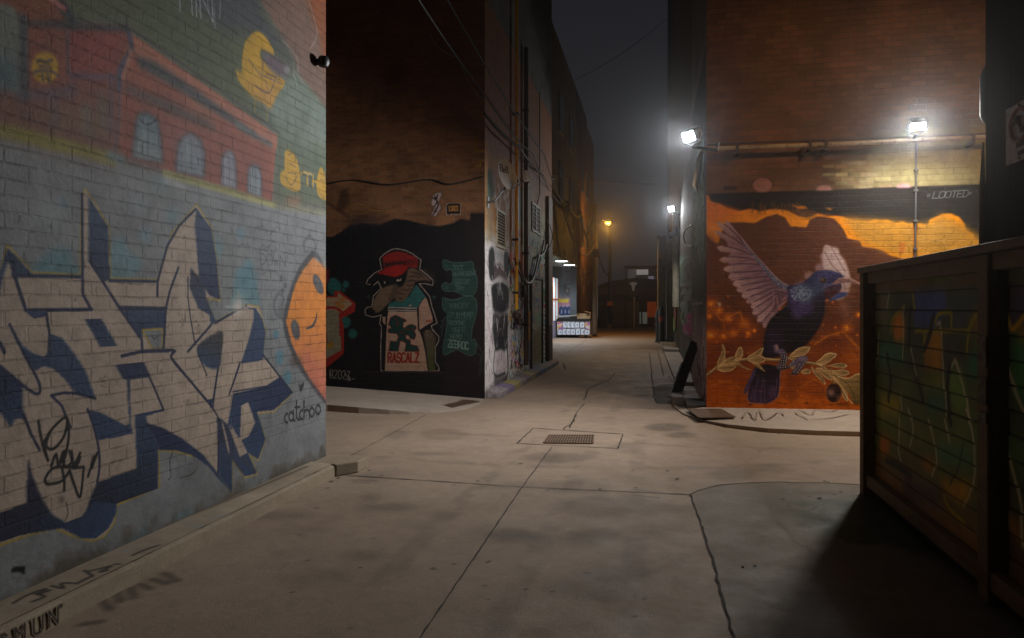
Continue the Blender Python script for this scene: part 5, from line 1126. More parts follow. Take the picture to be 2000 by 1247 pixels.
for y in (YM-.05,):
    for (z0, z1) in ((1.28, 1.44), (1.08, 1.22), (.98, 1.04)): b.box(XF-.042, XF-.037, y-.05, y+.04, z0, z1)
b.build('paint_mark', simple('old_white_paint', (126,118,104), .8, 0, .5, 20, .1, c2=(70,60,50)), fen)
# ================================================================== dark building behind the fence with the parking sign
XK = 1.99; YK = onX(1925, 300, XK).y
M_clad = NT('dark_cladding'); sp = M_clad.n('ShaderNodeSeparateXYZ'); M_clad.l(M_clad.pos(), sp.inputs[0]); wv = M_clad.math('FRACT', M_clad.math('MULTIPLY', M_clad.math('ADD', sp.outputs['Y'], sp.outputs['X']), 5.0)); gap = M_clad.math('LESS_THAN', wv, .06)
M_clad.l(M_clad.mix(gap, M_clad.mix(M_clad.noise(2, 5, .7), lin((40,36,32)), lin((24,23,22))), lin((8,8,8))), M_clad.b.inputs['Base Color']); M_clad.b.inputs['Roughness'].default_value = .8; M_clad.bump(M_clad.math('SUBTRACT', M_clad.noise(14, 4, .7), gap), .5, .01); M_clad = M_clad.m
dk = thing('dark_shed', 'dark clad building rising behind the timber fence at the right edge', 'building', (4, 2, 0))
b = MB(); b.box(XK, 9, -3.5, YK, 0, 7.5); b.build('wall', M_clad, dk)
b = MB(); b.box(XK-.05, 9.05, -3.55, YK+.04, 7.502, 7.62); b.build('coping', M_roof, dk)
b = MB(); b.tube([(XK-.012, YK+.012, 1.9), (XK-.012, YK+.012, 2.35), (XK+.0, YK+.03, 2.62)], [.02, .016, .006], 6); b.build('corner_strip', M_timber, dk)
e0 = onX(1897, 140, XK+.01); e1 = onX(1897, 262, XK+.01)
b = MB(); pr_ = [(.02, 0), (.09, .02), (.125, .09), (.125, e0.z-e1.z-.06), (.1, e0.z-e1.z)]; b.lathe((XK+.14, e0.y-.13, e1.z), pr_, 20); eb = thing('hanging_canister', 'dark green rounded canister hanging on the corner of the dark building', 'canister', (XK+.14, YK+.1, e1.z))
b.build('body', simple('dark_green_metal', (44,56,46), .5, .2), eb, smooth=True)
b = MB(); b.tube([(XK+.14, YK-.01, e0.z+.02), (XK+.14, e0.y-.13, e0.z+.02), (XK+.14, e0.y-.13, e0.z-.02)], .02); b.build('hook', M_brown, eb)
# sign plate on the dark wall
s0 = onX(1965, 215, XK-.02); s1 = onX(1965, 325, XK-.02); SY1 = s0.y; SY0 = SY1-.31; SZ1, SZ0 = s0.z, s1.z
sg = thing('parking_sign', 'white no stopping sign with red ring mounted on the dark wall at the right edge', 'sign', (XK, SY1-.15, SZ0))
b = MB(); b.box(XK-.022, XK-.016, SY0, SY1, SZ0, SZ1); b.build('plate', simple('sign_white', (190,176,166), .5, 0, .3, 6, .05, c2=(150,132,120), dirt=(120,96,80)), sg, bevel=.002)
M_ring = simple('sign_red', (140,60,36), .5); M_ink = simple('sign_ink', (70,48,40), .6)
cy, cz, rr = SY1-.155, SZ1-.125, .09
b = MB(); pts = [(XK-.025, cy+rr*math.cos(a), cz+rr*math.sin(a)) for a in np.linspace(0, 2*math.pi, 40)]; b.tube(pts, .011, 6); b.bar((XK-.0245, cy+.06, cz+.062), (XK-.0245, cy-.06, cz-.062), .004, .018, (1,0,0)); b.build('red_ring', M_ring, sg)
b = MB(); b.bar((XK-.0255, cy-.03, cz-.05), (XK-.0255, cy+.005, cz+.05), .003, .018, (1,0,0)); b.bar((XK-.026, cy+.005, cz+.05), (XK-.026, cy+.055, cz+.012), .003, .018, (1,0,0)); b.bar((XK-.0265, cy+.005, cz+.05), (XK-.0265, cy-.045, cz+.04), .003, .018, (1,0,0)); b.build('arrow', M_ink, sg)
b = MB(); b.box(XK-.025, XK-.0225, cy-.05, cy+.035, SZ0+.075, SZ0+.125).box(XK-.025, XK-.0225, cy-.055, cy+.02, SZ0+.03, SZ0+.055); b.build('lettering', M_ink, sg)
for z in (SZ0+.015, SZ1-.015): b = MB(); b.lathe((XK-.022, cy, z), [(.008, 0), (.008, .006), (.004, .009)], 10, (-1,0,0)); b.build('bolt', M_grey, sg)
# ================================================================== ground
def concrete(name, c, c2, paint=True, rough=.8):
    m = NT(name)
    a = m.ramp(m.noise(.7, 6, .65, dist=.4), [(.3, (0,0,0,1)), (.7, (1,1,1,1))]); col = m.mix(a, lin(c), lin(c2))
    sp = m.ramp(m.noise(7, 8, .8, dist=.9), [(.3, (.8,.8,.8,1)), (.62, (1.06,1.06,1.06,1))]); col = m.mix(1, col, sp, 'MULTIPLY')
    fine = m.ramp(m.noise(110, 4, .85), [(.3, (.76,.76,.76,1)), (.7, (1.12,1.12,1.12,1))]); col = m.mix(1, col, fine, 'MULTIPLY')
    spots = m.ramp(m.noise(16, 2, .5), [(.72, (0,0,0,1)), (.76, (1,1,1,1))]); col = m.mix(m.math('MULTIPLY', spots, .3), col, lin((60,50,42)))
    if paint:
        pa = m.n('ShaderNodeAttribute', attribute_name='paint'); cvr = m.n('ShaderNodeAttribute', attribute_name='cover'); col = m.mix(cvr.outputs['Fac'], col, pa.outputs['Color'])
    m.l(col, m.b.inputs['Base Color'])
    m.l(m.ramp(m.noise(2.5, 5, .7), [(.3, (rough-.2,)*3+(1,)), (.7, (rough+.08,)*3+(1,))]), m.b.inputs['Roughness'])
    m.b.inputs['Specular IOR Level'].default_value = .3
    m.bump(m.math('ADD', m.noise(90, 4, .75), m.math('MULTIPLY', m.noise(9, 6, .7), 1.4)), .5, .006)
    return m.m
M_conc = concrete('alley_concrete', (146,128,110), (128,110,94)); M_conc2 = concrete('apron_concrete', (120,108,94), (104,94,82)); M_walk = concrete('sidewalk_concrete', (158,144,130), (138,124,112)); M_kerb = concrete('kerb_concrete', (152,137,117), (116,102,84))
M_asph = concrete('old_asphalt', (84,78,72), (64,60,56), False, .9); M_joint = simple('joint_dirt', (40,33,27), .95, bump=.3)
b = MB(); b.quad((-400,-60,-.06), (400,-60,-.06), (400,600,-.06), (-400,600,-.06)); structure(b.build('ground', M_asph))
gc = Canvas('Z', 0, -3.4, 9, 1.0, 12.6, .022); gc.rs = np.random.RandomState(8); gc.view = FULL
def gl(px, py, rx, ry, col, a): gc.ell((px, py), rx, ry, col, .05, a)
gl(1000, 1045, 40, 12, (70,54,44), .5); gl(1040, 1050, 24, 8, (64,48,40), .5); gl(1300, 835, 40, 8, (84,72,62), .6); gl(1330, 850, 30, 6, (84,72,62), .5); gl(1170, 725, 40, 5, (70,64,58), .6); gl(1185, 712, 20, 4, (70,64,58), .6)
for k in range(60):
    x, y = gc.rs.uniform(500, 1650), gc.rs.uniform(830, 1240); gl(x, y, gc.rs.uniform(10, 70), gc.rs.uniform(3, 14), random.choice([(96,80,68),(164,150,136),(110,104,94),(84,72,62),(150,140,132)]), gc.rs.uniform(.12, .35))
gl(1150, 1150, 90, 24, (112,112,100), .3); gl(1200, 990, 120, 20, (168,156,146), .3)
for k in range(26):
    x, y = gc.rs.uniform(540, 1650), gc.rs.uniform(800, 1230); gc.ell((x, y), 2.2*(y-600)/300, 1.2*(y-600)/300, (34,28,24), .0, .9)
gl(1322, 937, 3, 2, (16,14,12), 1)
gn = gc.noise(.25, 88, 3)
def streak(q, wd, col, a):
    c0 = gc.rgb.copy(), gc.cov.copy(); gc.stroke(q, wd, col, .05, a); k = np.clip((gn-.4)*4, 0, 1)
    gc.rgb = c0[0]*(1-k[..., None]) + gc.rgb*k[..., None]; gc.cov = c0[1]*(1-k) + gc.cov*k
for q in ([(640,1240),(880,1000),(1040,860),(1180,740)], [(960,1240),(1090,1000),(1170,860),(1230,740)], [(1240,1240),(1240,1000),(1250,850)]): streak(q, .16, (110,96,82), .22)
for q in ([(650,880),(900,905),(1300,915),(1660,900)], [(660,840),(950,850),(1300,870),(1660,880)]): streak(q, .14, (112,98,84), .2)
for k in range(60):
    x, y = gc.rs.uniform(560, 1660), 830 + 410*gc.rs.random_sample()**1.6; r_ = gc.rs.uniform(.6, 1.6)*(y-600)/300; gc.ell((x, y), r_*2, r_, random.choice([(44,38,34),(60,52,46),(190,178,164),(52,44,38)]), .0, gc.rs.uniform(.4, .9))
for q in ([(690,938),(735,940)], [(700,930),(740,933)], [(690,942),(720,944)], [(1240,957),(1290,962)], [(1240,968),(1286,972)]): gc.stroke(q, .03, (62,56,60), .04, .6)
# dark scribbles painted on the pavement by the kerb
for q in ([(190,1165),(215,1190)], [(225,1155),(235,1175),(230,1165)], [(255,1150),(262,1168)], [(275,1142),(292,1150)], [(298,1132),(325,1140)], [(322,1120),(345,1135)], [(160,1220),(195,1215)]): gc.stroke(q, .05, (66,54,48), .03, .7)
pav = gc.build({0: 'alley_pavement'}, M_conc, None)['alley_pavement']; structure(pav)
b = MB(); b.quad((-14, 12.6, 0), (9, 12.6, 0), (9, 58, 0), (-14, 58, 0)); b.quad((-14, 1, 0), (-3.4, 1, 0), (-3.4, 12.6, 0), (-14, 12.6, 0)).quad((9, 1, 0), (14, 1, 0), (14, 12.6, 0), (9, 12.6, 0)).quad((-14, -5, 0), (14, -5, 0), (14, 1, 0), (-14, 1, 0))
structure(b.build('far_pavement', M_conc))
def ribbon(b, px, w, z=.004, jag=0):
    P = [onZ(x, y, z) for x, y in px]; Q = []
    for i in range(len(P)-1):
        n = max(1, int((P[i+1]-P[i]).length/.08)) if jag else 1
        for j in range(n): Q.append(P[i].lerp(P[i+1], j/n))
    Q.append(P[-1]); vs = []
    for i, p in enumerate(Q):
        d = (Q[min(i+1, len(Q)-1)]-Q[max(i-1, 0)]); d.z = 0; d.normalize(); nrm = Vector((-d.y, d.x, 0)); j = random.uniform(-jag, jag); ww = w*(.5+random.uniform(0, .8) if jag else 1)
        vs += [p+nrm*(ww/2+j), p-nrm*(ww/2-j)]
    b.add(vs, [(2*i, 2*i+1, 2*i+3, 2*i+2) for i in range(len(Q)-1)])
b = MB()
ribbon(b, [(800,1275),(1020,951),(1078,873)], .011, .004, .003); ribbon(b, [(1112,836),(1127,805),(1142,787)], .016, .004, .004); ribbon(b, [(672,928),(1020,951),(1348,966)], .013, .0045, .003); ribbon(b, [(674,896),(760,850),(832,810)], .009, .004, .003)
ribbon(b, [(1348,966),(1366,1010),(1388,1080),(1412,1165),(1436,1260),(1450,1330)], .013, .0085, .008); ribbon(b, [(1348,966),(1368,957),(1400,948),(1450,943.5),(1520,941.5),(1600,943),(1690,947),(1800,953)], .013, .0085, .006)
ribbon(b, [(1010,866),(1042,836),(1080,839),(1130,842),(1217,848)], .02, .005, .003); ribbon(b, [(1010,866),(1207,876),(1217,848)], .016, .005, .003)
structure(b.build('pavement_joints', M_joint))
b = MB()
for q in ([(1141,782),(1148,760),(1165,752),(1190,742),(1202,728)], [(1100,838),(1118,825),(1126,812)], [(1268,690),(1272,720),(1274,745),(1277,770),(1281,787)], [(1080,704),(1110,688),(1146,664)], [(1285,690),(1292,715),(1296,735)], [(1306,735),(1318,752)], [(1550,994),(1590,1004),(1640,1020),(1700,1024)], [(1273,728),(1200,728)], [(1273,748),(1320,745)], [(1100,712),(1105,722),(1100,708)]): ribbon(b, q, .018, .0065, .02)
structure(b.build('pavement_cracks', M_joint))
def zpoly(name, px, z, mat):
    b = MB(); P = [onZ(x, y, z) for x, y in px]; b.add(P, [tuple(range(len(P)))[::-1]]); return structure(b.build(name, mat))
ap = [(1348,966),(1368,957),(1400,948),(1450,943.5),(1520,941.5),(1600,943),(1690,947),(2050,962)]; le = [(1348,966),(1366,1010),(1388,1080),(1412,1165),(1436,1260),(1450,1330)]
b = MB(); A = [onZ(x, y, .006) for x, y in le[::-1]] + [onZ(x, y, .006) for x, y in ap[1:]] + [Vector((6, 1.5, .006))]; b.add(A, [tuple(range(len(A)))[::-1]]); structure(b.build('driveway_apron', M_conc2))
M_moss = simple('mossy_dirt', (78,78,60), .9, 0, .5, 5, .5, c2=(96,86,72), dirt=(56,50,40))
mo = Canvas('Z', .0078, .6, 3.0, 3.4, 6.4, .02); mo.rgb[:] = (104,94,82); mn = mo.noise(.3, 77, 4); mo.view = FULL
mo.poly([(1535,985),(1560,978),(1610,976),(1690,966),(1780,985),(1900,1090),(1760,1100),(1650,1085),(1590,1055),(1550,1018)], (56,64,42), .1, 1, tex=np.clip((mn-.2)*4, 0, 1)); mo.poly([(1560,985),(1690,970),(1720,1010),(1620,1040)], (52,56,44), .12, .7, tex=np.clip((mn-.42)*5, 0, 1))
for k in range(60): x_, y_ = random.gauss(1640, 60), random.gauss(985, 22); mo.ell((x_, y_), random.uniform(1, 5), random.uniform(.6, 2), (34,28,22), .01, .8)
mo.ids = np.where(mo.cov > .03, 0, 1); structure(mo.build({0: 'mossy_patch'}, M_conc2, None)['mossy_patch'])
zpoly('asphalt_patch', [(1274,757),(1290,752),(1325,750),(1340,765),(1330,790),(1312,789),(1283,789),(1279,772)], .005, M_asph)
# kerb along the near left wall, painted scribble on top
kx0, kx1 = XL+.002, onZ(635, 943, 0).x
b = MB(); ys = np.arange(-2.0, YLC-.30, .05); vs = []; fs = []; wob = 0
for y in ys:
    wob = wob*.8 + random.uniform(-.004, .004); ch = random.uniform(.0, .012) if random.random() < .12 else 0
    vs += [(kx0, y, .134), (kx0+.07, y, .128+wob*.4), (kx1-.03, y, .114+wob*.5-ch), (kx1-.006+wob*.4, y, .1+wob*.3-ch), (kx1-.001+min(wob, 0), y, .05), (kx1-.001, y, -.01)]
for i in range(len(ys)-1):
    for j in range(5): fs.append((i*6+j, i*6+j+1, (i+1)*6+j+1, (i+1)*6+j))
b.add(vs, fs); b.add([vs[-6+j] for j in range(6)] + [(kx0, ys[-1], -.01)], [(0,1,2,3,4,5,6)])
kb = b.build('kerb', M_kerb, None, smooth=True); structure(kb)
kc = onZ(668, 925, 0)
b = MB(); b.prism([(kx0, YLC-.285), (kx1, YLC-.285), (kx1+.14, YLC-.1), (kx1+.13, YLC+.12), (kx1-.05, YLC+.42), (kx0-.3, YLC+.32), (kx0-.3, YLC+.003), (kx0, YLC+.003)], 0, [.13,.118,.115,.11,.05,.05,.06,.13]); structure(b.build('kerb_end', M_kerb, None, bevel=.012))
kg = Canvas('Z', .1385, kx0, kx1-.034, 1.4, YLC-.3, .01); kg.rgb[:] = (128,113,94); kg.view = VC
for q in ([(70,1060),(120,1030),(190,1000),(240,985),(200,1010),(260,990)], [(170,1045),(230,1020),(190,1010)], [(270,970),(330,975),(320,955),(380,950)], [(400,950),(460,920),(480,910),(440,890)], [(470,890),(540,870),(580,860),(520,890),(560,880)], [(600,850),(625,848)], [(690,805),(760,775),(830,750)]): kg.stroke(q, .026, (34,28,24), .01, .95); 
for q in ([(640,790),(700,765)], [(930,640),(1070,650),(1000,660)], [(1100,610),(1200,590)]): kg.stroke(q, .06, (110,118,120), .04, .6)
kg.stroke([(860,780),(870,830)], .07, (50,44,40), .03, .9); kg.stroke([(0,1040),(300,900),(600,760),(900,640),(1200,520),(1600,350)], .05, (52,38,26), .05, .9)
kg.view = FULL; kg.stroke([(640,912),(656,908)], .03, (96,104,150), .02, .8)
kk = kg.cov > .02; kg.ids = np.where(kk, 0, 1); kg.disp = np.interp(kg.us, [kx0, kx0+.07, kx1-.03, kx1], [.0, -.003, -.0165, -.045])[None, :] + 0*kg.vs[:, None]
M_kp = NT('kerb_paint'); pa_ = M_kp.n('ShaderNodeAttribute', attribute_name='paint'); cv_ = M_kp.n('ShaderNodeAttribute', attribute_name='cover'); M_kp.l(M_kp.mix(cv_.outputs['Fac'], M_kp.ramp(M_kp.noise(3,5,.7), [(.3, lin((114,100,82))), (.7, lin((148,133,113)))]), pa_.outputs['Color']), M_kp.b.inputs['Base Color']); M_kp.b.inputs['Roughness'].default_value = .85
kg.ids[:] = 0; M_kerbp = M_kp.m
structure(kg.build({0: 'kerb_top'}, M_kerbp, None)['kerb_top'])
kf = Canvas('X', kx1+.003, 1.4, 4.4, .004, .1, .004, .003); kf.cov[:] = 0; kf.view = FULL
def kpx(px, z): dx_, _, _ = rdir(px, 600); return 600 + F*(H-z)/(kx1/float(dx_))
for ch_, x_ in (('S',-6), ('M',30), ('U',66), ('N',96)): kf.text(ch_, x_, kpx(x_, .012), kpx(x_, .012)-kpx(x_, .09), (44,36,30), .011, w=.56, slope=-.48, soft=.004)
kf.view = VC
for q in ([(310,1045),(318,1080)],): kf.stroke(q, .022, (50,42,36), .008, .95)
kf.ids = np.where(kf.cov > .3, 0, 1); kf.ids[:-1, :-1] = np.minimum(np.minimum(kf.ids[:-1,:-1], kf.ids[1:,:-1]), np.minimum(kf.ids[:-1,1:], kf.ids[1:,1:])); 
o_ = kf.build({0: 'kerb_lettering'}, M_conc, None); [structure(x) for x in o_.values()]
# sidewalks either side of the cross street
def walk(name, outer, zs, inner):
    b = MB(); O = [onZ(x, y, z) for (x, y), z in zip(outer, zs)]; n = len(O); lo_ = [Vector((p.x, p.y, -.03)) for p in O]
    I = [Vector(p) for p in inner]; b.add(O + I + lo_, [(i, i+1, n+i+1, n+i) for i in range(n-1)] + [(2*n+i, 2*n+i+1, i+1, i) for i in range(n-1)]); return structure(b.build(name, M_walk, None, smooth=False))
so = [(1312,786),(1318,796),(1335,808),(1370,820),(1420,829),(1500,837),(1600,841.5),(1700,844),(1850,847),(2400,850)]; sz = [.02,.02,.022,.03,.045,.055,.058,.06,.06,.06]
ix = np.linspace(XR-.36, 7, len(so)); ix[1] = XR-.2; ix[2] = XR-.05
walk('right_sidewalk', so, sz, [(x, YB+.004, .1 if i > 2 else .03+.023*i) for i, x in enumerate(ix)])
lo2 = [(460,786),(560,789),(640,791),(700,796),(760,801),(800,805),(850,806),(905,800),(935,792)]; lz = [.1,.1,.1,.09,.065,.035,.012,.006,.005]
jx = np.linspace(onY(460, 700, YA).x, XA, len(lo2))
walk('left_sidewalk', lo2, lz, [(x, YA+.004, float(np.interp(x, [-8, -5.8, XA], [.18, .158, .006]))) for x in jx])
fs = Canvas('Z', .09, XR, 4.6, YB-1.0, YB-.02, .014); fs.view = VR if False else view(1300, 740, 2.4595); fs.rs = np.random.RandomState(5)
for q in ([(370,180),(400,150),(430,190),(450,150),(480,190),(540,160),(570,170)], [(400,205),(440,215),(500,205)], [(640,150),(700,170),(720,150),(790,160),(850,145),(920,150)], [(700,190),(790,185),(880,170)], [(620,160),(680,190)]): fs.stroke(q, .014, (146,136,136), .02, .3)
fs.disp = (np.interp(fs.vs, [YB-1.75, YB], [.06, .1])-.09+.003)[:, None] + 0*fs.us[None]
fs.ids = np.where(fs.cov > .08, 0, 1); fs.rgb[:] = (104,98,104)
[structure(x) for x in fs.build({0: 'sidewalk_scribble'}, M_conc, None).values()]
# concrete blocks and raised pads on the right of the alley
b = MB(); q0 = onZ(1312, 793, 0); b.box(q0.x+.0, q0.x+.2, q0.y+.05, q0.y+.75, 0, .14); structure(b.build('kerb_block', M_walk, None, bevel=.015))
b = MB(); b.box(q0.x+.21, XR-.003, YB+.02, YB+.8, 0, .11); structure(b.build('corner_pad', M_asph, None, bevel=.01))
g1 = onZ(1283, 697, 0)
b = MB(); b.prism([(.42, 14.4), (XT-.004, 14.4), (XT-.004, 24), (.3, 24)], 0, .07); b.prism([(.3, 24.05), (XT-.004, 24.05), (XT-.004, 29), (.2, 29)], 0, .16); structure(b.build('side_pad', M_walk, None, bevel=.012))
# painted kerb along the left alley wall
cols = [(150,140,146),(120,100,150),(176,160,60),(140,136,140),(110,96,110),(170,160,70),(130,120,120),(90,120,170),(120,140,130),(150,130,140),(110,120,100),(160,110,110)]
yk = np.linspace(YA+.12, 19.0, 13); rootk = []
for i in range(12):
    nm = simple('kerb_paint_stripe', cols[i], .75, 0, .45, 14, .3, c2=(96,90,86), dirt=(70,64,60)); b = MB(); y0, y1 = yk[i]+.006, yk[i+1]-.006
    b.prism([(XA+.003, y0), (XA+.26, y0), (XA+.26, y1), (XA+.003, y1)], 0, [.15,.11,.11,.15]); structure(b.build('painted_kerb', nm, None, bevel=.012))
# iron gratings
M_iron = simple('rusty_iron', (120,98,80), .7, .5, .4, 20, .3, dirt=(110,70,44)); M_pit = simple('drain_pit', (10,9,8), .9, bump=0)
def grate(label, corners, z, n, group='iron gratings set in the pavement', cross=3):
    C = [onZ(x, y, z) for x, y in corners]; c0 = (C[0]+C[1]+C[2]+C[3])/4; t = thing('drain_grate', label, 'grate', (c0.x, c0.y, z), group)
    P = lambda u, v: (C[0]*(1-u)+C[1]*u)*(1-v) + (C[3]*(1-u)+C[2]*u)*v
    b = MB(); b.add([P(0,0)+Vector((0,0,.003)), P(1,0)+Vector((0,0,.003)), P(1,1)+Vector((0,0,.003)), P(0,1)+Vector((0,0,.003))], [(0,1,2,3)]); b.build('pit', M_pit, t)
    b = MB()
    for i in range(n+1): b.bar(P(i/n, .02)+Vector((0,0,.006)), P(i/n, .98)+Vector((0,0,.006)), .016, .012)
    for i in range(cross+1): b.bar(P(.01, i/cross)+Vector((0,0,.0045)), P(.99, i/cross)+Vector((0,0,.0045)), .02, .012)
    b.build('bars', M_iron, t)
grate('dark iron drain grate set in the middle of the crossing', [(1072,851),(1160,851),(1158,867),(1062,866)], .004, 18)
grate('rusty iron grate in the sidewalk below the character mural', [(836,787),(886,780),(936,785),(884,797)], .012, 22)
grate('rusty iron grate in the sidewalk beside the bird mural', [(1343,800),(1408,800),(1436,816),(1366,817)], .066, 20)
# ================================================================== far alley: overhang building, recess, dumpster
XO = -4.05; YO0, YO1 = YA2+.06, 36.4; ZO = 3.75; XB = -9
M_oh = simple('blue_grey_render', (82,88,92), .8, 0, .3, .8, .15, c2=(64,68,72), dirt=(50,48,46)); M_ceil = simple('ceiling_panel', (176,182,190), .7, 0, .1, 2, .05)
oh = thing('overhang_building', 'tall blue grey building whose upper floors overhang a lit recess', 'building', (-6, 28, 0))
ztopo = onX(1065, 24, XO).z
b = MB(); b.box(XB-4, XO, YO0, YO1, ZO+.02, ztopo); b.build('upper_floors', M_oh, oh)
b = MB(); b.box(XB-4, XO-.004, YO0, YO1-.004, ZO-.03, ZO+.018); b.build('recess_ceiling', M_ceil, oh)
rw = Canvas('Y', YO1-.12, -5.6, XO-.35, .02, ZO-.04, .04); rw.rs = np.random.RandomState(9); rw.cov[:] = 1; rw.rgb[:] = (120,124,126); rw.view = view(1060, 480, 6.233)
rw.poly([(60,650),(430,640),(430,760),(60,760)], (170,110,130), .08, .9); rw.poly([(330,660),(420,660),(420,720),(330,700)], (70,84,170), .06, .8); rw.stroke([(140,668),(300,672)], .2, (200,180,60), .06, .9); rw.poly([(200,740),(420,740),(420,880),(200,880)], (160,168,178), .08, .9)
for x0 in (215, 262, 305, 350): rw.stroke([(x0,760),(x0-6,820),(x0+24,850),(x0+36,800),(x0+14,752)], .12, (40,50,90), .04, .9)
rw.ell((320,520), 52, 66, (138,132,122), .08, .9); rw.poly([(225,480),(270,470),(280,640),(220,640)], (70,72,76), .1, .7); rw.poly([(360,600),(420,480),(425,620)], (130,150,165), .08, .8)
for q in ([(290,440),(310,380),(330,440),(350,390),(370,440),(390,410)], [(275,490),(320,470),(380,490)], [(285,520),(300,515),(315,520)], [(335,520),(350,514),(368,520)], [(322,530),(316,560),(330,562)], [(305,588),(322,582),(340,588)], [(270,480),(275,560),(310,610),(340,610),(378,560),(385,480)], [(285,320),(320,310),(350,330)], [(300,350),(380,360)]): rw.stroke(q, .09, (66,62,62), .05, .85)
rw.poly([(280,440),(300,390),(330,380),(380,400),(385,450)], (160,120,126), .1, .5)
M_rec = simple('x', (1,1,1)); M_rec = brickmat('recess_render', 'Y', 4, 3.0, .004, (120,122,122), (126,128,128), (90,90,90), bump=.2)
rw.build({0: 'recess_back_wall'}, M_rec, oh)
b = MB(); b.box(XO-.34, XO-.01, YO1-.35, YO1-.01, .0, ZO-.04); b.build('recess_pillar', M_oh, oh)
b = MB(); b.box(-5.3, -5.05, YO0, 34.0, 0, ZO-.04); b.build('recess_side_wall', simple('recess_paint', (150,160,130), .7, 0, .4, .8, .1, c2=(90,120,80), dirt=(70,70,66)), oh)
b = MB(); b.box(-5.09, -5.06, 34.15, 36.1, .9, 3.1); lw = b.build('lit_window', emit('lit_window_glass', (190,214,226), .6), oh); b = MB()
for y in (34.1, 35.1, 36.05): b.box(-5.055, -5.02, y, y+.08, .9, 3.1)
b.box(-5.055, -5.02, 34.18, 36.05, 1.95, 2.03); b.build('mullion', simple('orange_frame', (190,96,50), .6), lw)
b = MB(); b.box(-5.3, -5.05, 34.01, 36.25, 0, .88); b.build('recess_low_wall', simple('lilac_paint', (150,146,170), .7, dirt=(80,76,80)), oh)
for (px, py, lab) in ((1096.5, 510, 'nearer round downlight in the recess ceiling'), (1112, 517.5, 'farther round downlight in the recess ceiling above the dumpster')):
    t_ = (600-py)/F; d = (ZO-.06-H)/t_; p = onD(px, py, d); dl = thing('downlight', lab, 'ceiling light', (p.x, p.y, ZO-.07), 'downlights in the recess ceiling')
    b = MB(); b.lathe((p.x, p.y, ZO-.075), [(.3, .04), (.36, .02), (.36, 0), (.29, 0)], 20); b.build('rim', M_house, dl)
    b = MB(); b.lathe((p.x, p.y, ZO-.08), [(.27, 0), (.28, .012)], 20); b.build('lens', M_down, dl)
    spot('downlight_beam', (p.x, p.y, ZO-.1), (p.x, p.y, 0), 620, 150, .6, (.86,.92,1.0), .2)
for (px0, px1, yt, yb) in ((1102.5, 1106.5, 488, 505), (1073.5, 1079, 466, 492)):
    X_ = XO; p = onX(px0, yt, X_); q = onX(px1, yt, X_); z0, z1 = onX(px1, yb, X_).z, p.z
    b = MB(); b.box(X_+.002, X_+.04, p.y, q.y, z0, z1); v = b.build('vent', M_cream, oh, bevel=.01); b = MB()
    for k in range(3): b.box(X_+.041, X_+.05, p.y+.15, q.y-.15, z0+(z1-z0)*(.15+.28*k), z0+(z1-z0)*(.3+.28*k))
    b.build('slot', M_dark, v)
M_oglass = simple('dark_glass', (30,36,42), .12, 0, .2, 2, 0)
for k in range(4):
    for (zz0, zz1) in ((6.2, 7.9), (9.2, 10.9)):
        y0 = 22+k*3.6; b = MB(); b.box(XO+.001, XO+.05, y0, y0+1.3, zz0, zz1); w_ = b.build('window', simple('window_frame_grey', (60,62,64), .6) if (k == 0 and zz0 < 7) else bpy.data.materials['window_frame_grey'], oh, bevel=.01)
        b = MB(); b.box(XO+.051, XO+.056, y0+.1, y0+.6, zz0+.1, zz1-.1).box(XO+.051, XO+.056, y0+.7, y0+1.2, zz0+.1, zz1-.1); b.build('pane', M_oglass, w_)
b = MB(); b.box(XB-4, XO+.06, YO0-.02, YO1+.02, ztopo+.002, ztopo+.18); b.build('coping', M_roof, oh)
b = MB(); b.tube([(XO+.09, 21.2, ZO+.2), (XO+.09, 21.2, 9), (XO+.09, 20.4, 10.6)], .07, 8); b.build('downpipe', M_dark, oh)
# third building, lit orange by the street lamp
YT_ = 36.5; M_oldb = brickmat('old_brown_brick', 'X', .215, .0762, .006, (104,70,48), (124,84,58), (96,84,70), rough=.85, bump=.8, paintjd=.4)
br3 = thing('old_brick_building', 'old brown brick building lit orange by the far street lamp', 'building', (-7, 41, 0))
c3 = Canvas('X', XO+.03, YT_, 46, 0, 6.5, .06, .03); c3.rs = np.random.RandomState(12); c3.cov[:] = .0; c3.view = view(1060, 480, 6.233); 
for k in range(60):
    x = c3.rs.uniform(445, 600); y = c3.rs.uniform(260, 780); c3.stroke([(x,y),(x+c3.rs.uniform(-20,20),y+c3.rs.uniform(10,70)),(x+c3.rs.uniform(-20,20),y+c3.rs.uniform(20,90))], .25, random.choice([(40,34,30),(30,28,26),(150,140,110),(90,60,40)]), .1, .7)
c3.poly([(440,640),(600,600),(600,880),(440,880)], (96,70,60), .15, .6)
c3.build({0: 'wall'}, M_oldb, br3)
hs = [(YT_, 38.6, onX(1131, 190, XO).z), (38.6, 41.2, onX(1143, 215, XO).z-.3), (41.2, 46, onX(1156, 275, XO).z)]
b = MB()
for (y0, y1, z) in hs: b.quad((XO+.03, y0, 6.5), (XO+.03, y1, 6.5), (XO+.03, y1, z), (XO+.03, y0, z)).quad((XO+.03, y1, 6.5), (-13, y1, 6.5), (-13, y1, z), (XO+.03, y1, z)).quad((XO+.03, y0, z), (XO+.03, y1, z), (-13, y1, z), (-13, y0, z)).quad((XO+.03, y0, 6.5), (-13, y0, 6.5), (-13, y0, z), (XO+.03, y0, z))
b.quad((XO+.03, 46, 0), (-13, 46, 0), (-13, 46, 6.5), (XO+.03, 46, 6.5)); b.build('upper_wall', M_oldb, br3)
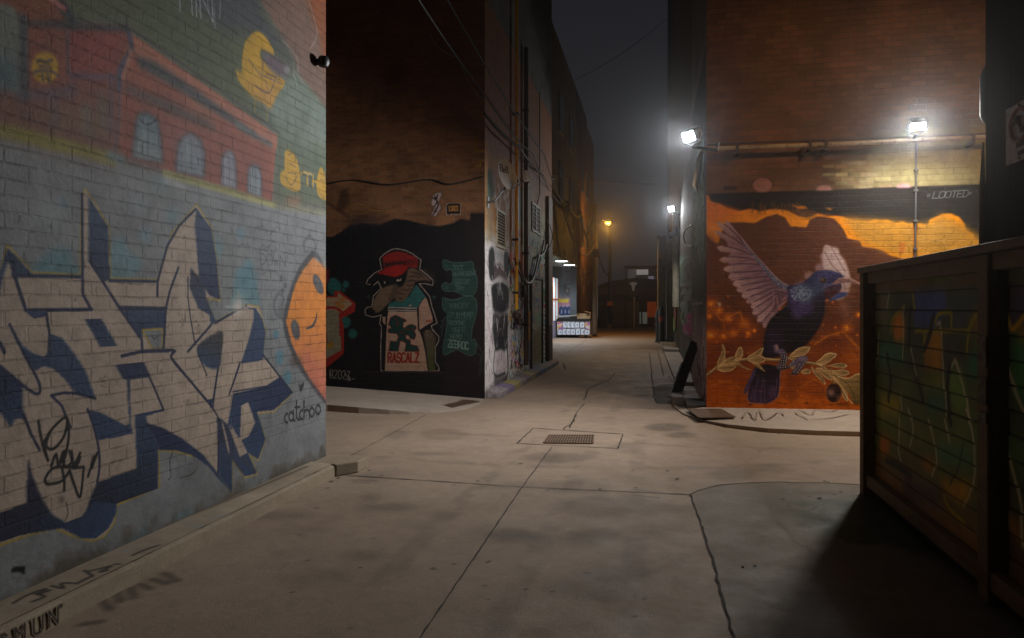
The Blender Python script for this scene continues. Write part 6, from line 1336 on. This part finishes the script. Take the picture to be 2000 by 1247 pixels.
for (y0, zz0) in ((38, 5.0), (40.6, 5.0), (43.2, 5.0), (38, 8.0), (40.6, 8.0)):
    b = MB(); b.box(XO+.032, XO+.08, y0, y0+1.0, zz0, zz0+1.6); w_ = b.build('window', bpy.data.materials['window_frame_grey'], br3); b = MB(); b.box(XO+.081, XO+.086, y0+.1, y0+.9, zz0+.1, zz0+1.5); b.build('pane', M_oglass, w_)
# dumpster with bubble lettering
d0 = onD(1086, 659, 36.1); d1 = onD(1152, 656, 36.3); DY = 35.2
dx0, dx1 = onY(1088, 640, DY).x, onY(1152, 640, DY).x; zt_ = onY(1120, 622, DY).z
dm = thing('dumpster', 'white graffiti covered dumpster standing in front of the lit recess with boards piled on top', 'dumpster', ((dx0+dx1)/2, DY+.6, 0))
dc = Canvas('Y', DY, dx0, dx1, .16, zt_-.1, .012); dc.rs = np.random.RandomState(14); dc.cov[:] = 1; dc.rgb[:] = (196,200,208); dc.view = view(1060, 480, 6.233)
for k in range(60):
    x = dc.rs.choice([dc.rs.uniform(180, 245), dc.rs.uniform(490, 570), dc.rs.uniform(180, 570)]); y = dc.rs.uniform(900, 1030) if x < 245 or x > 490 else dc.rs.uniform(895, 915)
    dc.ell((x, y), 14, 12, random.choice([(196,90,150),(214,160,60),(190,80,90),(150,90,160),(220,200,120)]), .01, .9)
def bub(x0, x1, y0, y1, n):
    for i in range(n):
        xa = x0+(x1-x0)*i/n+random.uniform(-8,5); xb_ = xa+(x1-x0)/n*random.uniform(1.05,1.3); y0_ = y0; y0 = y0_+random.uniform(-9,9); P = [(xa+4,y1),(xa,y0+(y1-y0)*.5),(xa+6,y0+4),((xa+xb_)/2,y0-4),(xb_-4,y0+6),(xb_-2,y0+(y1-y0)*.6),(xb_-6,y1),((xa+xb_)/2,y1+3)]
        dc.poly(P, (206,212,222), .004, 1, smooth=True); dc.stroke(P, .026, (40,38,52), .008, .95, closed=True); cx = (xa+xb_)/2; dc.stroke([(cx-6, y0+(y1-y0)*.4),(cx+6, y0+(y1-y0)*.45),(cx, y0+(y1-y0)*.7)], .022, (40,38,52), .008); y0 = y0_
bub(240, 500, 922, 1000, 5); bub(182, 566, 1018, 1086, 7)
for k in range(20): x = dc.rs.uniform(245, 520); dc.stroke([(x, 1004), (x+dc.rs.uniform(2, 16), 1006)], .03, (30,30,40), .01)
M_dump = NT('dumpster_paint'); a_ = M_dump.n('ShaderNodeAttribute', attribute_name='paint'); M_dump.l(a_.outputs['Color'], M_dump.b.inputs['Base Color']); M_dump.b.inputs['Roughness'].default_value = .5; M_dump = M_dump.m
dc.build({0: 'front_panel'}, M_dump, dm)
M_dgrey = simple('dumpster_steel', (150,152,158), .5, .3, .3, 4, .1, dirt=(90,70,60))
b = MB(); b.box(dx0, dx1, DY+.004, DY+1.25, .16, zt_-.1); b.build('body', M_dgrey, dm, bevel=.01); b = MB(); b.box(dx0-.03, dx1+.03, DY-.03, DY-.003, zt_-.16, zt_-.08).box(dx0-.03, dx1+.03, DY-.03, DY+1.28, zt_-.098, zt_-.03); b.build('rim', M_dark, dm)
for (x, y) in ((dx0+.2, DY+.15), (dx1-.25, DY+.15), (dx0+.2, DY+1.05), (dx1-.25, DY+1.05)): b = MB(); b.tube([(x-.03, y, .08), (x+.03, y, .08)], .075, 12); b.box(x-.05, x+.05, y-.04, y+.04, .1, .16); b.build('caster', M_black, dm)
b = MB(); b.bar((dx0, DY+.3, zt_-.0), (dx1-.75, DY+.4, zt_+.04), .7, .05); b.build('lid', M_dark, dm)
M_card = simple('cardboard', (150,122,86), .8)
tt = thing('scrap_box', 'open cardboard box on the right end of the dumpster', 'box', (dx1-.4, DY+.5, zt_)); x0, x1 = dx1-.66, dx1+.0
b = MB(); b.box(x0, x0+.02, DY+.1, DY+.8, zt_-.025, zt_+.24).box(x1-.02, x1, DY+.1, DY+.8, zt_-.025, zt_+.3).box(x0+.02, x1-.02, DY+.1, DY+.12, zt_-.025, zt_+.12).box(x0+.02, x1-.02, DY+.78, DY+.8, zt_-.025, zt_+.24).box(x0+.02, x1-.02, DY+.12, DY+.78, zt_-.025, zt_-.005); b.build('carton', M_card, tt); b = MB(); b.add([(x1-.02, DY+.12, zt_+.3), (x1-.3, DY+.1, zt_+.36), (x1-.3, DY+.7, zt_+.36), (x1-.02, DY+.78, zt_+.3), (x1-.02, DY+.12, zt_+.29), (x1-.3, DY+.1, zt_+.35), (x1-.3, DY+.7, zt_+.35), (x1-.02, DY+.78, zt_+.29)], [(0,1,2,3),(7,6,5,4),(0,4,5,1),(1,5,6,2),(2,6,7,3),(3,7,4,0)]); b.build('flap', M_card, tt)
b = MB(); b.bar((dx0-.03, DY+.2, zt_+.085), (dx1-.72, DY+.75, zt_+.14), .4, .045); tag(b.build('scrap_board', simple('pale_board', (170,166,156), .7), None), 'pale loose board lying across the dumpster lid', 'board')
# wooden pole with the sodium street lamp
pp_ = onD(1161.5, 657, 37.4); PX, PY = pp_.x, pp_.y
pl = thing('utility_pole', 'wooden utility pole at the end of the left buildings carrying the orange street lamp', 'utility pole', (PX, PY, 0))
b = MB(); b.tube([(PX, PY, 0), (PX, PY, 3), (PX+.03, PY, 7.2)], [.15, .135, .11], 12); b.build('pole', M_timber, pl, smooth=True)
LH = onD(1187.5, 434, 37.4)
b = MB(); b.tube([(PX+.06, PY, LH.z-.55), (PX+.2, PY-.02, LH.z-.1), (PX+.4, PY-.03, LH.z+.08), (LH.x-.18, LH.y, LH.z+.1)], .035, 8); b.build('lamp_arm', M_grey, pl, smooth=True)
b = MB(); b.lathe((LH.x, LH.y, LH.z+.0), [(.17, -.02), (.18, .02), (.13, .1), (.05, .16)], 18); b.build('lamp_head', M_house, pl, smooth=True)
b = MB(); b.lathe((LH.x, LH.y, LH.z-.06), [(.04, -.06), (.11, -.03), (.15, .03), (.15, .038)], 18); b.build('lens', M_sod, pl, smooth=True)
back_cut(pointl('sodium_street_light', (LH.x, LH.y, LH.z-.24), 520, (1.0, .47, .07), .12).data, (-.9, -.43, 0), 2.56, 1.92)
b = MB(); b.box(PX-.2, PX+.2, PY-.22, PY-.12, 4.3, 4.75); b.build('junction_box', M_dark, pl)
b = MB(); b.tube([(PX+.16, PY-.1, 1.0), (PX+.16, PY-.1, 6)], .03, 6); b.build('riser', M_grey, pl)
# thin dark pole beyond
q2 = onD(1191.5, 641, 50); b = MB(); b.tube([(q2.x, q2.y, 0), (q2.x, q2.y, 8.6)], [.16, .1], 10); tp_ = thing('lamp_post', 'thin dark post standing beyond the street lamp in front of the dark garage', 'post', (q2.x, q2.y, 0)); b.build('shaft', M_dark, tp_, smooth=True); b = MB(); b.lathe((q2.x, q2.y, 0), [(.26, 0), (.26, .3), (.18, .36)], 12); b.build('base', M_grey, tp_); b = MB(); b.box(q2.x-.2, q2.x+.2, q2.y-.24, q2.y-.17, 1.7, 2.0); b.build('notice', simple('orange_notice', (180,100,40), .6), tp_)
# ---- far end
DG = 53.5
gx0, gx1 = onY(1161, 600, DG).x - 3, onY(1240, 600, DG).x; gz = onY(1200, 581, DG).z
ga = thing('dark_garage', 'low dark garage closing the far end of the alley', 'garage', ((gx0+gx1)/2, DG+3, 0)); M_gar = simple('garage_dark', (36,36,40), .7, 0, .4, 1, .1)
b = MB(); b.box(gx0, gx1, DG, DG+7, 0, gz); b.build('wall', M_gar, ga); b = MB(); b.box(gx0-.1, gx1+.15, DG-.12, DG+7, gz+.003, gz+.16); b.build('roof', M_roof, ga)
for k in range(3):
    x0 = gx0+3.2+k*1.15; b = MB(); b.box(x0, x0+.95, DG-.05, DG-.002, .05, 2.0); dr = b.build('garage_door', simple('garage_door_paint', (52+k*10,54,62), .6, 0, .4, 2, .1, dirt=(80,76,60)), ga); b = MB()
    for i in range(4): b.box(x0+.04, x0+.91, DG-.06, DG-.051, .3+i*.42, .33+i*.42)
    b.build('ribs', M_dark, dr)
b = MB(); b.tube([(gx1-.04, DG-.2, 0), (gx1-.04, DG-.2, gz)], .06, 8); b.build('corner_post', M_wht, ga)
FY = 60
fx0, fx1 = onY(1236, 600, FY).x, onY(1300, 600, FY).x
fb = thing('far_house', 'red brown house with an orange window beyond the dark garage', 'house', ((fx0+fx1)/2, FY+3, 0))
M_fh = simple('red_brown_render', (96,62,56), .8, 0, .3, .5, .1); z5 = onY(1250, 563, FY).z
b = MB(); b.box(fx0-3.2, fx1+4, FY, FY+8, 0, z5); b.build('wall', M_fh, fb); b = MB(); n5 = [(fx0-3.4, z5+.003), (fx0-2.2, z5+.55), (fx0+.3, z5+.9), (fx0+1.8, z5+.75), (fx1+4.2, z5+.003)]
b.add([(x, FY-.15, z) for x, z in n5] + [(x, FY+8, z) for x, z in n5], [(0,1,2,3,4),(9,8,7,6,5)] + [(i, i+5, (i+1)%5+5, (i+1)%5) for i in range(5)]); b.build('roof', M_roof, fb)
ow0, ow1 = onY(1264, 590, FY), onY(1282, 620, FY); b = MB(); b.box(ow0.x, ow1.x, FY-.04, FY-.002, ow1.z, ow0.z); b.build('lit_window', emit('orange_glow_window', (220,96,24), .06), fb)
ow0, ow1 = onY(1243, 610, FY), onY(1264, 633, FY); b = MB(); b.box(ow0.x, ow1.x, FY-.04, FY-.002, max(ow1.z,.1), ow0.z); w_ = b.build('shop_window', emit('dim_shop_window', (140,140,130), .16), fb); b = MB(); mx = (ow0.x+ow1.x)/2; b.box(mx-.06, mx+.06, FY-.06, FY-.041, max(ow1.z,.1), ow0.z); b.build('mullion', M_dark, w_)
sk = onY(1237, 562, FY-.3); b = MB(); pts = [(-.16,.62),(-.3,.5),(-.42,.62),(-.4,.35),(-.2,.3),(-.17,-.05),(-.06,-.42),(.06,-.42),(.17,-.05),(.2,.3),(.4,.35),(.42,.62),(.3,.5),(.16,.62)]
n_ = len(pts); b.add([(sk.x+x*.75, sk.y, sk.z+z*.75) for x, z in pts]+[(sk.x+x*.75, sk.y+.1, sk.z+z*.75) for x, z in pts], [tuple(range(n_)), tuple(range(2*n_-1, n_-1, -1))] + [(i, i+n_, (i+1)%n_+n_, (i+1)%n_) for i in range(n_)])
tag(b.build('skull_ornament', emit('pale_glow_ornament', (190,190,186), .07)), 'pale horned skull shaped ornament glowing on the far house front', 'ornament')  # faint glow put into the ornament's material in place of light on it
tb = thing('white_shop_block', 'pale shop block with a bright top window beyond the far house', 'building', (2, 75, 0)); TY = 74; x0, x1 = onY(1222, 500, TY).x, onY(1290, 500, TY).x; z5 = onY(1250, 524, TY).z
b = MB(); b.box(x0, x1+6, TY, TY+6, 0, z5); b.build('wall', simple('pale_render', (120,118,118), .8), tb); b = MB(); b.box(x0-.2, x1+6.2, TY-.15, TY+6, z5+.003, z5+.25); b.build('roof', M_roof, tb)
a5, c5 = onY(1243, 527, TY), onY(1266, 537, TY); b = MB(); b.box(a5.x, c5.x, TY-.06, TY-.003, c5.z, a5.z); b.build('lit_window', emit('cream_window', (226,222,214), .2), tb)
a5, c5 = onY(1266, 540, TY), onY(1277, 566, TY); b = MB(); b.box(a5.x, c5.x, TY-.06, TY-.003, c5.z, a5.z); b.build('lit_window', emit('lilac_window', (150,140,160), .3), tb)
a5, c5 = onY(1226, 527, TY), onY(1241, 545, TY); b = MB(); b.box(a5.x, c5.x, TY-.06, TY-.003, c5.z, a5.z); b.build('lit_window', emit('dim_window', (120,118,120), .15), tb)
# ================================================================== small things in the alley
# satellite dish
dc_ = onX(986, 344, XA+.3); dish = thing('satellite_dish', 'grey satellite dish on an arm beside the yellow gas pipe', 'satellite dish', (XA, dc_.y, dc_.z-.3))
nrm = Vector((.88, -.44, .24)).normalized(); up = Vector((0,0,1)); s_ = nrm.cross(up).normalized(); u_ = s_.cross(nrm)
b = MB(); vs = []; fs = []; NR, NK = 7, 36; RX, RZ = .25, .29
for side in (0, 1):
    for i in range(NR+1):
        r_ = i/NR
        for k in range(NK):
            w = 2*math.pi*k/NK; vs.append(dc_ + s_*math.cos(w)*RX*r_ + u_*math.sin(w)*RZ*r_ + nrm*(.07*r_*r_ - .012*side))
    o_ = side*(NR+1)*NK
    for i in range(NR):
        for k in range(NK): k2 = (k+1) % NK; fs.append((o_+i*NK+k, o_+i*NK+k2, o_+(i+1)*NK+k2, o_+(i+1)*NK+k))
o1 = NR*NK; o2 = (NR+1)*NK + NR*NK
fs += [(o1+k, o1+(k+1)%NK, o2+(k+1)%NK, o2+k) for k in range(NK)]
b.add(vs, fs); b.build('reflector', simple('dish_grey', (214,210,204), .5, 0, .12, 6, .02), dish, smooth=True)
# lettering on the dish
b = MB(); cx = -.15
for ch in 'Bell':
    ww = .1 if ch == 'B' else .085
    for pl_ in GLYPH[ch]:
        P = []
        for gx, gy in pl_:
            a_ = cx + gx*ww; z_ = .06 + gy*.12; r2 = (a_/RX)**2+(z_/RZ)**2; P.append(dc_ - s_*a_ + u_*z_ + nrm*(.07*r2+.006))
        for p, q in zip(P[:-1], P[1:]): b.bar(p, q, .016, .006, nrm)
    cx += {'B': .105, 'e': .062, 'l': .04}[ch]
b.build('lettering', M_ink, dish)
foot = onX(952, 396, XA); b = MB(); b.tube([foot, foot + Vector((.14, .0, .02)), dc_ - nrm*.03 - u_*.2], .022, 8); b.box(XA+.001, XA+.02, foot.y-.06, foot.y+.06, foot.z-.1, foot.z+.1); b.build('mount_arm', M_grey, dish)
lnb = dc_ + nrm*.42 - u_*.24; b = MB(); b.tube([dc_ - u_*RZ*.98 + nrm*.06, lnb], .014, 8); b.build('feed_arm', M_grey, dish)
b = MB(); b.bar(lnb - u_*.02 + nrm*.03, lnb + u_*.16 + nrm*.03, .08, .09, nrm); lb = b.build('receiver', M_wht, dish, bevel=.01)
b = MB(); b.bar(lnb+u_*.1-nrm*.017, lnb+u_*.14-nrm*.017, .05, .004, nrm); b.build('marking', M_ink, lb)
# yellow gas pipe
gy = onX(1009, 500, XA+.08).y; zb = onX(1006, 598, XA+.08).z
gp = thing('gas_pipe', 'yellow gas pipe with rusty lower end running up the block wall behind the dish', 'pipe', (XA+.08, gy, zb))
b = MB(); b.tube([(XA+.08, gy, 1.55), (XA+.08, gy, 9.5)], .036, 10); b.build('riser', M_ygas, gp, smooth=True)
b = MB(); b.tube([(XA+.08, gy, zb-.25), (XA+.08, gy, 1.52)], .045, 10); b.build('lower_riser', simple('rusty_yellow', (170,118,44), .7, 0, .6, 12, .3, c2=(70,50,40)), gp, smooth=True)
b = MB(); b.tube([(XA+.08, gy, zb-.25), (XA+.09, gy+.1, zb-.36), (XA+.06, gy+.3, zb-.36)], .05, 8); b.lathe((XA+.08, gy, zb-.2), [(.08, -.06), (.1, 0), (.08, .06)], 12); b.build('elbow', M_brown, gp, smooth=True)
for z in (1.9, 3.0, 4.2, 5.6): b = MB(); b.box(XA+.001, XA+.13, gy-.05, gy+.05, z-.02, z+.02); b.build('clamp', M_brown, gp)
# dark vertical downpipe further on
y_ = onX(1027.5, 500, XA+.07).y; b = MB(); b.tube([(XA+.07, y_, .3), (XA+.07, y_, 7.4)], .05, 10); dpp = thing('downpipe', 'dark brown downpipe between the gas pipe and the tagged door', 'pipe', (XA+.07, y_, .3)); b.build('tube', M_brown, dpp, smooth=True)
for z in (1.2, 2.8, 4.4, 6): b = MB(); b.box(XA+.001, XA+.13, y_-.07, y_+.07, z-.02, z+.02); b.build('clip', M_dark, dpp)
c_ = onX(1023, 569, XA+.1); b = MB(); b.lathe((XA+.05, c_.y, c_.z), [(.13, 0), (.13, .08), (.06, .1)], 16, (1,0,0)); tag(b.build('round_gauge', M_dark, None), 'round dark gauge housing on the wall beside the downpipe', 'gauge')
# wide pilaster board at the end of the wall
ya = onX(1069.5, 600, XA+.05).y; yb = min(onX(1076.5, 600, XA+.05).y, YA2-.02)
pst = thing('wall_post', 'dark brown scuffed timber post at the end of the block wall by the recess', 'post', (XA+.05, ya, 0)); b = MB(); b.box(XA+.003, XA+.09, ya, yb, 0, 4.6); b.build('post', simple('scuffed_brown', (130,108,90), .7, 0, .4, 6, .2, dirt=(120,116,110)), pst, bevel=.01); b = MB(); b.box(XA+.091, XA+.1, ya+.05, yb-.05, .02, 1.1); b.build('kick_board', simple('dark_maroon', (60,44,44), .6), pst)
# hanging cable bundles on the left alley wall
M_cab = simple('black_cable', (14,13,13), .7); M_cabg = simple('grey_cable', (120,112,100), .6)
def sag(p, q, s, n=14):
    p, q = Vector(p), Vector(q); return [p.lerp(q, i/n) - Vector((0,0,s*4*(i/n)*(1-i/n))) for i in range(n+1)]
def cable(name, label, pts, r, mat=None, group=None):
    b = MB(); b.tube(pts, r, 6); return tag(b.build(name, mat or M_cab, None, smooth=True), label, 'cable', group)
pA = onX(1014, 513, XA+.1); pB = onX(1052, 500, XA+.1); pC = onX(1068, 478, XA+.12)
cable('wall_cable', 'thick grey cable looping low over the tagged door', sag(pA, pB, .55) + sag(pB, pC, .1)[1:], .028, M_cabg); cable('wall_cable', 'black cable hanging below the grey loop over the door', sag(onX(1005, 505, XA+.08), onX(1062, 470, XA+.1), .8), .02)
lp = [onX(1011, 575, XA+.07), onX(1019, 566, XA+.08), onX(1024, 578, XA+.07), onX(1017, 605, XA+.07), onX(1009, 604, XA+.07)]; cable('wall_cable', 'thin cable coiled under the round gauge on the block wall', catrom(lp, 5), .012)
cable('wall_cable', 'pale wire dropping down the post past the small vent', catrom([onX(1068, 428, XA+.16), onX(1077, 450, XA+.16), onX(1078, 470, XA+.16), onX(1069, 492, XA+.16)], 5), .012, M_cabg)
cable('wall_cable', 'dark wire entering the twin louvre vent from above', [onX(1054, 180, XA+.04), onX(1054, 380, XA+.04), onX(1049, 399, XA+.04)], .014)
# service cables across the corner and along the alley
def pt(px, py, d): return onD(px, py, d)
cable('overhead_cable', 'upper thick cable slanting down across the corner of the dark brick building', sag(pt(840,-60,8.2), pt(1062,300,16), .12) + sag(pt(1062,300,16), pt(1108,400,26), .3)[1:], .013, None, 'overhead cables slanting into the alley')
cable('overhead_cable', 'middle cable slanting across the dark brick corner above the dish', sag(pt(780,-60,8.0), pt(950,190,11.2), .05) + sag(pt(950,190,11.2), pt(1040,300,15), .1)[1:] + sag(pt(1040,300,15), pt(1105,402,26), .3)[1:], .013, None, 'overhead cables slanting into the alley')
cable('overhead_cable', 'lowest cable coming round the dark brick corner just above the dish', sag(pt(946,222,11.5), pt(1012,285,13.5), .05) + sag(pt(1012,285,13.5), pt(1085,350,22), .2)[1:], .022, None, 'overhead cables slanting into the alley')
cable('wall_cable', 'pale frayed wire on the dark brick wall below the slanting cables', catrom([onY(838, 66, YA-.03), onY(855, 92, YA-.03), onY(880, 108, YA-.03), onY(897, 118, YA-.03), onY(915, 160, YA-.03), onY(938, 192, YA-.03)], 5), .009, M_cabg)
cable('wall_cable', 'thin dark cable sagging across the brick over the character mural', catrom([onY(640, 360, YA-.04), onY(690, 352, YA-.04), onY(760, 361, YA-.04), onY(838, 351, YA-.04), onY(880, 360, YA-.04), onY(945, 345, YA-.04)], 6), .012)
cable('crossing_wire', 'thin wire stretched across the alley in front of the sky', sag(onX(1078, 342, XO), onX(1300, 357, XT), .15), .022)
cable('crossing_wire', 'faint wire in the night sky between the tall buildings', sag(onD(1118, 160, 40), onD(1310, 30, 44), .3), .014)
e1 = onX(1108, 400, XO+.25); e2 = onD(1162, 470, 37.3); e3 = onX(1133, 425, XO+.3)
cable('overhead_cable', 'thick bundled cable sagging from the overhang to the wooden pole', sag(e1, e3, .15) + sag(e3, e2, .5)[1:], .06); cable('overhead_cable', 'second cable sagging lower from the overhang to the wooden pole', sag(onX(1098, 400, XO+.2), onD(1162, 476, 37.3), 1.3), .035)
cable('overhead_cable', 'pale cable looping under the splice box by the overhang', catrom([onX(1107, 405, XO+.3), onX(1110, 430, XO+.3), onX(1115, 452, XO+.3), onX(1121, 448, XO+.3), onX(1122, 420, XO+.3)], 5), .03, M_cabg)
cable('overhead_cable', 'orange lit cable dropping from the wooden pole towards the thin dark post', sag(onD(1164, 468, 37.3), q2 + Vector((0,0,4.2)), .9), .05); cable('overhead_cable', 'short cable rising from the bundle to the wooden pole lamp bracket', sag(onX(1146, 462, XO+.4), onD(1156, 432, 37.4), .1), .04)
b = MB(); b.tube([e1 + Vector((0,-.3,.0)), e1 + Vector((0,.5,-.1))], .16, 12); tag(b.build('splice_box', M_dark, None), 'dark cylindrical splice case on the cable bundle by the overhang', 'splice case')
b = MB(); b.tube([e3 + Vector((0,-.4,.15)), e3 + Vector((0,.4,.0))], .14, 12); tag(b.build('splice_box', M_dark, None), 'second dark splice case further along the cable bundle towards the pole', 'splice case')
# camera dome on the near left corner
k0 = onX(633, 121, XL+.08); cm = thing('security_camera', 'small dark dome camera on the corner of the graffiti lettered building', 'camera', (XL, k0.y, k0.z)); b = MB(); b.lathe((XL+.003, k0.y, k0.z), [(.03, 0), (.03, .03), (.02, .05), (.02, .07)], 16, (1,0,0)); b.build('mount', M_brown, cm); b = MB(); b.lathe((XL+.075, k0.y, k0.z), [(.012, -.055), (.04, -.046), (.056, -.012), (.056, .022), (.044, .045), (.012, .05)], 18); b.build('dome', simple('smoked_dome', (24,22,20), .5, bump=0), cm, smooth=True)
# leaning board at the right corner
f0 = onZ(1331, 772, .1); f0.z = .01; t0 = onX(1357, 670, XR-.03)
f0.x = min(f0.x, XR-.42)
ln = thing('leaning_board', 'dark plank with a pale edge leaning on the corner beside the bird mural', 'board', f0); b = MB(); b.bar(f0 + Vector((.0,0,.08)), t0, .17, .05, (0,1,0)); b.build('plank', simple('charred_plank', (58,52,46), .7, 0, .4, 8, .2), ln, bevel=.004); b = MB(); b.bar(f0 + Vector((-.11,-.01,.05)), f0.lerp(t0, .62) + Vector((-.105,-.01,.0)), .035, .05, (0,1,0)); b.build('pale_batten', M_wht, ln)
# bollards, rail and cabinets by the low annex
for (px, yt, yb, lab) in ((1284.5, 606, 669, 'slim black bollard at the front of the low beige annex'), (1292, 600, 671, 'black bollard with a red sticker and tapered cap by the low beige annex')):
    g_ = onZ(px, yb, 0); d_ = -g_.x*SN + g_.y*CS; z1 = H + (600-yt)*d_/F; bo = thing('bollard', lab, 'bollard', g_, 'bollards by the annex'); r_ = .09 if px < 1290 else .11
    b = MB(); b.lathe((g_.x, g_.y, 0), [(r_+.05, 0), (r_+.05, .05), (r_, .06), (r_, z1-.4)], 16); b.build('post', M_black, bo, smooth=True); b = MB(); b.lathe((g_.x, g_.y, z1-.4), [(r_+.04, .0), (r_+.04, .04), (r_*.75, .36), (r_*.6, .4)], 16); b.build('cap', M_black, bo, smooth=True)
    if px > 1290: b = MB(); b.lathe((g_.x, g_.y, .95), [(r_+.006, 0), (r_+.006, .35)], 16); b.build('sticker', M_red, bo, smooth=True)
g_ = onZ(1288, 668, 0); b = MB(); b.tube([(g_.x-.25, g_.y-.25, .8), (XT-.2, g_.y-.25, .8)], .035, 8); rl = tag(b.build('steel_rail', M_grey, None), 'short pale steel rail crossing in front of the two black bollards', 'rail')
def cab(lab, px0, px1, yt, yb, name, Yc, mat):
    a = onY(px0, yt, Yc); c = onY(px1, yb, Yc); t = thing(name, lab, 'cabinet', ((a.x+c.x)/2, Yc, c.z)); b = MB(); b.box(a.x, c.x, Yc, Yc+.33, c.z, a.z); b.build('case', mat, t, bevel=.015); b = MB(); b.box(a.x+.04, c.x-.04, Yc-.012, Yc-.001, c.z+.05, a.z-.05); dd = b.build('door', mat, t); b = MB(); b.box(c.x-.1, c.x-.07, Yc-.03, Yc-.013, (a.z+c.z)/2-.06, (a.z+c.z)/2+.06); b.build('handle', M_dark, dd); return t
cab('dark grey electrical cabinet high on the annex front', 1287, 1303, 463, 490, 'electrical_cabinet', 30.6, simple('cabinet_grey', (70,72,74), .5, .3)); cab('scribbled meter panel below the dark grey cabinet on the annex front', 1285, 1301, 506, 546, 'meter_panel', 30.6, simple('scribbled_panel', (96,98,98), .6, 0, .6, 14, .1, c2=(40,40,42), dirt=(170,170,168)))
b = MB(); p_ = onY(1303, 560, 30.4); b.tube([(p_.x, 30.4, .2), (p_.x, 30.4, 5.4)], .05, 8); tag(b.build('conduit', M_grey, None), 'grey vertical conduit on the annex front between cabinets and downpipe', 'conduit')
rc = [onX(1352, 440, XT-.06), onX(1340, 448, XT-.1), onX(1335, 462, XT-.12), onX(1340, 478, XT-.1), onX(1352, 482, XT-.06)]; cable('wall_cable', 'pale cable loop hanging on the dark wall left of the bird mural corner', catrom(rc, 6), .02, M_cabg)
# litter and grit
M_lit = [simple('litter_paper', (150,144,134), .8), simple('litter_leaf', (70,52,34), .9), simple('litter_dark', (40,36,32), .9)]
for k, (px, py, s) in enumerate(((650,939,.03),(660,935,.02),(1450,1110,.01),(1473,1108,.012),(1322,937,.02),(1700,962,.03),(1672,967,.02),(1600,975,.02),(1152,659,.08))):
    p = onZ(px, py, .009); b = MB(); b.add([p+Vector((-s,-s*.5,0)), p+Vector((s*.8,-s*.7,.004)), p+Vector((s,s*.6,.012)), p+Vector((-s*.6,s*.8,.006)), p+Vector((0,0,s*.28))], [(0,1,4),(1,2,4),(2,3,4),(3,0,4),(3,2,1,0)])
    tag(b.build('paper_scrap', M_lit[k % 3], None), 'small scrap of litter lying on the alley pavement', 'scrap', 'scraps of litter on the pavement', 'thing')
# ================================================================== assumed street lamp out of view, added for orange light on the bird wall
SX, SY_, SZ = 4.6, 6.0, 6.3
sl = thing('assumed_street_lamp', 'assumed sodium street lamp on a steel pole, out of view along the cross street', 'street lamp', (SX+1.3, SY_, 0))
b = MB(); b.tube([(SX+1.3, SY_, 0), (SX+1.3, SY_, 5.6), (SX+1.1, SY_, 6.3), (SX+.2, SY_, 6.5)], [.09,.07,.05,.04], 10); b.build('pole', M_grey, sl, smooth=True)
b = MB(); b.bar((SX-.3, SY_, 6.5), (SX+.25, SY_, 6.5), .24, .12); b.build('lamp_head', M_house, sl, bevel=.03); b = MB(); b.bar((SX-.25, SY_, 6.432), (SX+.15, SY_, 6.432), .18, .012); b.build('lens', emit('assumed_sodium_lens', (255,170,70), 20), sl)
spot('assumed_street_light', (SX, SY_, SZ), (2.9, 10.8, 1.5), 430, 104, 1.0, (1.0, .57, .22), .15)  # light of the assumed lamp, added to tint wall and sidewalk orange
# ================================================================== night sky, air, camera
w = bpy.data.worlds.new('World'); scene.world = w; w.use_nodes = True; nt = w.node_tree; bg = nt.nodes['Background']
tc = nt.nodes.new('ShaderNodeTexCoord'); nz = nt.nodes.new('ShaderNodeTexNoise'); nz.inputs['Scale'].default_value = 2.2; nz.inputs['Detail'].default_value = 5; nt.links.new(tc.outputs['Generated'], nz.inputs['Vector'])
rp = nt.nodes.new('ShaderNodeValToRGB'); e = rp.color_ramp.elements; e[0].position = .3; e[0].color = (.0095,.0098,.0125,1); e[1].position = .7; e[1].color = (.0155,.0155,.0185,1); nt.links.new(nz.outputs['Fac'], rp.inputs[0]); nt.links.new(rp.outputs[0], bg.inputs[0]); bg.inputs[1].default_value = 1.0
HAZE = 0.0013
if HAZE:
    m = bpy.data.materials.new('night_haze'); m.use_nodes = True; t_ = m.node_tree; t_.nodes.remove(t_.nodes['Principled BSDF']); pv = t_.nodes.new('ShaderNodeVolumePrincipled'); pv.inputs['Density'].default_value = HAZE; pv.inputs['Color'].default_value = (.9,.92,.95,1); pv.inputs['Anisotropy'].default_value = .92; t_.links.new(pv.outputs[0], t_.nodes['Material Output'].inputs['Volume'])
    b = MB(); b.box(-40, 40, -12, 95, -1.1, 26); hz_ = b.build('haze', m); hz_['kind'] = 'stuff'
cam = bpy.data.cameras.new('camera'); co = bpy.data.objects.new('camera', cam); COL.objects.link(co); scene.camera = co
cam.sensor_width = 36; cam.lens = 36*F/2000; cam.shift_y = -(623.5-600)/2000; co.location = (0, 0, H); co.rotation_euler = (R(90), 0, YAW); cam.clip_end = 1000; cam.clip_start = .05
scene.view_settings.view_transform = 'Standard'; scene.view_settings.look = 'None'; scene.view_settings.exposure = 0; scene.view_settings.gamma = 1
scene.cycles.use_denoising = True
try: scene.cycles.denoiser = 'OPENIMAGEDENOISE'
except Exception: pass
scene.cycles.max_bounces = 6; scene.cycles.diffuse_bounces = 3; scene.cycles.volume_bounces = 0; scene.cycles.sample_clamp_indirect = 3; scene.cycles.caustics_reflective = False; scene.cycles.caustics_refractive = False
